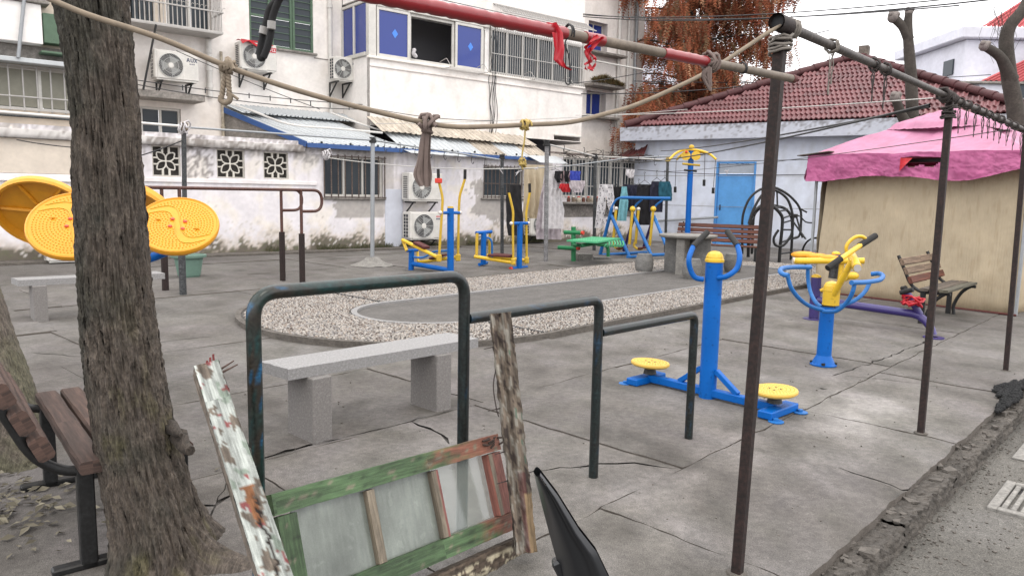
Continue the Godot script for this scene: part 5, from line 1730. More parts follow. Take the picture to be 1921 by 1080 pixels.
func build_tent() -> void:
	var t := thing("canopy_tent", "pink canopy tent with torn skirt and beige tarpaulin walls", "tent", tent_axes)
	var n := noise(201, 1.6, 3)
	var n2 := noise(202, 5.0, 3)
	var x0 := -0.45
	var x1 := 2.32
	var z0 := 0.27
	var z1 := -2.5
	var cx := (x0 + x1) / 2
	var cz := (z0 + z1) / 2
	# walls: tarpaulin with fine vertical ribs
	for s in [[Vector3(-0.36, 0, 0.0), Vector3(2.30, 0, 0.02)], [Vector3(-0.36, 0, -2.3), Vector3(-0.36, 0, 0.0)], [Vector3(2.30, 0, 0.02), Vector3(2.30, 0, -2.3)], [Vector3(2.30, 0, -2.3), Vector3(-0.36, 0, -2.3)]]:
		var a: Vector3 = s[0]
		var b: Vector3 = s[1]
		var out := (b - a).cross(Vector3.UP).normalized() * -1.0
		var w := MB.new()
		w.grid(320, 26, func(u: float, v: float):
			var p := a.lerp(b, u) + Vector3.UP * (1.86 * v - 0.01)
			var d := 0.0025 * sin(u * 320.0 * 0.5 * PI) + 0.03 * n.get_noise_2d(p.x + p.z * 2, p.y * 0.5) + 0.025 * (1.0 - v) * (1.0 - v)
			if v < 0.02: d += 0.04
			return p + out * d + (b - a).normalized() * 0.10 * v * (1.0 - u) * (1.0 if s[0].z == 0.0 else 0.0), func(p: Vector3) -> Color:
				var f := 1.0 + 0.12 * n.get_noise_2d(p.x * 0.7, p.y * 0.7)
				var st := clampf((n2.get_noise_2d(p.x * 2.0, p.y * 0.5) - 0.25) * 1.2, 0, 0.25)
				var low := clampf((0.4 - p.y) * 1.2 + 0.5 * n.get_noise_2d(p.x, p.y), 0, 0.4)
				return Color(f, f, f).lerp(Color(0.55, 0.46, 0.36), maxf(st, low)))
		obj("tarpaulin_wall", w, M.canvas, t)
	var hem := MB.new()
	hem.tube([Vector3(-0.4, 0.012, 0.07), Vector3(2.34, 0.012, 0.09)], 0.014, 6)
	obj("ground_rail", hem, M.maroon, t)
	for p in [Vector3(-0.41, 0, 0.05), Vector3(2.32, 0, 0.05), Vector3(-0.41, 0, -2.35), Vector3(2.32, 0, -2.35)]:
		var po := MB.new()
		po.box(Vector3(0.035, 1.95, 0.035), p + Vector3(0, 0.975, 0.0), Basis(), 0.004)
		obj("tent_pole", po, M.galv, t)
	# canopy: four sagging slopes, then the skirt with its tear, then the raised vent cap
	var shape := func(x: float, z: float) -> float:
		var e := maxf(absf(x - cx) / ((x1 - x0) / 2), absf(z - cz) / ((z0 - z1) / 2))
		var f := clampf(1.0 - e, 0, 1)
		var ridge := 1.0 - absf(absf(x - cx) / ((x1 - x0) / 2) - absf(z - cz) / ((z0 - z1) / 2)) / maxf(e, 0.01)
		return 2.02 + 0.60 * f + 0.07 * sin(f * PI) * (ridge * 1.4 - 0.6) + 0.020 * n.get_noise_2d(x * 0.9, z * 0.9) + 0.004 * n2.get_noise_2d(x * 1.5, z)
	var c := MB.new()
	var shade := func(p: Vector3) -> Color:
		var f := 1.0 + 0.10 * n.get_noise_2d(p.x * 2, p.z * 2)
		return Color(f, f, f)
	c.grid(90, 90, func(u: float, v: float): return Vector3(lerpf(x0, x1, u), shape.call(lerpf(x0, x1, u), lerpf(z0, z1, v)), lerpf(z0, z1, v)), shade)
	obj("canopy", c, M.canopy, t)
	var corner := [Vector3(x0, 0, z1), Vector3(x0, 0, z0), Vector3(x1, 0, z0), Vector3(x1, 0, z1)]
	for k in 4:
		var a: Vector3 = corner[k]
		var b: Vector3 = corner[(k + 1) % 4]
		var out := (b - a).cross(Vector3.UP).normalized() * -1.0
		if out.dot((a + b) / 2 - Vector3(cx, 0, cz)) < 0: out = -out
		var w := MB.new()
		var front := k == 1
		var pt := func(u: float, v: float) -> Vector3:
			var p := a.lerp(b, u)
			var top: float = shape.call(p.x, p.z) + 0.004
			var drop := 0.34 + 0.035 * sin(u * 9.0 + k) + (-0.10 * smoothstep(0.75, 1.0, u) if front else 0.0)
			var fold := 0.007 * sin(u * 46.0 + 3.0 * n2.get_noise_2d(u * 3, v * 0.4)) * v + 0.030 * n.get_noise_2d(u * 2.0, v * 0.5) + 0.006 * n2.get_noise_2d(u * 5, v * 1.2)
			return p + Vector3.UP * (top - p.y - drop * v) + out * (fold * smoothstep(0.0, 0.15, v) + 0.02 * v)
		var nu := 120
		var nv := 16
		for i in nu:
			for j in nv:
				var u := (i + 0.5) / nu
				var v := (j + 0.5) / nv
				if front and v > 0.16 and u > 0.48 and u < 0.70:   # the tear
					var e := (u - 0.48) / 0.22
					if v < 0.16 + 0.52 * sin(PI * pow(e, 0.7)) * (0.9 + 0.2 * sin(e * 11.0)): continue
				var q := []
				var qn := []
				for s in [[i, j], [i + 1, j], [i + 1, j + 1], [i, j + 1]]:
					var su := float(s[0]) / nu
					var sv := float(s[1]) / nv
					var p0: Vector3 = pt.call(su, sv)
					q.append(p0)
					var nn: Vector3 = (pt.call(su + 0.004, sv) - p0).cross(pt.call(su, sv + 0.03) - p0).normalized()
					qn.append(nn if nn.dot(out) > 0 else -nn)
				w.tri(q[0], q[1], q[2], qn[0], qn[1], qn[2]); w.tri(q[0], q[2], q[3], qn[0], qn[2], qn[3])
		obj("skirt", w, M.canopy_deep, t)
		if front:
			var fl := MB.new()   # torn flap folded back
			fl.grid(8, 6, func(u: float, v: float): return pt.call(0.482 + 0.06 * u * (1.0 - v), 0.20 + 0.55 * v) + out * (0.015 + 0.04 * u) - Vector3.UP * 0.02 * u)
			obj("torn_flap", fl, M.red_ribbon, t)
	var cap := MB.new()
	cap.grid(40, 40, func(u: float, v: float):
		var x := lerpf(-0.62, 0.62, u)
		var z := lerpf(0.62, -0.62, v)
		var e := maxf(absf(x), absf(z)) / 0.62
		return Vector3(cx + x, 2.46 + 0.28 * (1.0 - e) - 0.06 * smoothstep(0.86, 1.0, e) + 0.015 * n2.get_noise_2d(x * 3, z * 3), cz + z), shade)
	obj("vent_cap", cap, M.canopy, t)
	var in_ := MB.new()
	in_.box(Vector3(1.0, 0.10, 1.0), Vector3(cx, 2.42, cz), Basis(), 0.01)
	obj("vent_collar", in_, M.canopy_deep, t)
	for s in [-1, 1]:
		var ridge := MB.new()
		ridge.tube([Vector3(cx + s * (x1 - x0) / 2, 1.99, z0), Vector3(cx, 2.58, cz)], 0.012, 5)
		obj("roof_strut", ridge, M.galv, t)
	for q in [[Vector3(x0, 1.93, 0.02), Vector3(x1, 1.93, 0.02)], [Vector3(x0, 1.93, 0.02), Vector3(x0, 1.93, -2.35)]]:
		var eb := MB.new()
		eb.span(q[0], q[1], 0.03, 0.05)
		obj("eave_bar", eb, M.black_metal, t)
	# loose brown sheet end sticking out under the left corner
	var sh := MB.new()
	sh.box(Vector3(0.5, 0.012, 0.2), Vector3(x0 + 0.1, 2.045, z0 - 0.05), Basis(Vector3.BACK, 0.1), 0.003)
	obj("roof_board", sh, M.slat_grey, t)

# ---------------------------------------------------------------- things close to the camera
func build_near() -> void:
	near_trees()
	near_bench()
	clothes_frame()
	step_bars()
	granite_bench("granite bench on two stone blocks beside the green pipe bars", facing(44.0, Vector3(-1.076, 0, -3.985)))
	var gb: Node3D = get_node("granite_bench")
	copy(gb, "granite bench standing behind the big tree under the yellow discs", facing(50.0, Vector3(-4.839, 0, -7.468)), "granite benches")
	old_timber()
	window_sash()
	var sc := thing("scooter_fairing", "black plastic blade of a parked scooter poking in at the bottom edge", "scooter part", Vector3(0.099, 0.868, -0.92))
	var sm := MB.new()
	var left := [Vector3(0.033, 1.034, -0.95), Vector3(0.042, 1, -0.95), Vector3(0.054, 0.956, -0.95), Vector3(0.066, 0.914, -0.95), Vector3(0.08, 0.857, -0.95), Vector3(0.093, 0.796, -0.95)]
	var right := [Vector3(0.041, 1.045, -0.93), Vector3(0.064, 1.015, -0.93), Vector3(0.093, 0.969, -0.93), Vector3(0.116, 0.94, -0.93), Vector3(0.136, 0.9, -0.93), Vector3(0.158, 0.81, -0.93)]
	sm.grid(10, 25, func(u: float, v: float):
		var f: float = v * 5.0
		var i := mini(int(f), 4)
		var a: Vector3 = left[i].lerp(left[i + 1], f - i)
		var b: Vector3 = right[i].lerp(right[i + 1], f - i)
		return a.lerp(b, u) + Vector3(0, 0, 0.022 * sin(u * PI) + (0.012 if u > 0.7 else 0.0)) - sc.position)
	sm.grid(10, 25, func(u: float, v: float):
		var f: float = v * 5.0
		var i := mini(int(f), 4)
		var a: Vector3 = left[i].lerp(left[i + 1], f - i)
		var b: Vector3 = right[i].lerp(right[i + 1], f - i)
		return a.lerp(b, u) + Vector3(0, 0, -0.012 * sin(u * PI)) - sc.position)
	obj("blade", sm, M.plastic_black, sc)
	var lip := MB.new()
	lip.span(Vector3(0.066, 0.909, -0.955) - sc.position, Vector3(0.086, 0.87, -0.955) - sc.position, 0.02, 0.014)
	obj("clip", lip, M.plastic_black, sc)

func trunk_mesh(path: Array, radii: Array, sd: int, ridges: float, roots: Array, moss: Callable, around := 190, along := 420) -> MB:
	var mb := MB.new()
	var n1 := noise(sd, 1.0, 4)
	var n2 := noise(sd + 1, 2.2, 3, FastNoiseLite.TYPE_SIMPLEX)
	n2.fractal_type = FastNoiseLite.FRACTAL_RIDGED
	var m := path.size() - 1
	var lerp_at := func(f: float) -> Array:
		var x := clampf(f * m, 0, m - 0.0001)
		var i := int(x)
		var t := x - i
		var p0: Vector3 = path[maxi(i - 1, 0)]
		var p3: Vector3 = path[mini(i + 2, m)]
		return [path[i].cubic_interpolate(path[i + 1], p0, p3, t), lerpf(radii[i], radii[i + 1], t)]
	mb.grid(around, along, func(u: float, v: float):
		var s: Array = lerp_at.call(v)
		var a: float = u * TAU
		var c: Vector3 = s[0]
		var r: float = s[1]
		var y := c.y
		var ca := cos(a)
		var sa := sin(a)
		# long furrows that run up the trunk, split by short cross breaks
		var f := n2.get_noise_3d(ca * 6.0 * r / 0.14, y * 0.9, sa * 6.0 * r / 0.14)
		var h := n2.get_noise_3d(ca * 15.0 * r / 0.14, y * 4.5 + 40.0, sa * 15.0 * r / 0.14)
		var rr: float = r * (1.0 + 0.06 * n1.get_noise_3d(ca, y * 1.3, sa)) + ridges * (0.80 * f + 0.18 * h - 0.15)
		for q in roots:   # [angle, width, reach, height]
			var da: float = absf(wrapf(a - q[0], -PI, PI)) / q[1]
			rr += q[2] * exp(-da * da) * exp(-maxf(y, 0.0) / q[3])
		return c + Vector3(ca * rr, 0, sa * rr), func(p: Vector3) -> Color:
			return moss.call(p))
	return mb

func near_trees() -> void:
	var n := noise(301, 3.0, 4)
	var fine := noise(302, 26.0, 3)
	var bark := func(p: Vector3) -> Color:
		var a := n.get_noise_3dv(p)
		var f := fine.get_noise_3d(p.x, p.y * 0.25, p.z)
		var c := Color(0.205, 0.168, 0.138) * (0.88 + 0.35 * f + 0.22 * a)
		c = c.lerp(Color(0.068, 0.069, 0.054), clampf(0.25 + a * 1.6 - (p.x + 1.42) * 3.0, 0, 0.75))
		c = c.lerp(Color(0.24, 0.22, 0.10), clampf((n.get_noise_3d(p.x * 2, p.y, p.z * 2 + 9) - 0.2) * 2.0, 0, 0.5) * smoothstep(1.2, 0.4, p.y))
		c.a = 1.0
		return c
	var t := thing("big_tree", "big tree with rough grey-brown bark leaning left in the foreground", "tree", Vector3(-1.242, 0, -2.551))
	var b := t.position
	var path := []
	for q in [Vector3(-1.287, -0.14, -2.68), Vector3(-1.314, 0.096, -2.68), Vector3(-1.368, 0.346, -2.68), Vector3(-1.404, 0.592, -2.68), Vector3(-1.426, 0.813, -2.68), Vector3(-1.438, 0.99, -2.68), Vector3(-1.442, 1.222, -2.68), Vector3(-1.445, 1.411, -2.68), Vector3(-1.445, 1.635, -2.68), Vector3(-1.458, 1.853, -2.68), Vector3(-1.473, 2.031, -2.68), Vector3(-1.483, 2.224, -2.68), Vector3(-1.49, 2.48, -2.68), Vector3(-1.504, 2.813, -2.68)]: path.append(q - b)
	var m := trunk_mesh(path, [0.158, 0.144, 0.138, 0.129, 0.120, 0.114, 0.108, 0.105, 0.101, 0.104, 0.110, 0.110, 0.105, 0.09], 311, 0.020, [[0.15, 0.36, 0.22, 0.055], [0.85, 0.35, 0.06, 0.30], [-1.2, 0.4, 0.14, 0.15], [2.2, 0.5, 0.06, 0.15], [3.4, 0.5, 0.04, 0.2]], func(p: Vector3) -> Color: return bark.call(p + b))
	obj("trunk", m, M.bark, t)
	for q in [[Vector3(0.5, 1.0, 0.2), 0.075], [Vector3(-0.7, 0.9, -0.3), 0.085], [Vector3(-0.1, 1.0, -0.6), 0.07]]:
		var l := MB.new()
		l.col = Color(0.13, 0.11, 0.09)
		var e: Vector3 = path[-1]
		limb(l, [e - Vector3(0, 0.15, 0), e + q[0] * 0.5, e + q[0] * 1.1 + Vector3(0, 0.3, 0)], [0.09, q[1], 0.06], 5, 10)
		obj("limb", l, M.bark, t)
	var st := MB.new()   # the snag at the right of the trunk
	st.col = Color(0.10, 0.08, 0.065)
	st.tube([Vector3(-1.22, 0.484, -2.66) - b, Vector3(-1.175, 0.465, -2.6) - b, Vector3(-1.139, 0.461, -2.57) - b], [0.035, 0.024, 0.018], 7)
	st.tube([Vector3(-1.262, 0.513, -2.68) - b, Vector3(-1.198, 0.517, -2.6) - b, Vector3(-1.176, 0.516, -2.58) - b], [0.03, 0.016, 0.008], 6)
	obj("snag", st, M.bark, t)
	var t2 := thing("second_tree", "second mossy trunk at the left edge behind the wooden bench", "tree", Vector3(-2.66, -0.01, -3.72))
	var p2 := []
	for q in [Vector3(0.02, -0.02, 0), Vector3(0.0, 0.25, 0), Vector3(-0.06, 0.6, 0), Vector3(-0.15, 1.0, 0), Vector3(-0.28, 1.5, 0), Vector3(-0.45, 2.3, 0.0), Vector3(-0.6, 3.4, 0)]: p2.append(q)
	var moss := func(p: Vector3) -> Color:
		var a := n.get_noise_3dv(p)
		return (Color(0.27, 0.225, 0.185) * (0.95 + 0.4 * a)).lerp(Color(0.17, 0.175, 0.095), clampf(0.25 + a * 1.6, 0, 0.6))
	obj("trunk", trunk_mesh(p2, [0.25, 0.21, 0.175, 0.16, 0.15, 0.14, 0.13], 321, 0.011, [[0.6, 0.4, 0.10, 0.2], [2.0, 0.5, 0.12, 0.2]], moss, 110, 160), M.bark, t2)
	var l2 := MB.new()
	l2.col = Color(0.12, 0.11, 0.085)
	limb(l2, [Vector3(-0.58, 3.3, 0), Vector3(-0.9, 4.0, 0.1), Vector3(-1.1, 4.6, 0.1)], [0.12, 0.09, 0.06], 5, 9)
	obj("limb", l2, M.bark, t2)
	# leaf litter under the bench
	var lf := MB.new()
	lf.tri(Vector3(-0.025, 0.004, 0), Vector3(0, 0.010, 0.016), Vector3(0.03, 0.003, 0)); lf.tri(Vector3(-0.025, 0.004, 0), Vector3(0, 0.008, -0.015), Vector3(0.03, 0.003, 0))
	var lm := lf.mesh()
	lm.surface_set_material(0, M.green_leaf)
	var mm := MultiMesh.new()
	scatter(mm, lm, 420, 331, func(h: RandomNumberGenerator) -> Transform3D:
		return Transform3D(Basis.from_euler(Vector3(h.randf_range(-0.5, 0.5), h.randf() * TAU, h.randf_range(-0.4, 0.4))).scaled(Vector3.ONE * h.randf_range(0.5, 1.1)), Vector3(-2.35 + 0.55 * h.randfn() * 0.5, 0.004 + 0.01 * h.randf(), -3.05 + 0.35 * h.randfn() * 0.6)),
		func(h): return Color(0.07, 0.06, 0.04).lerp(Color(0.30, 0.27, 0.20), h.randf() * h.randf()))
	stuff("leaf_litter", mm, Transform3D(), "dead leaves lying under the wooden bench by the second trunk", "leaves")

func plank(length: float, h: float, w: float, sd: int, m: Material, tint = null, bow := 0.004) -> MB:   # long along x, slightly uneven
	var mb := MB.new()
	var n := noise(sd, 2.5, 3)
	if tint is Color: mb.col = tint
	var ring := func(x: float) -> Array:
		var b := minf(h, w) * 0.18
		var o := []
		for c in [[-1, -1], [1, -1], [1, 1], [-1, 1]]:
			for e in [[0, 1], [1, 0]] if c[0] * c[1] > 0 else [[1, 0], [0, 1]]:
				o.append(Vector2(c[1] * (w / 2 - e[1] * b), c[0] * (h / 2 - e[0] * b)))
		return o
	var k := 14
	var rings := []
	for i in k + 1:
		var x := (float(i) / k - 0.5) * length
		var row := []
		for q in ring.call(x):
			row.append(Vector3(x, q.y + bow * n.get_noise_2d(x * 1.3, q.y * 30), q.x + bow * n.get_noise_2d(x * 1.3 + 9, q.x * 20)))
		rings.append(row)
	var c0 := Vector3.ZERO
	for i in k:
		for j in 8:
			var l := (j + 1) % 8
			var mid: Vector3 = (rings[i][j] + rings[i][l]) / 2
			mb.quad(rings[i][j], rings[i][l], rings[i + 1][l], rings[i + 1][j], Vector3(0, mid.y / h, mid.z / w))
	for e in [0, k]:
		for j in range(1, 7): mb.tri(rings[e][0], rings[e][j], rings[e][j + 1])
	return mb

func near_bench() -> void:
	# slatted park bench at the left edge, seen past its near end; local x along the bench, z towards its front
	var t := thing("park_bench", "dark wooden slatted bench with iron frame in the left foreground by the big tree", "bench", facing(-39.0, Vector3(-1.567, 0, -2.584)), "slatted benches")
	bench_parts(t, 0.95, M.slat, M.black_metal, 0.062, false, 4, 3)

func bench_parts(t: Node3D, length: float, wood: Material, iron: Material, thick: float, curved: bool, seats: int, backs: int, seat := 0.405) -> void:
	# origin at the foot of the near back leg
	for k in seats:
		var s := plank(length + 0.18, thick * 0.72, 0.088, 400 + k, wood, Color(0.9 + 0.1 * (k % 2), 0.9 + 0.06 * (k % 3), 0.9))
		var o := obj("seat_slat", s, wood, t)
		o.position = Vector3(length / 2, seat + 0.003 * (k % 2), 0.045 + k * 0.099)
	for k in backs:
		var s := plank(length + 0.18, 0.084, thick * 0.85, 410 + k, wood, Color(1.0, 0.94, 0.9) * (1.0 - 0.08 * (k % 2)))
		var o := obj("back_slat", s, wood, t)
		o.transform = Transform3D(Basis(Vector3.RIGHT, -0.42), Vector3(length / 2, seat + 0.095 + k * 0.100, -0.105 - k * 0.050))
	var depth := 0.05 + 0.099 * seats
	for x in [0.0, length]:
		var f := MB.new()
		if curved:
			f.tube(smooth([Vector3(x, seat - 0.03, depth - 0.1), Vector3(x, seat - 0.12, depth - 0.2), Vector3(x, 0.12, depth - 0.27), Vector3(x, 0, depth - 0.26)], 5), 0.020, 6)
			obj("leg", f, iron, t)
			f = MB.new()
			f.box(Vector3(0.035, seat - 0.02, 0.055), Vector3(x, seat / 2 - 0.01, 0.02), Basis(), 0.004)
			obj("leg", f, iron, t)
		else:
			for z in [0.03, depth - 0.09]:
				f = MB.new()
				f.box(Vector3(0.05, seat - 0.02, 0.055), Vector3(x, seat / 2 - 0.01, z), Basis(), 0.004)
				obj("leg", f, iron, t)
		f = MB.new()
		f.tube(smooth([Vector3(x, seat + 0.06 + backs * 0.100, -0.125 - backs * 0.050), Vector3(x, seat + 0.2, -0.195), Vector3(x, seat + 0.07, -0.135), Vector3(x, seat, -0.07), Vector3(x, seat - 0.035, 0.02), Vector3(x, seat - 0.036, 0.2), Vector3(x, seat - 0.035, depth - 0.05)], 5), 0.019, 7)
		obj("side_iron", f, iron, t)
		if not curved:
			f = MB.new()
			f.box(Vector3(0.05, 0.026, depth + 0.10), Vector3(x, 0.013, depth / 2 - 0.04), Basis(), 0.006)
			obj("foot_bar", f, iron, t)

func clothes_frame() -> void:
	var p0: Vector3 = Vector3(0.863, 0, -2.642)
	var t := thing("clothesline_frame", "rusty brown clothesline frame, three square posts under one long rail", "clothesline frame", Transform3D(kerb_axes.basis, p0))
	var top := [Vector3(0.904, 1.95, -2.642), Vector3(2.492, 1.965, -4.384), Vector3(4.109, 1.957, -6.115)]
	var foot := [p0, Vector3(2.498, 0, -4.384), Vector3(4.149, 0, -6.115)]
	var to := t.transform.affine_inverse()
	for k in 3:
		var m := MB.new()
		var a: Vector3 = to * (foot[k] - Vector3(0, 0.1, 0))
		var b: Vector3 = to * top[k]
		m.span(a, b, 0.037, 0.037, 0.004, Vector3(1, 0, 0))
		obj("post", m, M.brown_post, t)
		var w := MB.new()   # weld and mortar at the foot
		w.ball(to * (foot[k] + Vector3(0, 0.0, 0)), 0.042, Vector3(1, 0.16, 1), 10)
		obj("foot_mortar", w, M.kerb, t)
	var rail := MB.new()
	var r0: Vector3 = to * (Vector3(0.917, 1.982, -2.642))
	var r1: Vector3 = to * (Vector3(2.49, 1.986, -4.384))
	var r2: Vector3 = to * (Vector3(4.125, 1.966, -6.115))
	var r3: Vector3 = r2 + (r2 - r1) * 1.2
	rail.tube([r0 + (r0 - r1).normalized() * 0.05, r0, r1, r2, r3], 0.0165, 12)
	obj("rail", rail, M.rail_pipe, t)
	var sl := MB.new()
	var ax := (r0 - r1).normalized()
	sl.tube([r0 + ax * 0.075, r0 - ax * 0.03], 0.029, 14, false)
	sl.tube([r0 + ax * 0.075, r0 - ax * 0.03], 0.024, 14, false)
	obj("end_sleeve", sl, M.brown_post, t)
	var plug := MB.new()
	plug.tube([r0 + ax * 0.06, r0 + ax * 0.05], 0.0245, 14)
	obj("end_plug", plug, M.dark_gap, t)
	var r := MB.new()
	var fx := t.transform
	coil(r, r0 - ax * 0.05, ax, 0.019, 6, 0.05, 0.0055, 0.2, 3)
	coil(r, to * (top[0] + Vector3(0.0, -0.03, 0)), Vector3.UP, 0.028, 5, 0.06, 0.0055, 0.2, 4)
	var ro := obj("lashing", r, M.rope_grey)
	ro.transform = fx
	tag(ro, "grey rope lashed round the top of the nearest post", "rope", "rope lashings on the clothesline frame")
	r = MB.new()
	coil(r, r1, ax, 0.019, 9, 0.16, 0.006, 0.25, 5)
	coil(r, to * (top[1] + Vector3(0, -0.06, 0)), Vector3.UP, 0.028, 5, 0.08, 0.006, 0.25, 6)
	coil(r, r1 + ax * 0.13, ax, 0.019, 5, 0.12, 0.007, 0.4, 7)
	ro = obj("lashing", r, M.rope_dark)
	ro.transform = fx
	tag(ro, "dark rope wound thickly where the middle post meets the rail", "rope", "rope lashings on the clothesline frame")
	# loops of cord hanging from the rail
	var g := rnd(410)
	var spots := [[0.19, 0.20, 0.011, "grey"], [0.41, 0.17, 0.008, "dark"], [0.48, 0.19, 0.008, "dark"], [1.10, 0.20, 0.006, "dark"], [1.17, 0.16, 0.006, "dark"], [1.26, 0.19, 0.006, "dark"], [1.35, 0.18, 0.006, "dark"], [1.42, 0.17, 0.006, "dark"], [1.50, 0.17, 0.006, "dark"], [1.58, 0.18, 0.006, "dark"], [1.68, 0.18, 0.006, "dark"], [1.78, 0.20, 0.006, "dark"], [1.9, 0.22, 0.006, "dark"]]
	for i in spots.size():
		var s: Array = spots[i]
		var p: Vector3 = r0.lerp(r1, s[0]) if s[0] <= 1.0 else r1.lerp(r2, s[0] - 1.0)
		var m := MB.new()
		coil(m, p, ax, 0.0175, 3, 0.04, 0.004, 0.3, 20 + i)
		for k in 2:
			var w := 0.018 + 0.012 * k
			var d: float = s[1] * (0.75 + 0.25 * k) * 0.8
			var tw := g.randf_range(-0.02, 0.02)
			m.tube(smooth([p + Vector3(-w, -0.02, 0.0), p + Vector3(-w * 1.1 + tw, -d * 0.55, 0.012), p + Vector3(-0.006 + tw, -d - 0.012, 0.0), p + Vector3(0.006 + tw, -d - 0.014, 0.0), p + Vector3(w * 0.9 + tw, -d * 0.5, -0.012), p + Vector3(w, -0.02, 0.0)], 4), 0.0021, 5)
		var o := obj("cord_loop", m, M.rope_grey if s[3] == "grey" else M.rope_dark)
		o.transform = fx
		var lab := "%s dark cord loop on the rail, counted from the middle post to the right" % ["first", "second", "third", "fourth", "fifth", "sixth", "seventh", "eighth", "ninth", "tenth"][clampi(i - 3, 0, 9)]
		if i == 0: lab = "long grey cord loop hanging nearest the top of the first post"
		elif i == 1: lab = "left of two dark frayed cords tied mid-rail over the tiled roof"
		elif i == 2: lab = "right of two dark frayed cords tied mid-rail over the tiled roof"
		tag(o, lab, "cord", "cords tied along the clothesline rail" if i < 3 else "dark cord loops beyond the middle post")

func step_bars() -> void:
	# three pipe bars in descending steps, green paint worn to dark metal with blue flecks
	var a := Vector3(-0.818, 0, -2.33)
	var b := Vector3(-0.19, 0, -2.955)
	var c: Vector3 = Vector3(0.425, 0, -3.584)
	var d: Vector3 = Vector3(1.045, 0, -4.2)
	var t := thing("step_pull_bars", "worn green pipe frame of three bars stepping down to the right", "exercise bars", b)
	var n := noise(421, 5.0, 4)
	var tint := func(p: Vector3) -> Color:
		var s := n.get_noise_3d(p.x * 2, p.y * 1.1, p.z * 2)
		var q := n.get_noise_3d(p.x * 5 + 40, p.y * 2.5, p.z * 5)
		var c0 := Color(0.028, 0.062, 0.055)
		c0 = c0.lerp(Color(0.055, 0.045, 0.036), clampf(s * 3.0 + 0.4, 0, 1))
		if q > 0.20: c0 = Color(0.018, 0.085, 0.085)
		if q + s * 0.5 > 0.42: c0 = Color(0.02, 0.17, 0.36)
		if p.x > -0.3: c0 = c0.lerp(Color(0.035, 0.042, 0.045), 0.7)
		return c0 * 1.05
	var pipe := func(pts: Array, r: float) -> MB:
		var mb := MB.new()
		var fine := []
		for i in pts.size() - 1:
			var k := maxi(1, int(pts[i].distance_to(pts[i + 1]) / 0.03))
			for j in k: fine.append(pts[i].lerp(pts[i + 1], float(j) / k))
		fine.append(pts[-1])
		mb.tube(fine, r, 14)
		for i in mb.v.size(): mb.c[i] = tint.call(mb.v[i] + b)
		return mb
	var h1 := 1.068
	var h2 := 0.892
	var h3 := 0.729
	var dn := Vector3(0, -0.1, 0)
	obj("tall_bar", pipe.call(bend([a - b + dn, a - b + Vector3(0, h1, 0), Vector3(0, h1, 0), dn], 0.085, 8), 0.0238), M.green_pipe, t)
	obj("middle_bar", pipe.call(bend([Vector3(0.015, h2, -0.015), c - b + Vector3(0, h2, 0), c - b + dn], 0.06, 7), 0.0238), M.green_pipe, t)
	obj("low_bar", pipe.call(bend([c - b + Vector3(0.015, h3, -0.015), d - b + Vector3(0, h3, 0), d - b + dn], 0.055, 7), 0.0238), M.green_pipe, t)

func granite_bench(label: String, xf: Transform3D) -> void:
	# origin at the front corner of the near block; x along the bench, z to the front
	var t := thing("granite_bench", label, "bench", xf, "granite benches")
	var n := noise(431, 9.0, 3)
	for x in [0.055, 0.945]:
		var l := MB.new()
		l.box(Vector3(0.125, 0.40, 0.27), Vector3(x, 0.165, -0.14), Basis(), 0.005)
		obj("block", l, M.granite, t)
	var s := MB.new()
	var outline := []
	for i in 60:
		var f := i / 60.0 * 4.0
		var k := int(f)
		var e := f - k
		var q := [Vector2(-0.12, -0.06), Vector2(1.26, -0.02), Vector2(1.24, -0.31), Vector2(-0.14, -0.335)]
		var p: Vector2 = q[k].lerp(q[(k + 1) % 4], e)
		var j := 0.006 if k != 3 else 0.018
		outline.append(p + Vector2(n.get_noise_2d(p.x * 3, p.y * 3), n.get_noise_2d(p.x * 3 + 7, p.y * 3)) * j)
	var top := []
	for p in outline: top.append(Vector2(p.x, -p.y))
	s.prism(top, 0.062, Transform3D(Basis(Vector3.RIGHT, -PI / 2), Vector3(0, 0.397, 0)))
	obj("seat_slab", s, M.granite_top, t)

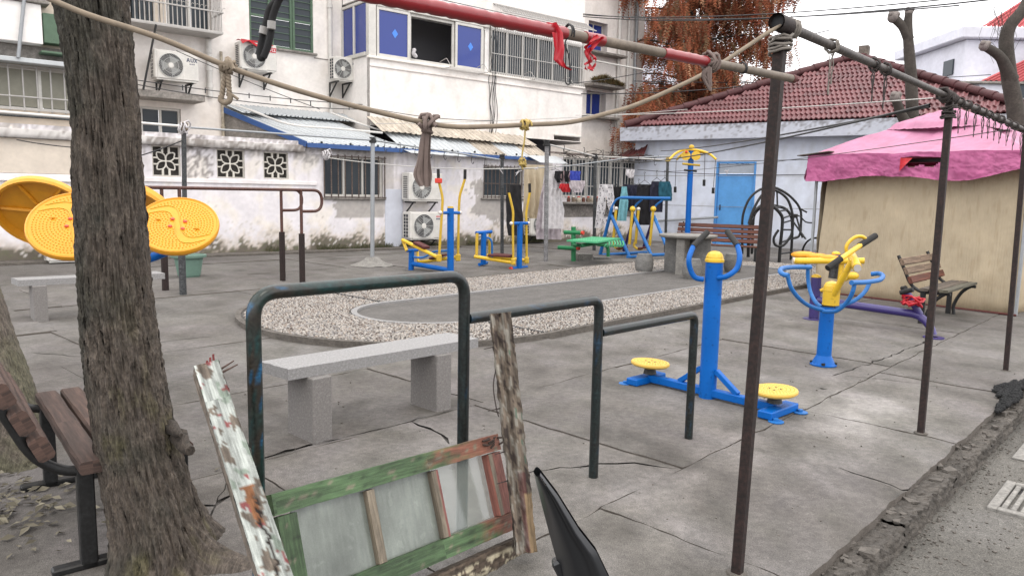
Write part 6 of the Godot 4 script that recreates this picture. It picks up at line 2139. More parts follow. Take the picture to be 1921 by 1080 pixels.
func old_timber() -> void:
	# weathered beam with peeling white paint, leaning across the tree side
	var foot: Vector3 = Vector3(-0.604, 0.268, -1.9)
	var head: Vector3 = Vector3(-0.937, 0.847, -2.24)
	var x := (head - foot).normalized()
	var z := (Vector3(0.62, 0.1, 1) - x * x.dot(Vector3(0.62, 0.1, 1))).normalized()
	var t := thing("painted_beam", "weathered timber beam with peeling white paint leaning before the green pipe", "timber", Transform3D(Basis(x, z.cross(x), z), foot))
	var len := head.distance_to(foot)
	var n := noise(441, 7.0, 4)
	var n2 := noise(442, 30.0, 3)
	var hy := 0.043
	var hz := 0.046
	var mb := MB.new()
	var face := func(p: Vector3) -> Color:
		var a := n.get_noise_2d(p.x * 0.9, p.y * 1.6)
		var b := n2.get_noise_2d(p.x * 0.45, p.y * 1.2)
		var c := Color(0.25, 0.205, 0.165) * (1.0 + 0.5 * b)
		var paint: bool = a + 0.4 * b > -0.30
		if p.z > hz * 0.72:
			if paint: c = Color(0.62, 0.66, 0.62) * (1.0 + 0.15 * b)
			if a - 0.4 * b > 0.34: c = Color(0.36, 0.43, 0.36)
			if n.get_noise_2d(p.x * 1.4 + 50, p.y * 2) > 0.44: c = Color(0.38, 0.11, 0.11)
			if p.x > 0.30 * len and p.x < 0.46 * len and absf(p.y + 0.004) < 0.020 + 0.02 * a: c = Color(0.34, 0.145, 0.06)
			if absf(p.y + 0.012 + 0.02 * n.get_noise_1d(p.x * 3.0)) < 0.0035 and p.x < 0.42 * len: c = Color(0.04, 0.03, 0.025)
		c.a = 1
		return c
	for f in 4:
		mb.grid(90, 14, func(u: float, v: float):
			var a: float = v * 2.0 - 1.0
			var xx: float = u * len
			var taper := 1.0 - 0.18 * u
			var p: Vector3 = [Vector3(xx, a * hy, hz), Vector3(xx, -hy, -a * hz), Vector3(xx, -a * hy, -hz), Vector3(xx, hy, a * hz)][f]
			p.y *= taper; p.z *= taper
			var d := 0.0035 * n2.get_noise_3d(p.x, p.y * 2, p.z * 2) + 0.006 * n.get_noise_3d(p.x, p.y * 3, p.z * 3)
			if f == 0 and absf(p.y + 0.012 + 0.02 * n.get_noise_1d(p.x * 3.0)) < 0.006 and p.x < 0.42 * len: d -= 0.007
			var o: Vector3 = [Vector3(0, 0, 1), Vector3(0, -1, 0), Vector3(0, 0, -1), Vector3(0, 1, 0)][f]
			return p + o * d, face)
	mb.col = Color(0.20, 0.15, 0.11)
	mb.quad(Vector3(len - 0.003, -hy * 0.82, -hz * 0.82), Vector3(len - 0.003, hy * 0.82, -hz * 0.82), Vector3(len - 0.003, hy * 0.82, hz * 0.82), Vector3(len - 0.003, -hy * 0.82, hz * 0.82), Vector3.RIGHT)
	obj("beam", mb, M.old_wood, t)
	var sp := MB.new()
	sp.col = Color(0.30, 0.06, 0.06)
	for k in 5: sp.span(Vector3(len - 0.02, -0.02 + 0.012 * k, 0.01), Vector3(len + 0.03 - 0.008 * k, -0.03 + 0.011 * k, 0.02), 0.008, 0.006)
	sp.col = Color(0.16, 0.10, 0.08)
	sp.tube([Vector3(len - 0.02, -0.03, 0.0), Vector3(len - 0.0, -0.085, 0.0)], [0.004, 0.002], 5)
	sp.tube([Vector3(len - 0.035, -0.03, 0.01), Vector3(len - 0.02, -0.09, 0.01)], [0.004, 0.002], 5)
	obj("splinters", sp, M.old_wood, t)
	# bare broken post leaning at the right end of the sash
	var f2: Vector3 = Vector3(0.073, 0.051, -2.68)
	var h2: Vector3 = Vector3(-0.045, 0.926, -2.9)
	x = (h2 - f2).normalized()
	z = (Vector3(0.1, 0.1, 1) - x * x.dot(Vector3(0.1, 0.1, 1))).normalized()
	var t2 := thing("broken_post", "bare cracked wooden post leaning on the middle bar by the sash", "timber", Transform3D(Basis(x, z.cross(x), z), f2))
	var l2 := h2.distance_to(f2)
	mb = MB.new()
	var wood := func(p: Vector3) -> Color:
		var a := n.get_noise_2d(p.x * 1.2 + 30, p.y * 5.0)
		var b := 0.7 * n2.get_noise_2d(p.x * 0.22, p.y * 1.6 + p.z)
		var c := Color(0.22, 0.175, 0.135) * (1.0 + 0.55 * b)
		if a > 0.22: c = Color(0.38, 0.35, 0.30) * (1.0 + 0.3 * b)
		if a < -0.26: c = Color(0.07, 0.05, 0.042)
		if p.y < -0.012 and a + b > 0.5: c = Color(0.16, 0.24, 0.18)
		if p.x < 0.30 and p.y > -0.025 and p.y < 0.005: c = c.lerp(Color(0.16, 0.05, 0.05), 0.6)
		if p.x < 0.22 and p.y < -0.012: c = Color(0.40, 0.28, 0.16) * (1.0 + 0.3 * b)
		c.a = 1
		return c
	for f in 4:
		mb.grid(90, 14, func(u: float, v: float):
			var a: float = v * 2.0 - 1.0
			var xx: float = u * l2
			var wy := 0.040 * (1.0 + 0.14 * n.get_noise_1d(xx * 2.0))
			var wz := 0.034
			var p: Vector3 = [Vector3(xx, a * wy, wz), Vector3(xx, -wy, -a * wz), Vector3(xx, -a * wy, -wz), Vector3(xx, wy, a * wz)][f]
			var split: float = absf(p.y - 0.006 - 0.02 * n.get_noise_1d(xx * 1.5 + 9))
			var d := 0.006 * n.get_noise_3d(p.x, p.y * 6, p.z * 4) + 0.004 * n2.get_noise_3d(p.x * 0.7, p.y * 3, p.z * 2) - (0.016 * smoothstep(0.011, 0.0, split) if f == 0 else 0.0)
			var o: Vector3 = [Vector3(0, 0, 1), Vector3(0, -1, 0), Vector3(0, 0, -1), Vector3(0, 1, 0)][f]
			return p + o * d, wood)
	mb.col = Color(0.30, 0.22, 0.15)
	for e in [0.003, l2 - 0.003]: mb.quad(Vector3(e, -0.040, -0.034), Vector3(e, 0.040, -0.034), Vector3(e, 0.040, 0.034), Vector3(e, -0.040, 0.034))
	obj("post", mb, M.old_wood, t2)
	var nails := MB.new()
	nails.col = Color(0.07, 0.05, 0.045)
	for q in [[0.86, 0.05], [0.60, 0.06], [0.42, 0.05], [0.30, 0.055]]: nails.tube([Vector3(l2 * q[0], 0.03, 0.02), Vector3(l2 * q[0] - 0.006, 0.03 + q[1], 0.035)], [0.003, 0.0015], 5)
	nails.tube(smooth([Vector3(l2 * 0.80, 0.03, 0.03), Vector3(l2 * 0.7, 0.058, 0.03), Vector3(l2 * 0.6, 0.056, 0.03), Vector3(l2 * 0.565, 0.05, 0.03)], 4), 0.0022, 4)
	obj("nails", nails, M.old_wood, t2)

func window_sash() -> void:
	# old glazed sash lying tilted against the bars
	var o := Vector3(-0.62, 0.147, -2.02)     # lower left
	var r := Vector3(0.02, 0.08, -2.81)      # lower right
	var u := Vector3(-0.71, 0.50, -2.12)      # upper left
	var x := (r - o).normalized()
	var y := (u - o)
	y = (y - x * y.dot(x)).normalized()
	var z := x.cross(y)
	var w := o.distance_to(r)
	var t := thing("window_sash", "old green-painted window sash with three dusty panes leaning on the bars", "window sash", Transform3D(Basis(x, y, z), o))
	var h := 0.372
	var n := noise(451, 6.0, 4)
	var n2 := noise(452, 22.0, 3)
	var green := func(p: Vector3) -> Color:
		var a := n.get_noise_2d(p.x * 1.2, p.y * 4.0)
		var b := n2.get_noise_2d(p.x * 0.7, p.y * 3.0)
		var c := Color(0.095, 0.170, 0.075) * (1.0 + 0.28 * a + 0.2 * b)
		var red := smoothstep(0.70, 0.92, p.x / w + 0.25 * a + (0.10 if p.y > h * 0.8 else -0.06))
		c = c.lerp(Color(0.36, 0.12, 0.085) * (1.0 + 0.3 * b), red * 0.85)
		if a + b > 0.68: c = Color(0.26, 0.24, 0.17)
		if b < -0.5: c *= 0.6
		c.a = 1
		return c
	var rail := func(called: String, a: Vector3, size: Vector3, tint: Callable) -> void:
		var mb := MB.new()
		var hs := size / 2
		for f in 4:
			mb.grid(maxi(8, int(size.x / 0.016)), maxi(6, int(size.y / 0.010)), func(s: float, v: float):
				var e: float = v * 2.0 - 1.0
				var xx: float = (s - 0.5) * size.x
				var q: Vector3 = [Vector3(xx, e * hs.y, hs.z), Vector3(xx, -hs.y, -e * hs.z), Vector3(xx, -e * hs.y, -hs.z), Vector3(xx, hs.y, e * hs.z)][f]
				return a + q + Vector3(0, 1, 1) * 0.0018 * n2.get_noise_3d(q.x + a.x, q.y, q.z), tint)
		mb.col = tint.call(a)
		for e in [-1, 1]: mb.quad(a + Vector3(e * hs.x, -hs.y, -hs.z), a + Vector3(e * hs.x, hs.y, -hs.z), a + Vector3(e * hs.x, hs.y, hs.z), a + Vector3(e * hs.x, -hs.y, hs.z))
		obj(called, mb, M.sash_paint if size.x > size.y else M.sash_upright, t)
	rail.call("top_rail", Vector3(w / 2, h - 0.03, 0), Vector3(w + 0.02, 0.062, 0.042), green)
	rail.call("bottom_rail", Vector3(w / 2, 0.032, 0), Vector3(w + 0.02, 0.066, 0.042), green)
	rail.call("stile", Vector3(0.032, h / 2, 0.001), Vector3(0.066, h - 0.135, 0.038), green)
	var pink := func(p: Vector3) -> Color:
		var b := n2.get_noise_2d(p.x * 3.0, p.y * 0.7)
		var c := Color(0.34, 0.13, 0.10) * (1.0 + 0.4 * b)
		if p.x < w - 0.045: c = Color(0.30, 0.25, 0.19) * (1.0 + 0.3 * b)
		c.a = 1
		return c
	rail.call("stile", Vector3(w - 0.035, h / 2, 0.001), Vector3(0.072, h - 0.135, 0.038), pink)
	var bare := func(p: Vector3) -> Color:
		var b := n2.get_noise_2d(p.x * 3.0, p.y * 0.7)
		var c := Color(0.30, 0.25, 0.185) * (1.0 + 0.35 * b)
		if p.x > w * 0.5 and p.x > w * 0.645: c = Color(0.42, 0.15, 0.13)
		c.a = 1
		return c
	rail.call("glazing_bar", Vector3(w * 0.345, h / 2, 0.0015), Vector3(0.032, h - 0.135, 0.034), bare)
	rail.call("glazing_bar", Vector3(w * 0.640, h / 2, 0.0015), Vector3(0.032, h - 0.135, 0.034), bare)
	var xs := [0.06, w * 0.345, w * 0.640, w - 0.08]
	for k in 3:
		var p := MB.new()
		p.box(Vector3(xs[k + 1] - xs[k], h - 0.12, 0.003), Vector3((xs[k] + xs[k + 1]) / 2, h / 2, -0.004 - 0.004 * k), Basis(), 0.0)
		var o_ := obj("pane", p, M.frosted if k < 2 else M.pane, t)
		if k == 2: o_.set_meta("label", "clearer right-hand pane")
	# rotten hinge block at the top right corner
	var rot := MB.new()
	rot.col = Color(0.09, 0.06, 0.05)
	var g := rnd(455)
	for k in 12:
		var a := Vector3(w - 0.10 + 0.10 * g.randf(), h - 0.05 + 0.045 * g.randf(), 0.01 + 0.02 * g.randf())
		rot.span(a, a + Vector3(g.randf_range(0.02, 0.06), g.randf_range(-0.01, 0.012), g.randf_range(-0.01, 0.015)), 0.010, 0.007)
	obj("rotten_corner", rot, M.old_wood, t)
	# broken white-flecked board under the sash
	var bb := thing("rotten_board", "rotten board with flaking cream paint lying under the green sash", "board", Transform3D(Basis(x, y, z), o + y * -0.075 + z * 0.012))
	var mb := MB.new()
	var flake := func(p: Vector3) -> Color:
		var a := n.get_noise_2d(p.x * 1.5 + 20, p.y * 4.0)
		var b := n2.get_noise_2d(p.x, p.y * 2.0)
		var c := Color(0.115, 0.085, 0.062) * (1.0 + 0.6 * b)
		if a + 0.5 * b > 0.06 and p.x > w * 0.35 and p.y < 0.02: c = Color(0.52, 0.46, 0.33) * (1.0 + 0.2 * b)
		c.a = 1
		return c
	for f in 2:
		mb.grid(120, 12, func(s: float, v: float):
			var xx: float = s * (w + 0.05)
			var ragged := 0.018 * n.get_noise_1d(xx * 6.0) + 0.008 * n2.get_noise_1d(xx * 3.0)
			var yy := lerpf(-0.055 + ragged, 0.040, v)
			return Vector3(xx, yy, (0.012 if f == 0 else -0.03) + 0.010 * n2.get_noise_2d(xx, yy * 2.0)), flake)
	mb.grid(120, 2, func(s: float, v: float):
		var xx: float = s * (w + 0.05)
		return Vector3(xx, 0.040, lerpf(0.012, -0.03, v)), flake)
	obj("board", mb, M.old_wood, bb)

# ---------------------------------------------------------------- exercise machines, stone furniture
func wobj(called: String, mb: MB, m: Material, t: Node3D) -> MeshInstance3D:   # the mesh is in world coordinates, its thing only moved
	var o := obj(called, mb, m, t)
	o.position = -t.position
	return o

func pipe_part(called: String, pts: Array, r, m: Material, t: Node3D, sides := 10) -> MeshInstance3D:
	var mb := MB.new()
	mb.tube(pts, r, sides)
	return wobj(called, mb, m, t)

func build_gym() -> void:
	waist_twister()
	arm_machine()
	rower()
	tai_chi_wheels()
	parallel_bars()
	elliptical_one()
	elliptical_two()
	air_walker()
	massage_bed()
	pulley_column()
	stone_set()
	climbing_arch()
	var rb := thing("park_bench", "slatted bench with weathered backrest standing before the beige tent wall", "bench", facing(44.0, Vector3(4.67, 0, -8.44)), "slatted benches")
	bench_parts(rb, 1.12, M.slat_grey, M.black_metal, 0.045, true, 3, 3, 0.40)
	for k in 3: (rb.get_node("back_slat" if k == 0 else "back_slat_%03d" % k) as MeshInstance3D).mesh.surface_set_material(0, M.slat_pale if k > 0 else M.slat_red)
	var bb := thing("park_bench", "long red-brown slatted bench facing the camera behind the round stone table", "bench", facing(119.0, Vector3(3.687, 0.064, -16.6) * Vector3(1, 0, 1)), "slatted benches")
	bench_parts(bb, 1.72, M.slat_red, M.black_metal, 0.04, false, 3, 4, 0.36)
	# green flower pot by the wall
	var pt := thing("flower_pot", "green ribbed flower pot beside the grey pole behind the yellow discs", "flower pot", Vector3(-5.056, 0, -11.391) + Vector3(0.02, 0, -0.15))
	var mb := MB.new()
	mb.lathe([[0, 0], [0.15, 0], [0.165, 0.03], [0.20, 0.22], [0.21, 0.30], [0.26, 0.31], [0.265, 0.345], [0.235, 0.35], [0.215, 0.29], [0, 0.28]], Vector3.ZERO, Basis(), 22)
	for i in mb.c.size(): mb.c[i] = Color(0.9, 0.95, 0.9)
	obj("pot", mb, M.green_mesh, pt).mesh.surface_set_material(0, mat("pot_glaze", Color(0.17, 0.27, 0.23), 0.5, T.cloud, 2.0))
	mb = MB.new()
	mb.lathe([[0.215, 0.282], [0, 0.29]], Vector3.ZERO, Basis(), 16)
	obj("soil", mb, M.rubble, pt)

func disc_plate(t: Node3D, called: String, at: Vector3, rot: Basis, r: float, m: Material) -> void:
	var mb := MB.new()
	mb.lathe([[0, -0.016], [r * 0.9, -0.016], [r, -0.004], [r, 0.008], [r * 0.96, 0.016], [0, 0.016]], at, rot, 30)
	var o := obj(called, mb, m, t)
	var st := MB.new()
	for ring in range(1, 6):
		var k := ring * 7
		for i in k:
			var a := TAU * i / k
			st.ball(at + rot * Vector3(cos(a) * r * ring / 6.0, 0.016, sin(a) * r * ring / 6.0), 0.0052, Vector3.ONE, 4)
	obj("studs", st, m, o)
	var bo := MB.new()
	for i in 4:
		var a := TAU * i / 4 + 0.5
		bo.ball(at + rot * Vector3(cos(a) * 0.035, 0.017, sin(a) * 0.035), 0.007, Vector3(1, 0.6, 1), 6)
	obj("bolts", bo, M.black_metal, o)

func waist_twister() -> void:
	var t := thing("waist_twister", "blue waist twister with column, two grips and two round yellow foot plates", "exercise machine", Vector3(1.386, 0, -5.101), "blue and yellow exercise machines")
	var p := t.position
	var ax := Transform3D(Basis(Vector3.UP, deg_to_rad(90.0 - 137.1)), Vector3.ZERO)
	var mb := MB.new()
	mb.lathe([[0.059, 0.0], [0.059, 0.955]], Vector3.ZERO, Basis(), 24)
	obj("column", mb, M.blue, t)
	mb = MB.new()
	mb.lathe([[0.061, 0.952], [0.065, 0.955], [0.065, 0.972], [0.060, 0.976], [0.058, 0.992], [0.048, 1.012], [0.028, 1.026], [0, 1.030]], Vector3.ZERO, Basis(), 24)
	obj("dome_cap", mb, M.yellow, t)
	for s in [-1, 1]:
		mb = MB.new()
		mb.box(Vector3(0.46, 0.055, 0.06), ax * Vector3(s * 0.27, 0.042, 0), ax.basis, 0.006)
		obj("base_beam", mb, M.blue, t)
		mb = MB.new()
		mb.box(Vector3(0.10, 0.05, 0.36), ax * Vector3(s * 0.53, 0.03, 0), ax.basis, 0.006)
		obj("foot_beam", mb, M.blue, t)
		mb = MB.new()
		mb.span(ax * Vector3(s * 0.06, 0.20, 0), ax * Vector3(s * 0.235, 0.07, 0), 0.04, 0.035)
		obj("brace", mb, M.blue, t)
		mb = MB.new()
		mb.lathe([[0.05, 0.075], [0.04, 0.115], [0.06, 0.13]], ax * Vector3(s * 0.50, 0, 0), Basis(), 14)
		obj("spindle", mb, M.black_metal, t)
		disc_plate(t, "foot_plate", ax * Vector3(s * 0.50, 0.150, 0), Basis(Vector3(0.3, 0, 1).normalized(), 0.05 * s), 0.143, M.yellow_disc)
		mb = MB.new()
		for z in [-0.16, 0.16]: mb.lathe([[0.05, 0.0], [0.05, 0.006], [0.018, 0.008], [0.018, 0.022], [0, 0.024]], ax * Vector3(s * 0.60, 0, z), Basis(), 10)
		obj("anchor_plate", mb, M.blue_old, t)
	for q in [[[Vector3(1.316, 0.831, -5.1), Vector3(1.257, 0.845, -5.1), Vector3(1.221, 0.903, -5.1), Vector3(1.21, 0.976, -5.1), Vector3(1.25, 1.053, -5.16), Vector3(1.377, 1.144, -5.3)], "l"], [[Vector3(1.404, 0.85, -5.05), Vector3(1.447, 0.867, -5), Vector3(1.509, 0.919, -5), Vector3(1.532, 0.997, -5.02), Vector3(1.537, 1.07, -5.1), Vector3(1.52, 1.154, -5.3)], "r"]]:
		var pts: Array = q[0]
		pipe_part("handle", smooth(pts.slice(0, 5), 6), 0.0185, M.blue, t)
		pipe_part("grip", [pts[4].lerp(pts[5], -0.04), pts[5]], 0.0215, M.grip, t)

func arm_machine() -> void:
	var t := thing("push_up_machine", "blue column machine with two blue loop handles and yellow tilted cross handle", "exercise machine", Vector3(2.655, 0, -6.204), "blue and yellow exercise machines")
	var d := -t.position.z
	var p := t.position
	var mb := MB.new()
	mb.lathe([[0.108, 0.0], [0.108, 0.010], [0.095, 0.014], [0.060, 0.085], [0.058, 0.50]], Vector3.ZERO, Basis(), 22)
	obj("column", mb, M.blue, t)
	mb = MB.new()
	for k in 4: mb.lathe([[0.016, 0.01], [0.016, 0.03], [0, 0.032]], Vector3(cos(k * PI / 2 + 0.4), 0, sin(k * PI / 2 + 0.4)) * 0.092, Basis(), 8)
	obj("anchor_bolts", mb, M.black_metal, t)
	mb = MB.new()
	mb.lathe([[0.052, 0.49], [0.052, 0.515]], Vector3(0.01, 0, 0), Basis(), 18)
	obj("neck", mb, M.black_metal, t)
	mb = MB.new()
	mb.lathe([[0.068, 0.515], [0.068, 0.64], [0.064, 0.675], [0.05, 0.70], [0.028, 0.712], [0, 0.716]], Vector3(0.025, 0, 0), Basis(), 22)
	obj("yellow_head", mb, M.yellow, t)
	mb = MB.new()
	mb.lathe([[0.0695, 0.630], [0.0695, 0.636]], Vector3(0.025, 0, 0), Basis(), 22)
	obj("head_band", mb, M.yellow_old, t)
	pipe_part("yellow_arm", [Vector3(2.675, 0.59, -6.17), Vector3(2.701, 0.715, -6.1), Vector3(2.751, 0.908, -6.02)], [0.03, 0.026, 0.026], M.yellow, t)
	pipe_part("hub_tube", [Vector3(2.807, 0.948, -6.18), Vector3(2.748, 0.857, -5.92)], 0.036, M.yellow, t, 16)
	pipe_part("hub_end", [Vector3(2.751, 0.857, -5.925), Vector3(2.747, 0.854, -5.91)], 0.030, M.steel_cap, t, 14)
	pipe_part("cross_bar", [Vector3(2.621, 0.92, -5.95), Vector3(2.844, 1.025, -6.1)], 0.021, M.yellow, t)
	pipe_part("grip", [Vector3(2.503, 0.85, -5.9), Vector3(2.625, 0.925, -5.95)], 0.026, M.grip, t)
	pipe_part("grip", [Vector3(2.835, 1.02, -6.1), Vector3(3.008, 1.101, -6.2)], 0.026, M.grip, t)
	pipe_part("guard_loop", smooth([Vector3(2.773, 0.932, -6.15), Vector3(2.75, 0.998, -6.15), Vector3(2.773, 1.051, -6.15), Vector3(2.826, 1.091, -6.15), Vector3(2.879, 1.092, -6.15), Vector3(2.912, 1.067, -6.15)], 5), 0.015, M.yellow, t)
	# loops: two ribs rise from the column to a bent top rail
	pipe_part("loop_rib", smooth([Vector3(2.586, 0.479, -6.12), Vector3(2.436, 0.527, -6.05), Vector3(2.306, 0.605, -5.95), Vector3(2.221, 0.696, -5.9), Vector3(2.19, 0.789, -5.9)], 5), 0.017, M.blue_old, t)
	pipe_part("loop_rib", smooth([Vector3(2.654, 0.469, -6.25), Vector3(2.619, 0.508, -6.35), Vector3(2.608, 0.577, -6.45), Vector3(2.598, 0.674, -6.5), Vector3(2.585, 0.787, -6.5)], 5), 0.017, M.blue_old, t)
	pipe_part("loop_top", smooth([Vector3(2.18, 0.79, -5.85), Vector3(2.151, 0.797, -5.9), Vector3(2.164, 0.812, -6), Vector3(2.243, 0.82, -6.15), Vector3(2.407, 0.812, -6.35), Vector3(2.608, 0.801, -6.5)], 5), 0.020, M.blue_old, t)
	pipe_part("loop_rib", smooth([Vector3(2.579, 0.473, -6.1), Vector3(2.635, 0.498, -5.98), Vector3(2.68, 0.585, -5.9), Vector3(2.693, 0.669, -5.85), Vector3(2.704, 0.745, -5.85)], 5), 0.017, M.blue_old, t)
	pipe_part("loop_rib", smooth([Vector3(2.633, 0.472, -6.2), Vector3(2.774, 0.511, -6.2), Vector3(2.886, 0.562, -6.2), Vector3(2.984, 0.63, -6.25), Vector3(3.042, 0.707, -6.3)], 5), 0.017, M.blue_old, t)
	pipe_part("loop_top", smooth([Vector3(2.656, 0.75, -5.8), Vector3(2.84, 0.74, -5.95), Vector3(3.019, 0.743, -6.1), Vector3(3.122, 0.759, -6.25), Vector3(3.163, 0.766, -6.4), Vector3(3.119, 0.755, -6.45)], 5), 0.020, M.blue_old, t)

func rower() -> void:
	var t := thing("rowing_machine", "purple machine with long beam, yellow seat and strapped foot rest behind the blue loops", "exercise machine", Vector3(3.553, 0, -8.657))
	var mb := MB.new()
	pipe_part("post", [Vector3(3.555, -0.013, -8.66), Vector3(3.551, 0.485, -8.66)], 0.058, M.purple, t, 14)
	mb = MB.new()
	mb.ball(Vector3(3.55, 0.491, -8.66), 0.056, Vector3(1, 0.6, 1), 12)
	wobj("post_cap", mb, M.yellow, t)
	mb = MB.new()
	mb.lathe([[0.12, 0.0], [0.12, 0.012], [0.05, 0.014]], Vector3(3.522, 0, -8.579), Basis(), 16)
	wobj("base_plate", mb, M.purple, t)
	pipe_part("support_post", [Vector3(3.675, 0.493, -8.5), Vector3(3.692, 0.763, -8.5)], 0.050, M.grey_post, t, 12)
	pipe_part("support_top", [Vector3(3.687, 0.659, -8.5), Vector3(3.691, 0.769, -8.5)], 0.051, M.purple, t, 12)
	mb = MB.new()
	mb.ball(Vector3(3.691, 0.775, -8.5), 0.05, Vector3(1, 0.6, 1), 12)
	wobj("support_cap", mb, M.yellow, t)
	for q in [[1509, 478, 0.115], [1534, 481, 0.10], [1556, 481, 0.10]]:
		mb = MB.new()
		mb.ball(Vector3(3.425, 0.737, -8.75) + (Vector3(3.521, 0.733, -8.6) - Vector3(3.425, 0.737, -8.75)) * ((q[0] - 1509) / 25.0), q[2], Vector3(1.35, 0.38, 1.0), 14)
		wobj("seat_pad", mb, M.orange_disc, t)
	pipe_part("seat_rail", [Vector3(3.21, 0.686, -8.5), Vector3(3.924, 0.718, -8.3)], 0.035, M.yellow, t)
	pipe_part("rail_end", [Vector3(3.204, 0.686, -8.5), Vector3(3.223, 0.687, -8.5)], 0.036, M.steel_cap, t)
	pipe_part("link", [Vector3(3.72, 0.699, -8.4), Vector3(3.713, 0.469, -8.4)], 0.028, M.yellow, t)
	pipe_part("link", [Vector3(3.819, 0.549, -8.3), Vector3(3.545, 0.349, -8.5)], 0.020, M.yellow, t)
	mb = MB.new()
	mb.ball(Vector3(3.807, 0.549, -8.3), 0.055, Vector3(1.3, 0.8, 1), 12)
	wobj("pivot", mb, M.yellow, t)
	pipe_part("beam", [Vector3(3.564, 0.224, -8.6), Vector3(4.32, 0.187, -7.95), Vector3(4.381, 0.168, -7.9)], 0.045, M.purple, t, 12)
	pipe_part("beam_foot", smooth([Vector3(4.362, 0.176, -7.92), Vector3(4.414, 0.125, -7.85), Vector3(4.45, 0.054, -7.8), Vector3(4.459, -0.039, -7.75)], 5), 0.042, M.purple, t, 12)
	mb = MB.new()
	mb.lathe([[0.10, 0.0], [0.10, 0.012], [0.04, 0.014]], Vector3(4.337, 0, -7.538), Basis(), 14)
	wobj("base_plate", mb, M.purple, t)
	pipe_part("foot_post", [Vector3(4.379, 0.185, -7.9), Vector3(4.23, 0.435, -7.95)], 0.036, M.purple, t)
	for q in [[Vector3(4.148, 0.417, -7.9), Vector3(4.227, 0.466, -7.8)], [Vector3(4.267, 0.439, -8.1), Vector3(4.281, 0.452, -8.05)]]:
		pipe_part("foot_peg", q, 0.026, M.grip, t)
	mb = MB.new()
	for k in 3: coil(mb, Vector3(4.281, 0.327, -7.9), Vector3(0.2, 1, 0), 0.045 + 0.02 * k, 2, 0.10, 0.012, 0.5, 60 + k)
	mb.tube(smooth([Vector3(4.155, 0.309, -7.85), Vector3(4.215, 0.328, -7.85), Vector3(4.278, 0.317, -7.85), Vector3(4.333, 0.341, -7.85), Vector3(4.318, 0.387, -7.85)], 4), 0.013, 5)
	var st := obj("red_straps", mb, M.red_ribbon)
	tag(st, "pink-red straps tied round the foot rest of the purple machine", "straps")

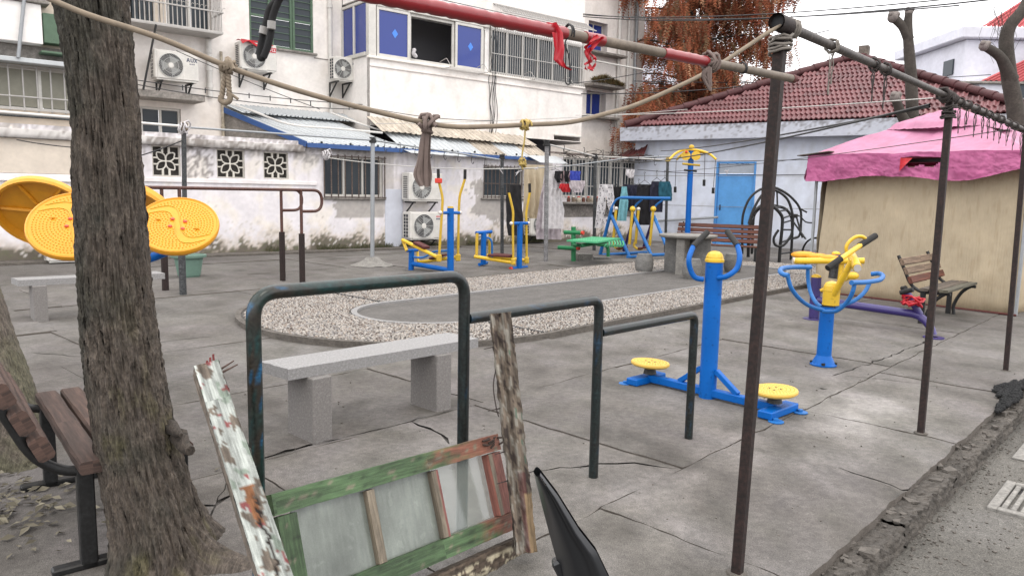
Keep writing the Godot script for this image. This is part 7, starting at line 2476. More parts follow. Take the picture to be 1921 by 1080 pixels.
func tai_chi_wheels() -> void:
	var base := Vector3(-2.639, -0.04, -5) * Vector3(1, 0, 1)
	var t := thing("hand_wheel_machine", "four tilted yellow dotted hand wheels on a blue stand behind the tree", "exercise machine", base)
	var mb := MB.new()
	mb.lathe([[0.13, 0], [0.13, 0.012], [0.057, 0.014], [0.057, 0.98], [0, 0.99]], Vector3.ZERO, Basis(), 18)
	obj("column", mb, M.blue, t)
	var hub: Vector3 = Vector3(0, 0.92, 0)
	var wheels := [
		[Vector3(-2.12, 1.155, -4.72), Vector3(0.20, 0.74, 0.64), 0.247],
		[Vector3(-2.805, 1.139, -4.78), Vector3(0.24, 0.68, 0.66), 0.280],
		[Vector3(-3.356, 1.203, -5.35), Vector3(0.20, -0.62, 0.76), 0.315],
		[Vector3(-2.72, 1.205, -5.45), Vector3(-0.16, -0.66, 0.74), 0.305]]
	for i in 4:
		var c: Vector3 = wheels[i][0] - base
		var n: Vector3 = wheels[i][1].normalized()
		var x := n.cross(Vector3(0.2, 0.3, -1)).normalized()
		var rot := Basis(x, n, x.cross(n))
		var r: float = wheels[i][2]
		mb = MB.new()
		if i < 2:
			mb.lathe([[0, -0.03], [r * 0.80, -0.03], [r * 0.93, -0.035], [r * 0.985, -0.024], [r, -0.006], [r * 0.985, 0.012], [r * 0.955, 0.016], [r * 0.93, 0.008], [0, 0.008]], c, rot, 44)
		else:
			mb.lathe([[0, 0.0], [r * 0.55, -0.008], [r * 0.86, 0.0], [r * 0.91, 0.045], [r * 0.97, 0.05], [r, 0.03], [r * 0.98, -0.008], [r * 0.9, -0.03], [0, -0.03]], c, rot, 44)
		var w := obj("wheel", mb, M.orange_disc, t)
		if i < 2:
			# raised studs fill the two commas of the yin-yang, bare band between them
			var st := MB.new()
			var rr := r * 0.88
			for ring in range(1, 13):
				var rad := rr * ring / 12.5
				var k := int(TAU * rad / 0.0205)
				for j in k:
					var a := TAU * j / k + ring * 0.3
					var q := Vector2(cos(a), sin(a)) * rad
					var d := absf(q.y - 0.42 * rr * sin(q.x / rr * PI))
					if d < 0.13 * rr or rad < 0.2 * rr: continue
					st.ball(c + rot * Vector3(q.x, 0.0095, q.y), 0.0056, Vector3.ONE, 4)
			var so := obj("studs", st, mat("stud%d" % i, Color(0.62, 0.30, 0.012), 0.5), w)
			structure(so, "stuff")
			var gr := MB.new()
			for s in [-1, 1]:
				var pts := []
				for j in 33:
					var xx := lerpf(-0.98, 0.98, j / 32.0) * rr
					pts.append(c + rot * Vector3(xx, 0.010, 0.42 * rr * sin(xx / rr * PI) * (1.0) + s * 0.13 * rr))
				gr.tube(pts, 0.0032, 4)
			obj("comma_line", gr, M.yellow_old, w)
			for j in 4:
				var a := TAU * j / 4 + 0.5
				mb = MB.new()
				mb.ball(c + rot * Vector3(cos(a) * 0.055, 0.012, sin(a) * 0.045), 0.0145, Vector3(1, 0.7, 1), 8)
				obj("red_stud", mb, M.pink_dot, w)
			for s in [-1, 1]:
				mb = MB.new()
				mb.ball(c + rot * Vector3(s * 0.55 * rr, 0.012, -s * 0.10 * rr), 0.014, Vector3(1, 0.7, 1), 8)
				obj("knob", mb, M.orange_disc, w)
		else:
			for j in 6:
				mb = MB.new()
				var a := TAU * j / 6
				mb.span(c + rot * Vector3(cos(a) * 0.05, 0.006, sin(a) * 0.05), c + rot * Vector3(cos(a) * r * 0.85, 0.006, sin(a) * r * 0.85), 0.014, 0.022)
				obj("rib", mb, M.orange_disc, w)
		mb = MB.new()
		var e := c - n * (0.03 if i < 2 else -0.01)
		mb.tube(smooth([hub, hub.lerp(e, 0.5) + Vector3(0, -0.10, 0), e - n * (0.12 if i < 2 else -0.1), e], 5), 0.03, 9)
		obj("arm", mb, M.blue, t)

func parallel_bars() -> void:
	var t := thing("parallel_bars", "red-brown parallel bars with looped rail ends and dark sleeved posts", "exercise bars", Vector3(-3.105, 0, -10.956))
	var b := t.position
	var p := [Vector3(-4.266, 0, -9.577), Vector3(-3.105, 0, -10.956), Vector3(-4.663, 0, -9.942), Vector3(-3.501, 0, -11.296)]
	var h := 1.375
	for k in 4:
		var q: Vector3 = p[k]
		pipe_part("post_sleeve", [q - Vector3(0, 0.1, 0), q + Vector3(0, 0.74, 0)], 0.044, M.brown_post if k != 0 else M.grey_post, t, 12)
		pipe_part("post", [q + Vector3(0, 0.70, 0), q + Vector3(0, h, 0)], 0.023, M.red_pipe, t)
	for k in 2:
		var a: Vector3 = p[k * 2] + Vector3(0, h, 0)
		var d: Vector3 = p[k * 2 + 1] + Vector3(0, h, 0)
		var u := (d - a).normalized()
		var end := d + u * 0.30
		pipe_part("rail", bend([a - u * 0.9, a, d, end + u * 0.06, end + u * 0.06 - Vector3(0, 0.31, 0), d - Vector3(0, 0.31, 0)], 0.16, 8), 0.022, M.red_pipe, t)

func swing_arm(t: Node3D, pts: Array, m: Material) -> void:   # handle from pedal joint up to the grip
	pipe_part("handle_arm", bend(pts.slice(0, pts.size() - 1), 0.08, 4), 0.022, m, t)
	pipe_part("grip", [pts[-2], pts[-1]], 0.026, M.grip, t)
	var mb := MB.new()
	mb.box(Vector3(0.085, 0.12, 0.085), pts[0], Basis(), 0.012)
	wobj("joint", mb, m, t)

func elliptical_one() -> void:
	var t := thing("elliptical_trainer", "blue and yellow walking trainer with raised pedal, in front of stacked outdoor units", "exercise machine", Vector3(-1.059, 0, -12.709), "walking trainers")
	var d := 12.71
	pipe_part("column", [Vector3(-1.059, -0.018, -12.71), Vector3(-1.069, 1.117, -12.71)], 0.058, M.blue, t, 14)
	pipe_part("column_cap", [Vector3(-1.069, 1.117, -12.71), Vector3(-1.069, 1.144, -12.71)], 0.050, M.yellow, t, 14)
	pipe_part("cross_axle", [Vector3(-1.21, 1.039, -12.49), Vector3(-0.93, 1.033, -12.93)], 0.026, M.blue, t)
	for q in [Vector3(-1.217, 1.04, -12.48), Vector3(-0.922, 1.033, -12.94)]:
		var mb := MB.new()
		mb.ball(q, 0.036, Vector3.ONE, 10)
		wobj("axle_end", mb, M.steel_cap, t)
	swing_arm(t, [Vector3(-1.237, 0.281, -12.5), Vector3(-1.197, 0.986, -12.5), Vector3(-1.181, 1.287, -12.5), Vector3(-1.254, 1.575, -12.5), Vector3(-1.26, 1.758, -12.5)], M.yellow_old)
	swing_arm(t, [Vector3(-0.95, 0.258, -12.93), Vector3(-0.944, 1.023, -12.93), Vector3(-0.933, 1.325, -12.93), Vector3(-0.845, 1.608, -12.93), Vector3(-0.842, 1.771, -12.93)], M.yellow_old)
	var mb := MB.new()
	mb.box(Vector3(0.12, 0.08, 0.04), Vector3(-1.248, 1.566, -12.44), Basis(), 0.01)
	wobj("red_clamp", mb, M.red_part, t)
	pipe_part("base_beam", [Vector3(-1.06, 0.055, -12.71), Vector3(-1.809, 0.108, -13.25)], 0.042, M.blue, t)
	pipe_part("rear_post", [Vector3(-1.809, -0.025, -13.25), Vector3(-1.8, 0.356, -13.25)], 0.05, M.blue, t, 12)
	pipe_part("rear_axle", [Vector3(-1.864, 0.348, -13.1), Vector3(-1.718, 0.335, -13.42)], 0.028, M.blue, t)
	pipe_part("rear_brace", bend([Vector3(-1.765, 0.228, -13.2), Vector3(-1.575, 0.213, -13.2), Vector3(-1.415, 0.33, -13.2), Vector3(-1.116, 0.385, -12.8)], 0.1, 4), 0.018, M.blue_old, t)
	pipe_part("rear_link", [Vector3(-1.861, 0.349, -13.08), Vector3(-1.954, 0.527, -13.2)], 0.028, M.yellow, t)
	pipe_part("rear_link", [Vector3(-1.719, 0.325, -13.43), Vector3(-1.698, 0.13, -13.35)], 0.024, M.yellow, t)
	pipe_part("pedal_beam", [Vector3(-1.947, 0.53, -13.15), Vector3(-1.234, 0.279, -12.52)], 0.032, M.yellow, t)
	pipe_part("pedal_beam", [Vector3(-1.705, 0.116, -13.4), Vector3(-0.95, 0.267, -12.93)], 0.030, M.yellow, t)
	for q in [[Vector3(-1.686, 0.474, -12.95), Vector3(-1.468, 0.401, -12.75), 0.05], [Vector3(-1.452, 0.177, -13.2), Vector3(-1.184, 0.262, -13.05), 0.04]]:
		mb = MB.new()
		mb.span(q[0] + Vector3(0, 0.03, 0), q[1] + Vector3(0, 0.03, 0), 0.14, q[2], 0.01)
		wobj("pedal", mb, M.maroon, t)

func elliptical_two() -> void:
	var t := thing("elliptical_trainer", "blue and yellow walking trainer with level pedals, by the black trousers", "exercise machine", Vector3(0.128, 0, -13.94), "walking trainers")
	pipe_part("column", [Vector3(0.127, -0.001, -13.85), Vector3(0.125, 0.851, -13.85)], 0.052, M.blue, t, 14)
	pipe_part("cross_axle", [Vector3(-0.018, 0.835, -13.7), Vector3(0.261, 0.833, -14)], 0.030, M.blue, t)
	for q in [Vector3(-0.032, 0.836, -13.68), Vector3(0.276, 0.833, -14.02)]:
		var mb := MB.new()
		mb.ball(q, 0.038, Vector3.ONE, 10)
		wobj("axle_end", mb, M.steel_cap, t)
	swing_arm(t, [Vector3(0.015, 0.137, -13.68), Vector3(-0.008, 0.826, -13.68), Vector3(-0.002, 1.05, -13.68), Vector3(-0.091, 1.395, -13.68), Vector3(-0.099, 1.549, -13.68)], M.yellow_old)
	swing_arm(t, [Vector3(0.266, 0.138, -14), Vector3(0.246, 0.818, -14), Vector3(0.237, 1.026, -14), Vector3(0.298, 1.403, -14), Vector3(0.289, 1.569, -14)], M.yellow_old)
	pipe_part("front_foot", [Vector3(-0.022, 0.002, -13.7), Vector3(0.271, -0.003, -14.1)], 0.035, M.blue, t)
	pipe_part("foot_end", [Vector3(-0.041, 0, -13.68), Vector3(-0.012, 0.003, -13.71)], 0.037, M.red_part, t)
	pipe_part("rear_column", [Vector3(-0.555, 0.032, -14.1), Vector3(-0.553, 0.638, -14.1)], 0.052, M.blue, t, 14)
	pipe_part("rear_axle", [Vector3(-0.691, 0.633, -13.95), Vector3(-0.412, 0.648, -14.25)], 0.032, M.blue, t)
	pipe_part("rear_foot", [Vector3(-0.626, 0.04, -14), Vector3(-0.496, 0.045, -14.3)], 0.03, M.blue, t)
	pipe_part("rear_brace", bend([Vector3(-0.549, 0.534, -14.15), Vector3(-0.437, 0.537, -14.15), Vector3(-0.396, 0.446, -14.15), Vector3(-0.391, 0.132, -14.15)], 0.1, 4), 0.02, M.blue_old, t)
	pipe_part("rear_link", [Vector3(-0.671, 0.635, -13.93), Vector3(-0.674, 0.229, -13.9)], 0.028, M.yellow_old, t)
	pipe_part("rear_link", [Vector3(-0.443, 0.641, -14.27), Vector3(-0.446, 0.224, -14.25)], 0.026, M.yellow_old, t)
	pipe_part("pedal_beam", [Vector3(-0.713, 0.198, -13.9), Vector3(0.045, 0.115, -13.66)], 0.034, M.yellow, t)
	pipe_part("pedal_beam", [Vector3(-0.486, 0.193, -14.25), Vector3(0.286, 0.128, -14)], 0.034, M.yellow, t)
	for q in [[Vector3(-0.442, 0.2, -13.82), Vector3(-0.035, 0.199, -13.7)], [Vector3(-0.363, 0.189, -14.2), Vector3(0.004, 0.174, -14.1)]]:
		var mb := MB.new()
		mb.span(q[0] + Vector3(0, 0.035, 0), q[1] + Vector3(0, 0.035, 0), 0.14, 0.045, 0.01)
		wobj("pedal", mb, M.maroon, t)

func air_walker() -> void:
	var t := thing("air_walker", "blue A-frame air walker with yellow swinging legs in front of the laundry", "exercise machine", Vector3(2.621, 0, -16.686), "blue and yellow exercise machines")
	pipe_part("top_bar", [Vector3(2.422, 1.33, -16.9), Vector3(3.462, 1.334, -16.6)], 0.034, M.blue_old, t)
	for q in [[[Vector3(2.211, 1.068, -16.95), Vector3(2.243, 1.165, -16.95), Vector3(2.319, 1.286, -16.92), Vector3(2.446, 1.336, -16.9)]], [[Vector3(2.696, 0.982, -16.95), Vector3(2.753, 1.163, -16.9), Vector3(2.874, 1.297, -16.8)]], [[Vector3(3.125, 1.055, -16.75), Vector3(3.185, 1.186, -16.72), Vector3(3.32, 1.307, -16.65)]]]:
		pipe_part("hand_rail", smooth(q[0], 5), 0.024, M.blue_old, t)
	pipe_part("frame_leg", [Vector3(2.222, 1.092, -16.95), Vector3(2.04, -0.007, -17.35)], 0.040, M.blue_old, t)
	pipe_part("frame_leg", [Vector3(2.216, 0.924, -16.95), Vector3(2.607, 0.019, -16.6)], 0.040, M.blue_old, t)
	pipe_part("frame_leg", [Vector3(2.701, 0.959, -16.9), Vector3(3.036, 0.1, -16.3)], 0.038, M.blue_old, t)
	pipe_part("frame_leg", [Vector3(2.717, 0.864, -16.9), Vector3(2.59, 0.1, -17.4)], 0.034, M.purple, t)
	pipe_part("frame_leg", [Vector3(3.142, 0.936, -16.75), Vector3(3.3, 0.352, -16.1)], 0.038, M.blue_old, t)
	pipe_part("frame_leg", [Vector3(3.141, 0.899, -16.8), Vector3(3.041, 0.215, -17.3)], 0.032, M.purple, t)
	pipe_part("ground_beam", [Vector3(2.04, -0.007, -17.35), Vector3(3.115, 0.088, -17.2)], 0.034, M.blue_old, t)
	pipe_part("ground_beam", [Vector3(3.036, 0.1, -16.3), Vector3(3.365, 0.126, -16.2)], 0.034, M.blue_old, t)
	var mb := MB.new()
	mb.span(Vector3(2.548, 0.018, -16.6), Vector3(2.815, 0.055, -16.5), 0.14, 0.05, 0.006)
	wobj("foot_plate", mb, M.blue_old, t)
	for q in [[Vector3(2.319, 1.082, -16.95), Vector3(2.283, 0.395, -16.95), false], [Vector3(2.668, 1.08, -16.8), Vector3(2.627, 0.291, -16.8), true], [Vector3(2.808, 1.082, -16.85), Vector3(2.773, 0.303, -16.85), false], [Vector3(3.105, 1.092, -16.65), Vector3(3.057, 0.286, -16.65), true]]:
		pipe_part("swing_leg", [q[0], q[1]], 0.032, M.yellow_old, t)
		mb = MB.new()
		mb.ball(q[0], 0.066 if q[2] else 0.046, Vector3.ONE, 12)
		wobj("bearing", mb, M.yellow if q[2] else M.steel_cap, t)
	for q in [[[Vector3(2.282, 0.42, -16.95), Vector3(2.301, 0.25, -16.95), Vector3(2.394, 0.171, -16.9), Vector3(2.482, 0.201, -16.85)], Vector3(2.369, 0.183, -16.9), Vector3(2.57, 0.23, -16.8)], [[Vector3(2.771, 0.363, -16.85), Vector3(2.745, 0.254, -16.85), Vector3(2.824, 0.187, -16.8), Vector3(2.923, 0.204, -16.75)], Vector3(2.835, 0.199, -16.8), Vector3(3.032, 0.246, -16.7)]]:
		pipe_part("foot_hook", smooth(q[0], 5), 0.028, M.yellow_old, t)
		mb = MB.new()
		mb.span(q[1], q[2], 0.15, 0.045, 0.01)
		wobj("pedal", mb, M.maroon, t)

func massage_bed() -> void:
	var t := thing("exercise_bed", "green exercise bed with cross rollers on a post and perforated top", "exercise machine", Vector3(1.281, 0, -15.614))
	pipe_part("post", [Vector3(1.272, -0.001, -15.5), Vector3(1.251, 0.719, -15.5)], 0.05, M.green_gym, t, 12)
	pipe_part("post_cap", [Vector3(1.251, 0.719, -15.5), Vector3(1.25, 0.752, -15.5)], 0.045, M.steel_cap, t, 12)
	for q in [[Vector3(1.073, 0.595, -15.6), Vector3(1.407, 0.603, -15.35)], [Vector3(0.96, 0.275, -15.6), Vector3(1.324, 0.288, -15.3)]]:
		pipe_part("roller", [q[0], q[1]], 0.042, M.green_gym, t, 12)
		pipe_part("roller_end", [q[1], q[1] + (q[1] - q[0]).normalized() * 0.05], 0.040, M.red_part if q[0].y < 0.6 else M.steel_cap, t, 12)
	var mb := MB.new()
	var a: Vector3 = Vector3(1.046, 0.5, -14.539)
	var b: Vector3 = Vector3(1.698, 0.5, -15.902)
	var c: Vector3 = Vector3(2.244, 0.5, -15.515)
	var d: Vector3 = Vector3(1.595, 0.5, -14.146)
	mb.quad(a, b, c, d, Vector3.UP)
	var dn := Vector3(0, -0.03, 0)
	mb.quad(a + dn, b + dn, c + dn, d + dn, Vector3.DOWN)
	mb.quad(a, d, d + dn, a + dn); mb.quad(d, c, c + dn, d + dn); mb.quad(c, b, b + dn, c + dn); mb.quad(b, a, a + dn, b + dn)
	wobj("perforated_top", mb, M.green_mesh, t)
	var st := MB.new()
	for i in 9:
		for j in 16: st.ball(a.lerp(d, (i + 0.5) / 9.0).lerp(b.lerp(c, (i + 0.5) / 9.0), (j + 0.5) / 16.0), 0.012, Vector3(1, 0.4, 1), 4)
	structure(wobj("holes", st, M.green_gym, t), "stuff")
	pipe_part("frame_rail", [Vector3(1.262, 0.344, -15.5), a.lerp(d, 0.5) + Vector3(0, -0.09, 0), b.lerp(c, 0.5) + Vector3(0, -0.09, 0)], 0.038, M.green_gym, t)
	pipe_part("leg", bend([Vector3(1.828, 0.317, -16.2), Vector3(2.084, 0.292, -16.3), Vector3(2.094, 0.012, -16.3)], 0.12, 5), 0.04, M.green_gym, t)
	for k in 7:
		var x := 1136 + k * 5
		var f := k / 6.0
		pipe_part("back_rib", smooth([(Vector3(2.01, 0.413, -16.2)).lerp(Vector3(2.425, 0.379, -16.5), f), (Vector3(2.023, 0.339, -16.1)).lerp(Vector3(2.436, 0.303, -16.4), f), (Vector3(1.979, 0.269, -16.1)).lerp(Vector3(2.368, 0.255, -16.4), f)], 4), 0.02, M.green_mesh, t, 6)
	var bl := thing("concrete_block", "larger pale concrete block under the green exercise bed", "concrete block", facing(80, Vector3(1.517, 0.015, -15.75) * Vector3(1, 0, 1)), "concrete blocks under the green bed")
	mb = MB.new()
	mb.box(Vector3(0.32, 0.145, 0.22), Vector3(0, 0.073, 0), Basis(), 0.01)
	obj("block", mb, M.kerb, bl).mesh.surface_set_material(0, M.stone_table)
	var b2 := thing("concrete_block", "thin flat concrete block right of the larger one under the green bed", "concrete block", facing(84, Vector3(1.931, 0.012, -16) * Vector3(1, 0, 1)), "concrete blocks under the green bed")
	mb = MB.new()
	mb.box(Vector3(0.38, 0.06, 0.16), Vector3(0, 0.03, 0), Basis(), 0.008)
	obj("block", mb, M.stone_drum, b2)

func pulley_column() -> void:
	var d := 16.6
	var t := thing("pulley_column", "tall blue column with yellow arched arms, pulleys and hanging grips", "exercise machine", Vector3(3.903, 0.02, -16.6) * Vector3(1, 0, 1), "blue and yellow exercise machines")
	pipe_part("column", [Vector3(3.879, 0.02, -16.6) * Vector3(1, 0, 1), Vector3(3.873, 2.419, -16.6)], 0.062, M.blue, t, 16)
	var mb := MB.new()
	mb.ball(Vector3(3.874, 2.454, -16.6), 0.062, Vector3(1, 0.9, 1), 14)
	wobj("dome_cap", mb, M.yellow_old, t)
	for q in [[[Vector3(3.339, 2.155, -16.3), Vector3(3.469, 2.287, -16.4), Vector3(3.649, 2.375, -16.5), Vector3(3.856, 2.399, -16.55), Vector3(4.067, 2.372, -16.5), Vector3(4.23, 2.301, -16.4), Vector3(4.348, 2.185, -16.3)]], [[Vector3(3.628, 2.197, -16.9), Vector3(3.731, 2.312, -16.8), Vector3(3.882, 2.365, -16.65), Vector3(4.069, 2.354, -16.6), Vector3(4.198, 2.345, -16.6)]]]:
		pipe_part("arched_arm", smooth(q[0], 5), 0.026, M.yellow, t)
	for x in [1287, 1306]:
		mb = MB.new()
		mb.lathe([[0.0, -0.02], [0.10, -0.02], [0.085, 0.0], [0.10, 0.02], [0.0, 0.02]], (Vector3(3.735, 2.262, -16.5)).lerp(Vector3(3.956, 2.267, -16.5), (x - 1287) / 19.0), Basis(Vector3.RIGHT, PI / 2) * Basis(Vector3.BACK, 0.3), 18)
		wobj("pulley", mb, M.yellow, t)
	mb = MB.new()
	mb.ball(Vector3(3.732, 2.34, -16.45), 0.03, Vector3.ONE, 8)
	wobj("red_knob", mb, M.red_part, t)
	pipe_part("step_bar", [Vector3(3.674, 2.089, -16.5), Vector3(4.072, 2.066, -16.6)], 0.024, M.yellow_old, t)
	pipe_part("black_bar", [Vector3(3.715, 1.952, -16.5), Vector3(4.008, 1.938, -16.6)], 0.022, M.grip, t)
	for q in [[Vector3(3.573, 2.188, -16.7), Vector3(3.577, 1.593, -16.7), Vector3(3.581, 1.465, -16.7)], [Vector3(4.149, 2.339, -16.5), Vector3(4.162, 1.753, -16.5), Vector3(4.164, 1.615, -16.5)], [Vector3(4.336, 2.185, -16.3), Vector3(4.317, 1.582, -16.3), Vector3(4.318, 1.456, -16.3)]]:
		pipe_part("pull_cord", [q[0], q[1]], 0.006, M.wire, t, 4)
		pipe_part("hand_grip", [q[1], q[2]], 0.032, M.grip, t)

func stone_set() -> void:
	var c := Vector3(3.12, 0, -13.3)
	var t := thing("stone_table", "round grey stone table on slab legs in the pebble ring", "table", c)
	var mb := MB.new()
	mb.lathe([[0.0, 0.655], [0.44, 0.655], [0.505, 0.675], [0.515, 0.70], [0.51, 0.715], [0.0, 0.717]], Vector3.ZERO, Basis(), 40)
	obj("table_top", mb, M.stone_table, t)
	for k in 4:
		mb = MB.new()
		var a := k * PI / 2 + 0.55
		mb.box(Vector3(0.30, 0.66, 0.15), Vector3(cos(a) * 0.25, 0.325, sin(a) * 0.25), Basis(Vector3.UP, -a), 0.012)
		obj("slab_leg", mb, M.stone_table if k % 2 else M.stone_drum, t)
	var spots := [[Vector3(2.346, 0, -13.227), "barrel-shaped grey stone stool standing alone left of the round table"], [Vector3(2.996, 0, -12.36), "barrel-shaped stone stool directly in front of the round stone table"], [Vector3(4.036, 0, -13.616), "barrel-shaped stone stool right of the table behind the blue twister handle"]]
	for i in 3:
		var s: Node3D
		if i == 0:
			s = thing("stone_stool", spots[0][1], "stool", spots[0][0], "barrel stone stools")
			mb = MB.new()
			mb.lathe([[0.125, 0.0], [0.150, 0.09], [0.156, 0.10], [0.156, 0.115], [0.160, 0.12], [0.163, 0.19], [0.160, 0.25], [0.155, 0.257], [0.155, 0.27], [0.150, 0.277], [0.128, 0.355], [0.118, 0.365], [0.0, 0.367]], Vector3.ZERO, Basis(), 26)
			obj("barrel", mb, M.stone_drum, s)
		else:
			s = copy(get_node("stone_stool"), spots[i][1], Transform3D(Basis(Vector3.UP, i * 1.3), spots[i][0]))

func climbing_arch() -> void:
	# arched climbing ladder: two bent rails with rungs, a higher hand rail on each side
	var t := thing("climbing_arch", "black arched climbing ladder with curved hand rails beside the tent", "climbing frame", Vector3(5.99, 0, -16.351))
	var near_rail := smooth([Vector3(5.809, -0.013, -16.2), Vector3(5.815, 0.429, -16.2), Vector3(5.826, 0.787, -16.2), Vector3(5.801, 1.004, -16.2), Vector3(5.628, 1.184, -16.2), Vector3(5.469, 1.238, -16.25), Vector3(5.295, 1.178, -16.2), Vector3(5.156, 1.003, -16.2), Vector3(5.124, 0.773, -16.2), Vector3(5.118, 0.473, -16.2), Vector3(5.129, 0.102, -16.2)], 4)
	var far_rail := smooth([Vector3(6.284, 0.012, -16.8), Vector3(6.282, 0.397, -16.8), Vector3(6.269, 0.768, -16.8), Vector3(6.218, 1.005, -16.8), Vector3(6.076, 1.157, -16.8), Vector3(5.87, 1.212, -16.8), Vector3(5.678, 1.233, -16.8), Vector3(5.539, 1.171, -16.8), Vector3(5.405, 1.014, -16.8), Vector3(5.385, 0.751, -16.8), Vector3(5.392, 0.44, -16.8), Vector3(5.398, 0.128, -16.8)], 4)
	pipe_part("ladder_rail", near_rail, 0.036, M.black_metal, t, 8)
	pipe_part("ladder_rail", far_rail, 0.032, M.black_metal, t, 8)
	pipe_part("hand_rail", smooth([Vector3(5.213, 0.116, -16.9), Vector3(5.188, 0.551, -16.9), Vector3(5.175, 0.97, -16.9), Vector3(5.286, 1.331, -16.9), Vector3(5.477, 1.536, -16.9), Vector3(5.688, 1.611, -16.9), Vector3(5.904, 1.604, -16.9), Vector3(6.227, 1.42, -16.9), Vector3(6.461, 1.138, -16.9), Vector3(6.499, 0.768, -16.9), Vector3(6.477, 0.551, -16.9), Vector3(6.337, 0.488, -16.9)], 5), 0.028, M.black_metal, t, 8)
	pipe_part("hand_rail", smooth([Vector3(5.035, 0.826, -16), Vector3(5.109, 1.111, -16), Vector3(5.271, 1.429, -16), Vector3(5.445, 1.545, -16), Vector3(5.616, 1.526, -16), Vector3(5.831, 1.361, -16), Vector3(5.952, 1.07, -16), Vector3(5.982, 0.798, -16), Vector3(5.95, 0.593, -16), Vector3(5.804, 0.385, -16), Vector3(5.644, 0.382, -16), Vector3(5.589, 0.529, -16), Vector3(5.68, 0.713, -16)], 5), 0.028, M.black_metal, t, 8)
	for i in range(1, 17):
		var f := i / 17.0
		var a: Vector3 = near_rail[int(f * (near_rail.size() - 1))]
		var e: Vector3 = far_rail[int(f * (far_rail.size() - 1))]
		pipe_part("rung", [a, e], 0.019, M.black_metal, t, 6)
	pipe_part("brace", [Vector3(5.8, 1.588, -16.6), Vector3(5.835, 1.215, -16.6)], 0.02, M.black_metal, t, 6)
	# bicycle leaning at the tent corner
	var b := thing("bicycle", "dark bicycle leaning in the gap between climbing arch and tent", "bicycle", Vector3(5.941, 0.226, -15.2) * Vector3(1, 0, 1))
	var bp := b.position
	for q in [[Vector3(5.855, 0.581, -14.4), "wheel"], [Vector3(6.13, 0.579, -13.9), "wheel"]]:
		var c: Vector3 = q[0] * Vector3(1, 0, 1) + Vector3.UP * 0.33
		var fwd := (Vector3(6.13, 0.579, -13.9) - Vector3(5.855, 0.581, -14.4)) * Vector3(1, 0, 1)
		fwd = fwd.normalized()
		var ring := []
		for i in 28: ring.append(c + fwd * cos(TAU * i / 28) * 0.31 + Vector3.UP * sin(TAU * i / 28) * 0.31)
		var mb := MB.new()
		mb.tube(ring, 0.02, 6, false, true)
		var wo := wobj("wheel", mb, M.grip, b)
		mb = MB.new()
		for i in 14: mb.tube([c, ring[i * 2]], 0.003, 3, false)
		var so := obj("spokes", mb, M.galv, wo)
	pipe_part("frame_tube", [Vector3(5.658, 1.05, -15), Vector3(5.777, 0.611, -14.9)], 0.018, M.black_metal, b)
	pipe_part("frame_tube", [Vector3(5.651, 0.918, -15.1), Vector3(5.803, 0.596, -14.8)], 0.018, M.black_metal, b)
	pipe_part("stem", smooth([Vector3(5.647, 1.05, -15), Vector3(5.744, 1.03, -15), Vector3(5.858, 0.926, -15), Vector3(6.009, 0.908, -15)], 4), 0.014, M.black_metal, b)
	pipe_part("handlebar", [Vector3(5.745, 1.179, -15), Vector3(5.827, 1.119, -14.9)], 0.018, M.grip, b)
	var mb2 := MB.new()
	mb2.box(Vector3(0.08, 0.08, 0.06), Vector3(5.629, 1.04, -14.95), Basis(), 0.01)
	wobj("lamp_box", mb2, M.black_metal, b)

# ---------------------------------------------------------------- poles, rails, laundry, ropes and wires
func grey_pole(label: String, foot: Vector3, top: Vector3, r: float, m: Material, clamp_m = null) -> Node3D:
	var t := thing("line_pole", label, "pole", foot, "poles carrying the laundry lines")
	var mb := MB.new()
	mb.tube([Vector3(0, -0.05, 0), top - foot], r, 10)
	obj("pole", mb, m, t)
	var c := MB.new()
	c.lathe([[r, 0], [r * 1.7, 0.01], [r * 1.7, 0.05], [r, 0.06]], (top - foot) - Vector3(0, 0.10, 0), Basis(), 10)
	coil(c, (top - foot) - Vector3(0, 0.02, 0), Vector3.UP, r, 3, 0.06, 0.008, 0.3, int(foot.x * 100))
	obj("binding", c, M.black_metal if clamp_m == null else clamp_m, t)
	return t

func line(called: String, label: String, category: String, pts: Array, r: float, m: Material, group := "", sides := 4) -> void:
	var mb := MB.new()
	mb.tube(pts, r, sides, false)
	tag(obj(called, mb, m), label, category, group)

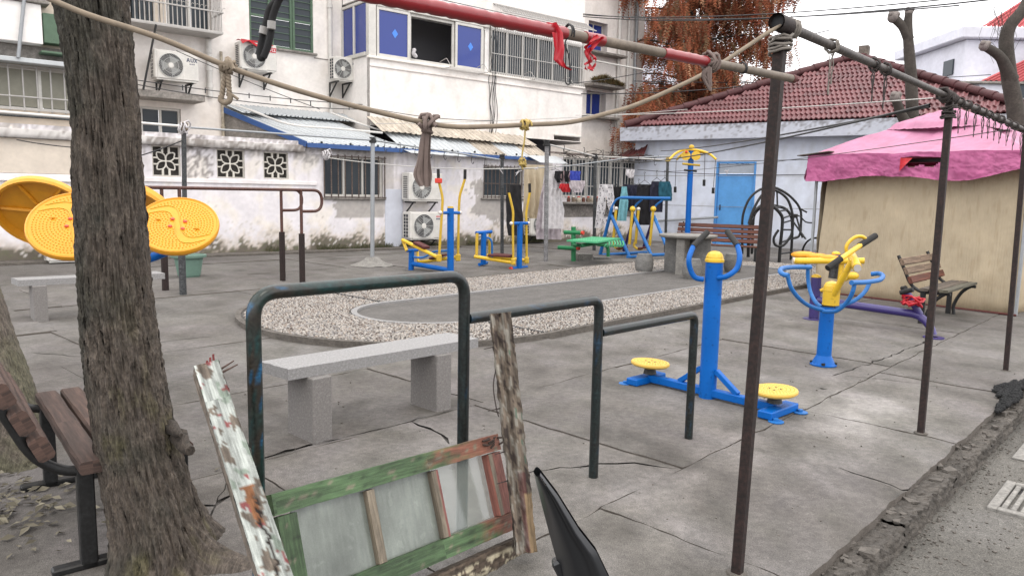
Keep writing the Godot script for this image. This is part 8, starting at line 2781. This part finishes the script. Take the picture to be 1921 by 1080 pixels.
func garment(called: String, label: String, category: String, at: Vector3, outline: Array, m: Material, turn := 0.0, folds := 3.0, amp := 0.02, group := "", hanger := true, parts := []) -> Node3D:
	# cloth hanging from a hanger: outline rows are [height below the line, half width left, half width right]
	var t := thing(called, label, category, Transform3D(Basis(Vector3.UP, turn), at), group)
	var n := noise(int(absf(at.x * 1000)) + called.length(), 5.0, 3)
	var draw := func(rows: Array, mm: Material, nm: String, off: float) -> void:
		var mb := MB.new()
		for side in [1.0, -1.0]:
			mb.grid(14, (rows.size() - 1) * 5, func(u: float, v: float):
				var f: float = v * (rows.size() - 1)
				var i := mini(int(f), rows.size() - 2)
				var e: float = f - i
				var y := lerpf(rows[i][0], rows[i + 1][0], e)
				var a := lerpf(rows[i][1], rows[i + 1][1], e)
				var b := lerpf(rows[i][2], rows[i + 1][2], e)
				var x := lerpf(a, b, u)
				var z := amp * sin(x * folds * 20.0 + 3.0 * n.get_noise_1d(y)) * smoothstep(0.0, 0.3, v) + 0.02 * n.get_noise_2d(x * 2, y)
				return Vector3(x, -y, off + z + side * 0.012 * sin(u * PI)))
		obj(nm, mb, mm, t)
	draw.call(outline, m, "cloth", 0.0)
	for k in parts.size(): draw.call(parts[k][0], parts[k][1], parts[k][2], 0.016 + 0.004 * k)
	if hanger:
		var hk := MB.new()
		hk.tube(smooth([Vector3(0.02, 0.0, 0), Vector3(0.0, 0.03, 0), Vector3(-0.02, 0.01, 0), Vector3(0, -0.04, 0), Vector3(0, -outline[0][0] * 0.7, 0)], 4), 0.005, 5)
		hk.tube([Vector3(outline[0][1] * 0.95, -outline[0][0] - 0.01, 0), Vector3(0, -outline[0][0] * 0.6, 0), Vector3(outline[0][2] * 0.95, -outline[0][0] - 0.01, 0)], 0.006, 5)
		obj("hanger", hk, M.wire, t)
	return t

func build_laundry() -> void:
	var p1 := grey_pole("grey steel pole in front of the leftmost flower vent", Vector3(-5.062, 0, -11.462), Vector3(-5.001, 2.331, -11.462), 0.036, M.grey_post, M.rope)
	var p2 := grey_pole("grey steel pole on a cement mound before the barred window", Vector3(-2.628, 0, -13.91), Vector3(-2.607, 2.346, -13.91), 0.040, M.galv)
	var p3 := grey_pole("grey pole standing behind the second walking trainer", Vector3(-0.219, 0.017, -15.6) * Vector3(1, 0, 1), Vector3(-0.256, 2.165, -15.6), 0.036, M.grey_post)
	var p4 := grey_pole("whitish flaking pole beside the hanging white dresses", Vector3(0.689, 0, -15.368), Vector3(0.65, 2.437, -15.368), 0.044, M.white_post)
	var p5 := grey_pole("dark pole between the underwear and the patterned trousers", Vector3(2.034, 0.102, -18.6) * Vector3(1, 0, 1), Vector3(1.986, 2.356, -18.6), 0.042, M.grey_post)
	var p6 := grey_pole("thin pole with yellow tape left of the tall blue column", Vector3(3.771, 0.203, -18.4) * Vector3(1, 0, 1), Vector3(3.728, 2.302, -18.4), 0.034, M.grey_post, M.rope_yellow)
	var mound := MB.new()
	mound.lathe([[0.40, 0.0], [0.30, 0.03], [0.18, 0.085], [0.09, 0.15], [0.0, 0.155]], Vector3.ZERO, Basis(), 18)
	var n := noise(611, 6.0, 3)
	for i in mound.v.size(): mound.v[i] += Vector3(n.get_noise_3dv(mound.v[i]), 0.3 * n.get_noise_3dv(mound.v[i] * 1.7), n.get_noise_3dv(mound.v[i] + Vector3.ONE * 5)) * 0.08
	obj("cement_mound", mound, M.stone_table, p2)
	var a: Vector3 = Vector3(-5.003, 2.291, -11.462)
	var b: Vector3 = Vector3(-2.607, 2.298, -13.91)
	var c: Vector3 = Vector3(-0.254, 2.057, -15.6)
	var d: Vector3 = Vector3(0.892, 1.952, -15.4)
	line("laundry_rail", "long steel rail from the vent pole to the pole on the mound", "rail", [a + Vector3(-0.2, 0.0, 0), b, c], 0.017, M.galv, "laundry rails", 7)
	line("laundry_rail", "pale steel rail running left behind the big tree from the vent pole", "rail", [Vector3(-6.755, 2.288, -9.4), a], 0.020, M.pipe, "laundry rails", 7)
	line("laundry_rail", "thin wire rail between the poles under the blue roof edge", "rail", sag(Vector3(-3.603, 1.992, -14.6), Vector3(0.924, 1.942, -15.4), 0.12, 16), 0.010, M.wire_pale, "laundry rails", 5)
	line("laundry_rail", "long rail over the white dresses and trousers", "rail", [Vector3(0.251, 1.955, -17.6), Vector3(1.279, 2.036, -17.6), Vector3(2.662, 2.246, -17.6), Vector3(4.464, 2.344, -17.4)], 0.014, M.galv, "laundry rails", 6)
	line("laundry_rail", "upper rail from the whitish pole to the thin taped pole", "rail", [Vector3(0.651, 2.384, -15.368), Vector3(1.987, 2.317, -18.6), Vector3(3.73, 2.251, -18.4)], 0.018, M.wire_pale, "laundry rails", 6)
	line("laundry_line", "thin laundry line carrying the camisoles toward the tent", "line", sag(Vector3(2.838, 1.974, -17.4), Vector3(5.186, 1.805, -13), 0.05), 0.007, M.wire, "laundry lines")
	line("laundry_line", "thin horizontal wire crossing the hall door high up", "line", sag(Vector3(2.725, 2.19, -18), Vector3(4.917, 2.032, -12.5), 0.02), 0.006, M.wire, "laundry lines")
	var g := rnd(612)
	var nth := ["first", "second", "third", "fourth", "fifth", "sixth", "seventh", "eighth", "ninth"]
	for k in 14:
		var low := k < 8
		var p := b.lerp(c, 0.08 + 0.11 * k) if low else (Vector3(0.651, 2.384, -15.368)).lerp(Vector3(3.73, 2.251, -18.4), 0.12 + 0.15 * (k - 8))
		var hk := MB.new()
		hk.tube(smooth([Vector3(-0.02, 0.02, 0), Vector3(0.0, 0.03, 0), Vector3(0.015, 0.0, 0), Vector3(0, -0.10 - 0.04 * g.randf(), 0), Vector3(0.03, -0.17, 0), Vector3(0.05, -0.13, 0)], 3), 0.006, 4)
		var o := obj("wire_hook", hk, M.wire)
		o.position = p
		tag(o, ("%s wire hook from the left on the rail right of the mound pole" if low else "%s wire hook from the left on the upper rail right of the whitish pole") % nth[k if low else k - 8], "hook", "wire hooks on the rails")
	for q in [[Vector3(-5.003, 2.268, -11.462), "white rag knotted round the top of the vent pole"], [Vector3(-3.633, 2.052, -14.6), "white rag knotted at the left end of the wire under the blue edge"]]:
		var kn := MB.new()
		coil(kn, q[0], Vector3(1, 0.2, 0), 0.05, 5, 0.10, 0.013, 0.6, 7)
		tag(obj("knotted_rag", kn, M.cloth_white), q[1], "rag", "white rags on the poles")
	for q in [[Vector3(0.466, 1.909, -15.3), "white tie fluttering left of the whitish pole"], [Vector3(0.09, 1.819, -15.4), "white tie above the black trousers"], [Vector3(4.236, 1.887, -15), "white plastic tie on the line across the hall door"], [Vector3(-0.293, 1.858, -15.5), "white tie at the pole behind the second trainer"]]:
		var rag := MB.new()
		for k in 5: rag.tube([Vector3.ZERO, Vector3(g.randf_range(-0.08, 0.08), g.randf_range(-0.09, 0.06), g.randf_range(-0.03, 0.03))], [0.014, 0.004], 4)
		var o := obj("white_tie", rag, M.cloth_white)
		o.position = q[0]
		tag(o, q[1], "tie", "white ties on the lines")
	# ------------ clothes

	garment("trousers", "black trousers hanging on the line behind the second walking trainer", "trousers", Vector3(0.026, 1.727, -15.2), [[0.18, -0.13, 0.12], [0.45, -0.19, 0.14], [1.0, -0.17, 0.19], [1.20, -0.13, 0.20]], M.cloth_black, 0.3, 2.0, 0.02, "", true, [])
	garment("dress", "long white dress with ruffled hem hanging on the whitish pole line", "dress", Vector3(0.947, 1.999, -17.4), [[0.08, -0.16, 0.14], [0.45, -0.24, 0.12], [0.72, -0.27, 0.18], [1.0, -0.28, 0.24], [1.42, -0.30, 0.22]], M.cloth_white, 0.2, 3.0, 0.025, "white dresses")
	garment("dress", "longer pale pink dress half hidden behind the ruffled white one", "dress", Vector3(0.84, 1.801, -17.9), [[0.08, -0.12, 0.14], [0.5, -0.22, 0.20], [1.2, -0.30, 0.30], [1.50, -0.28, 0.34]], M.cloth_pale, 0.1, 2.5, 0.03, "white dresses")
	garment("curtain", "long beige curtain hanging in the dark gap left of the dresses", "curtain", Vector3(0.454, 2.125, -18.4), [[0.05, -0.22, 0.30], [0.8, -0.20, 0.26], [1.35, -0.24, 0.22]], M.canvas, 0.2, 2.0, 0.05, "", false)
	for q in [["underwear", "black strap top among the small clothes under the lattice", Vector3(1.028, 1.937, -17.3), M.cloth_black, 0.10, 0.30], ["underwear", "pale pink small cloth between the black strap tops", Vector3(1.129, 1.94, -17.35), M.cloth_pink, 0.09, 0.34], ["underwear", "narrow black top above the red briefs", Vector3(1.211, 1.94, -17.3), M.cloth_black, 0.07, 0.28], ["underwear", "red briefs, lowest of the small clothes under the lattice", Vector3(1.188, 1.648, -17.2), M.cloth_red, 0.15, 0.22], ["underwear", "bright blue briefs at the right of the small clothes", Vector3(1.402, 1.942, -17.25), M.cloth_blue, 0.13, 0.34], ["underwear", "pink scarf-like cloth hanging right below the blue briefs", Vector3(1.453, 1.725, -17.2), M.cloth_pale, 0.18, 0.30], ["underwear", "red and white striped cloth beside the blue briefs", Vector3(1.313, 1.944, -17.35), M.cloth_pink, 0.08, 0.30], ["underwear", "small white cloth high up behind the camisoles", Vector3(2.816, 2.039, -18.3), M.cloth_white, 0.11, 0.24]]:
		garment(q[0], q[1], "underwear", q[2], [[0.03, -q[4], q[4]], [q[5] * 0.6, -q[4] * 1.1, q[4] * 0.9], [q[5], -q[4] * 0.5, q[4] * 0.7]], q[3], 0.3, 4.0, 0.02, "small clothes hanging under the lattice", false)
	var pj := garment("pyjama_trousers", "white patterned pyjama trousers hanging beside the dark pole", "trousers", Vector3(2.16, 1.709, -17.6), [[0.08, -0.17, 0.15], [0.35, -0.19, 0.19]], M.cloth_white, 0.1, 2.0, 0.015, "", true, [[[[0.34, -0.19, 0.0], [0.62, -0.21, 0.0], [1.10, -0.25, -0.07]], M.cloth_white, "trouser_leg"], [[[0.34, 0.0, 0.19], [0.55, 0.03, 0.20], [0.72, 0.10, 0.22]], M.cloth_white, "trouser_leg"]])
	var dots := MB.new()
	for k in 60:
		var y := g.randf_range(0.12, 1.0)
		dots.ball(Vector3(g.randf_range(-0.17, 0.15) - maxf(0, y - 0.4) * 0.1, -y, 0.035), 0.012, Vector3(1.0, 1.6, 0.3), 4)
	obj("print", dots, M.cloth_navy, pj)
	garment("shorts", "black shorts between the pyjama trousers and aqua top", "shorts", Vector3(2.411, 1.678, -17.7), [[0.10, -0.14, 0.14], [0.5, -0.15, 0.14], [0.88, -0.13, 0.13]], M.cloth_black, 0.1)
	garment("top", "light aqua top between the black shorts and navy top", "top", Vector3(2.561, 1.643, -17.6), [[0.06, -0.04, 0.08], [0.4, -0.08, 0.13], [0.86, -0.12, 0.10]], M.cloth_aqua, 0.1)
	garment("top", "navy camisole right of the aqua top", "top", Vector3(2.759, 1.734, -17.7), [[0.10, -0.19, 0.18], [0.3, -0.15, 0.15], [0.72, -0.14, 0.12]], M.cloth_navy, 0.1, 3.0, 0.02, "dark tops on hangers")
	garment("top", "pale pink strip of cloth right of the navy camisole", "top", Vector3(2.951, 1.739, -17.8), [[0.10, -0.05, 0.06], [0.5, -0.05, 0.10], [0.82, -0.03, 0.10]], M.cloth_pink, 0.1)
	garment("dress", "long black slip dress on a hanger, longest of the dark clothes", "dress", Vector3(2.996, 1.889, -17.3), [[0.25, -0.14, 0.16], [0.32, -0.17, 0.20], [0.8, -0.17, 0.18], [1.18, -0.16, 0.18]], M.cloth_black, 0.1, 2.0, 0.02, "dark tops on hangers")
	garment("dress", "black camisole dress with teal straps right of the long slip", "dress", Vector3(3.275, 1.931, -17.3), [[0.22, -0.12, 0.14], [0.4, -0.15, 0.17], [0.92, -0.15, 0.17]], M.cloth_navy, 0.1, 2.0, 0.02, "dark tops on hangers")
	garment("top", "teal lace top at the right end of the laundry", "top", Vector3(3.438, 1.931, -17.2), [[0.22, -0.12, 0.13], [0.35, -0.14, 0.17], [0.55, -0.12, 0.20], [0.66, -0.02, 0.19]], M.cloth_teal, 0.1, 3.0, 0.02, "dark tops on hangers")
	near_ropes()
	wires()

func near_ropes() -> void:
	# long drying pole with red plastic film, tied to the first post at its right end
	var p0: Vector3 = Vector3(0.926, 1.793, -2.56)
	var p1: Vector3 = Vector3(-0.08, 1.772, -1.66)
	var dir := (p1 - p0).normalized()
	var far := p0 + dir * 3.4
	var t := thing("drying_pole", "brown drying pole slanting down to the nearest post, partly wrapped in red", "pole", p0)
	var len := p0.distance_to(far)
	pipe_part("pole", [p0, far], 0.0128, M.tan_pole, t, 14)
	pipe_part("pole_end", [p0 - dir * 0.004, p0 + dir * 0.014], 0.0142, M.maroon, t, 14)
	var n := noise(621, 30.0, 3)
	var film := func(label: String, x0: Vector3, x1: Vector3, r: float) -> void:
		var a := (x0 - p0).dot(dir)
		var e := (x1 - p0).dot(dir)
		var w := thing("red_film", label, "plastic film", p0 + dir * a, "red film wrapped on the drying pole")
		var mb := MB.new()
		var pts := []
		var rr := []
		var k := maxi(6, int((e - a) / 0.012))
		for i in k + 1:
			var s := lerpf(a, e, float(i) / k)
			pts.append(p0 + dir * s - w.position)
			rr.append(r + 0.0020 * n.get_noise_1d(s * 1.6) + 0.0006 * sin(s * 160.0))
		mb.tube(pts, rr, 14)
		obj("film", mb, M.red_film, w)
	film.call("short red film band on the pole right of the rust-leaved tree trunk", Vector3(0.551, 1.791, -2.226), Vector3(0.396, 1.784, -2.087), 0.0148)
	film.call("narrow red film band that the tattered ribbon hangs from", Vector3(0.213, 1.781, -1.924), Vector3(0.164, 1.78, -1.88), 0.0148)
	film.call("long glossy red film wrapping up to the upper left end", Vector3(0.114, 1.782, -1.835), far, 0.0153)
	# ribbons
	var rb := thing("red_ribbon", "broad red ribbon hanging from the end of the long film wrap", "ribbon", Vector3(0.094, 1.788, -1.82), "red ribbons on the drying pole")
	var o := rb.position
	var mid := [Vector3(0.079, 1.791, -1.79), Vector3(0.094, 1.768, -1.79), Vector3(0.1, 1.734, -1.79), Vector3(0.098, 1.708, -1.79), Vector3(0.109, 1.694, -1.79), Vector3(0.126, 1.685, -1.79)]
	var wid := [0.012, 0.0125, 0.0115, 0.011, 0.006, 0.005]
	var mb := MB.new()
	mb.grid(6, 40, func(u: float, v: float):
		var f: float = v * 5.0
		var i := mini(int(f), 4)
		var c: Vector3 = mid[i].lerp(mid[i + 1], f - i)
		var w := lerpf(wid[i], wid[i + 1], f - i)
		return c - o + Vector3((u - 0.5) * 2.0 * w, 0.0, 0.004 * sin(u * 8.0 + v * 7.0)))
	obj("ribbon", mb, M.red_ribbon, rb)
	rb = thing("red_ribbon", "tattered curled red ribbon hanging right of the broad one", "ribbon", Vector3(0.187, 1.772, -1.9), "red ribbons on the drying pole")
	o = rb.position
	mb = MB.new()
	var g := rnd(622)
	for k in 5:
		var pts := []
		for q in [Vector3(0.199, 1.779, -1.87), Vector3(0.179, 1.758, -1.87), Vector3(0.171, 1.742, -1.87), Vector3(0.18, 1.726, -1.87), Vector3(0.178, 1.71, -1.87), Vector3(0.175, 1.698, -1.87)]: pts.append(q - o + Vector3(g.randf_range(-1, 1) * 0.012, g.randf_range(-1, 1) * 0.006, g.randf_range(-0.5, 0.5) * 0.008))
		var sm := smooth(pts, 5)
		var ph := g.randf() * 6.0
		mb.grid(2, sm.size() - 1, func(u: float, v: float):
			var i := int(round(v * (sm.size() - 1)))
			return sm[i] + Vector3(cos(ph + v * 9.0), 0.3, sin(ph + v * 9.0)) * (u - 0.5) * 0.010)
	obj("ribbon", mb, M.red_ribbon, rb)
	# wires and ties on the pole
	mb = MB.new()
	for q in [Vector3(0.124, 1.782, -1.843), Vector3(0.692, 1.79, -2.352)]: coil(mb, q, dir, 0.013, 2, 0.012, 0.0022, 0.2, 9)
	mb.tube(smooth([Vector3(0.122, 1.767, -1.83), Vector3(0.115, 1.752, -1.83), Vector3(0.126, 1.718, -1.83), Vector3(0.13, 1.668, -1.83), Vector3(0.125, 1.658, -1.83), Vector3(0.118, 1.668, -1.83), Vector3(0.118, 1.718, -1.83), Vector3(0.115, 1.749, -1.83)], 4), 0.0018, 4)
	tag(obj("tie_wire", mb, M.wire), "black wire tied round the pole beside the broad red ribbon", "wire")
	mb = MB.new()
	coil(mb, Vector3(0.563, 1.787, -2.237), dir, 0.014, 5, 0.04, 0.0042, 0.5, 11)
	for k in 6: mb.tube(smooth([Vector3(0.557, 1.767, -2.21), Vector3(0.555, 1.746, -2.21) + Vector3(g.randf_range(-0.02, 0.02), 0, 0), Vector3(0.566, 1.72, -2.21) + Vector3(g.randf_range(-0.015, 0.015), g.randf_range(-0.02, 0.02), 0)], 4), [0.006, 0.006, 0.006, 0.006, 0.005, 0.005, 0.004, 0.004, 0.003], 5)
	tag(obj("rag_tie", mb, M.strap), "grey-brown rag tied on the pole where the rope crosses behind it", "rag")
	# the long slack rope
	var rope := [Vector3(-1.082, 1.824, -1.75), Vector3(-0.988, 1.786, -1.77), Vector3(-0.833, 1.741, -1.8), Vector3(-0.698, 1.688, -1.85), Vector3(-0.54, 1.64, -1.9), Vector3(-0.368, 1.602, -1.97), Vector3(-0.235, 1.578, -2.02), Vector3(-0.153, 1.572, -2.05), Vector3(-0.053, 1.58, -2.1), Vector3(0.028, 1.588, -2.13), Vector3(0.159, 1.604, -2.2), Vector3(0.274, 1.638, -2.26), Vector3(0.359, 1.667, -2.31), Vector3(0.484, 1.726, -2.38), Vector3(0.617, 1.797, -2.46), Vector3(0.756, 1.889, -2.54), Vector3(0.836, 1.943, -2.58), Vector3(0.898, 1.978, -2.6)]
	mb = MB.new()
	mb.tube(smooth(rope, 5), 0.0068, 9)
	var cg := MB.new()
	tag(obj("slack_rope", mb, M.rope), "long tan rope sagging from the upper left to the nearest post", "rope")
	var tw := func(a: Vector3, b2: Vector3, d: Vector3, r: float, mbx: MB) -> void:   # two-strand twist
		for s in [0.0, PI]:
			var pts := []
			for i in 26:
				var f := i / 25.0
				var x := (b2 - a).cross(d).normalized()
				pts.append(a.lerp(b2, f) + (x * cos(f * 22.0 + s) + d * sin(f * 22.0 + s)) * r * 0.7)
			mbx.tube(pts, r, 6)
	mb = MB.new()
	coil(mb, Vector3(-0.697, 1.688, -1.85), rope[4] - rope[3], 0.007, 4, 0.022, 0.0055, 0.3, 13)
	var fwd := Vector3(0, 0, 1)
	tw.call(Vector3(-0.7, 1.681, -1.85), Vector3(-0.713, 1.615, -1.85), fwd, 0.0042, mb)
	tw.call(Vector3(-0.696, 1.681, -1.85), Vector3(-0.694, 1.621, -1.85), fwd, 0.0042, mb)
	mb.tube(smooth([Vector3(-0.713, 1.618, -1.85), Vector3(-0.715, 1.608, -1.85), Vector3(-0.706, 1.602, -1.85), Vector3(-0.694, 1.608, -1.85), Vector3(-0.692, 1.623, -1.85)], 5), 0.007, 7)
	mb.tube([Vector3(-0.701, 1.621, -1.85), Vector3(-0.687, 1.621, -1.85), Vector3(-0.673, 1.611, -1.85)], 0.0035, 6)
	tag(obj("rope_loop", mb, M.rope), "twisted brown rope loop knotted on the slack rope at the left", "rope", "bits tied to the slack rope")
	mb = MB.new()
	coil(mb, Vector3(-0.233, 1.578, -2.02), rope[7] - rope[6], 0.007, 4, 0.03, 0.006, 0.4, 15)
	for k in 5:
		var x := -8.0 + 4.0 * k
		var q := [Vector3(-0.231, 1.573, -2.02), Vector3(-0.238, 1.534, -2.02), Vector3(-0.242, 1.481, -2.02), Vector3(-0.245, 1.442, -2.02), Vector3(-0.239, 1.412, -2.02)]
		var pts := []
		for i in 5: pts.append(q[i] + Vector3((x * [0.0004, 0.0009, 0.0012, 0.0019, 0.0010][i]) * 1.3, g.randf_range(-0.006, 0.006) if i == 4 else 0.0, 0.004 * (k % 2)))
		var sm := smooth(pts, 5)
		mb.grid(3, sm.size() - 1, func(u: float, v: float):
			var i := int(round(v * (sm.size() - 1)))
			return sm[i] + Vector3((u - 0.5) * 0.011, 0, 0.004 * sin(u * PI + k)))
	tag(obj("strap_bundle", mb, M.strap), "bundle of brown cloth straps hanging from the lowest part of the slack rope", "straps", "bits tied to the slack rope")
	mb = MB.new()
	coil(mb, Vector3(0.028, 1.588, -2.13), rope[9] - rope[8], 0.007, 5, 0.018, 0.0032, 0.3, 17)
	mb.tube(smooth([Vector3(0.028, 1.582, -2.13), Vector3(0.027, 1.547, -2.13), Vector3(0.022, 1.513, -2.13), Vector3(0.021, 1.491, -2.13), Vector3(0.024, 1.464, -2.13)], 5), 0.0026, 5)
	coil(mb, Vector3(0.023, 1.482, -2.13), Vector3.UP, 0.003, 4, 0.016, 0.003, 0.4, 18)
	tag(obj("yellow_string", mb, M.rope_yellow), "yellow string hanging from the slack rope right of the strap bundle", "string", "bits tied to the slack rope")
	# cable lock hanging into view at the top left
	t = thing("cable_lock", "black foam-covered cable hanging in a loop at the upper left", "cable", Vector3(-0.464, 1.747, -1.45))
	o = t.position
	pipe_part("cable", smooth([Vector3(-0.408, 1.787, -1.45), Vector3(-0.434, 1.76, -1.45), Vector3(-0.455, 1.742, -1.45), Vector3(-0.465, 1.728, -1.45), Vector3(-0.471, 1.705, -1.45), Vector3(-0.477, 1.684, -1.45), Vector3(-0.483, 1.658, -1.45), Vector3(-0.486, 1.647, -1.45)], 4), 0.0072, M.foam, t, 8)
	pipe_part("cable", smooth([Vector3(-0.403, 1.787, -1.43), Vector3(-0.433, 1.753, -1.43), Vector3(-0.445, 1.732, -1.43), Vector3(-0.453, 1.709, -1.43), Vector3(-0.456, 1.686, -1.43), Vector3(-0.462, 1.661, -1.43), Vector3(-0.471, 1.64, -1.43)], 4), 0.0068, M.foam, t, 8)
	pipe_part("tape_wrap", [Vector3(-0.471, 1.697, -1.44), Vector3(-0.474, 1.684, -1.44)], 0.0082, M.tape, t, 10)
	pipe_part("tape_wrap", [Vector3(-0.451, 1.703, -1.42), Vector3(-0.452, 1.689, -1.42)], 0.0078, M.tape, t, 10)
	pipe_part("loop", smooth([Vector3(-0.482, 1.649, -1.44), Vector3(-0.481, 1.641, -1.44), Vector3(-0.477, 1.639, -1.44), Vector3(-0.473, 1.643, -1.44)], 4), 0.0055, M.foam, t, 8)

func wires() -> void:
	var list := [
		["upper one of the bundled cables leaving the white corner toward the post", Vector3(1.87, 6.459, -22), Vector3(6.824, 4.393, -12), 0.35, 0.011],
		["second of the bundled cables leaving the white corner toward the post", Vector3(1.871, 6.429, -22), Vector3(6.976, 4.523, -12), 0.32, 0.011],
		["third, lowest of the bundled cables leaving the white corner", Vector3(1.872, 6.386, -22), Vector3(7.39, 4.499, -12), 0.40, 0.013],
		["black cable from the mossy slab across to the tiled hall", Vector3(1.835, 4.18, -21.5), Vector3(8.866, 5.086, -24), 0.25, 0.014],
		["thin cable from the caged window sloping up to the right", Vector3(1.448, 4.379, -21), Vector3(4.332, 5.165, -23), 0.1, 0.011],
		["dark cable from the middle post down toward the tall blue column", Vector3(2.377, 1.945, -4.384), Vector3(2.281, 2.113, -17.5), 0.20, 0.0075],
		["second dark cable beside it from the middle post over the hall fascia", Vector3(2.378, 1.933, -4.384), Vector3(3.282, 2.384, -17), 0.10, 0.0075],
		["pale cord from the middle post straight left across the tiled roof", Vector3(2.395, 1.981, -4.384), Vector3(0.713, 2.317, -9), 0.05, 0.0035],
		["thin cord from the rail end across the pink canopy to the left", Vector3(4.042, 1.989, -6.115), Vector3(3.221, 1.895, -16), 0.10, 0.004],
		["long black cable running level over the tiled roof to the far right", Vector3(4.013, 5.218, -26), Vector3(18.555, 6.309, -30), 0.30, 0.014],
		["thin black wire under the coping left of the tree", Vector3(-7.898, 2.076, -12), Vector3(-7.164, 1.989, -12.4), 0.03, 0.008],
		["thin slanting wire from the first outdoor unit to the roof", Vector3(-6.462, 3.943, -14.6), Vector3(-3.976, 2.998, -15.5), 0.06, 0.007],
		["slack wire with pegs along the wall over the sheet roof, upper", Vector3(-6.699, 3.237, -13.5), Vector3(-3.208, 3.165, -16), 0.10, 0.008],
		["slack wire with pegs along the wall over the sheet roof, lower", Vector3(-6.703, 3.163, -13.5), Vector3(-2.985, 3.071, -16), 0.22, 0.008],
		["wire from the vent pole down to the big tree", Vector3(-5.002, 2.094, -11.462), Vector3(-5.453, 1.825, -11), 0.02, 0.009],
		["long pale wire under the balcony block toward the wing", Vector3(-3.296, 2.947, -18), Vector3(4.962, 3.867, -22), 0.15, 0.008],
		["wire sagging across the balcony wall above the sheet roof", Vector3(-3.875, 3.371, -17.5), Vector3(-0.546, 3.148, -18.8), 0.22, 0.008],
		["thin cord from behind the nearest post to the upper right", Vector3(1.171, 2.059, -3.2), Vector3(1.463, 2.178, -3.6), 0.0, 0.0022],
		["pale rod sticking out from the wing window toward the right", Vector3(2.115, 5.269, -22.4), Vector3(3.491, 4.787, -21), 0.0, 0.022],
	]
	for w in list: line("overhead_wire" if not (w[0] as String).begins_with("pale rod") else "drying_rod", w[0], "wire" if not (w[0] as String).begins_with("pale rod") else "rod", sag(w[1], w[2], w[3] * 0.5, 16), w[4], M.wire_pale if (w[0] as String).contains("pale") else M.wire, "overhead wires")
	var vw := MB.new()
	var g := rnd(631)
	for k in 5:
		var pts := []
		var x := 925.0 + k * 5
		var a: Vector3 = wall_axes * Vector3(4.95 + k * 0.05, 5.9 - 0.3 * (k % 2), -0.74)
		for i in 9: pts.append(a + Vector3(g.randf_range(-0.05, 0.05), -0.36 * i, g.randf_range(-0.02, 0.02)))
		vw.tube(smooth(pts, 3), 0.009, 4, false)
	tag(obj("loose_cables", vw, M.wire), "loose black cables hanging down the balcony wall by the caged windows", "cables")
	for k in 9:
		var sp := MB.new()
		sp.span(Vector3.ZERO, Vector3(0, -0.10, 0), 0.02, 0.012)
		var o := obj("wire_peg", sp, M.grey_post)
		o.position = (Vector3(-6.308, 3.269, -14.2)).lerp(Vector3(-3.188, 3.11, -15.9), k / 9.0 + 0.03)
		tag(o, "%s small peg from the left on the slack wall wires over the sheet roof" % ["first", "second", "third", "fourth", "fifth", "sixth", "seventh", "eighth", "ninth"][k], "peg", "pegs on the slack wall wires")
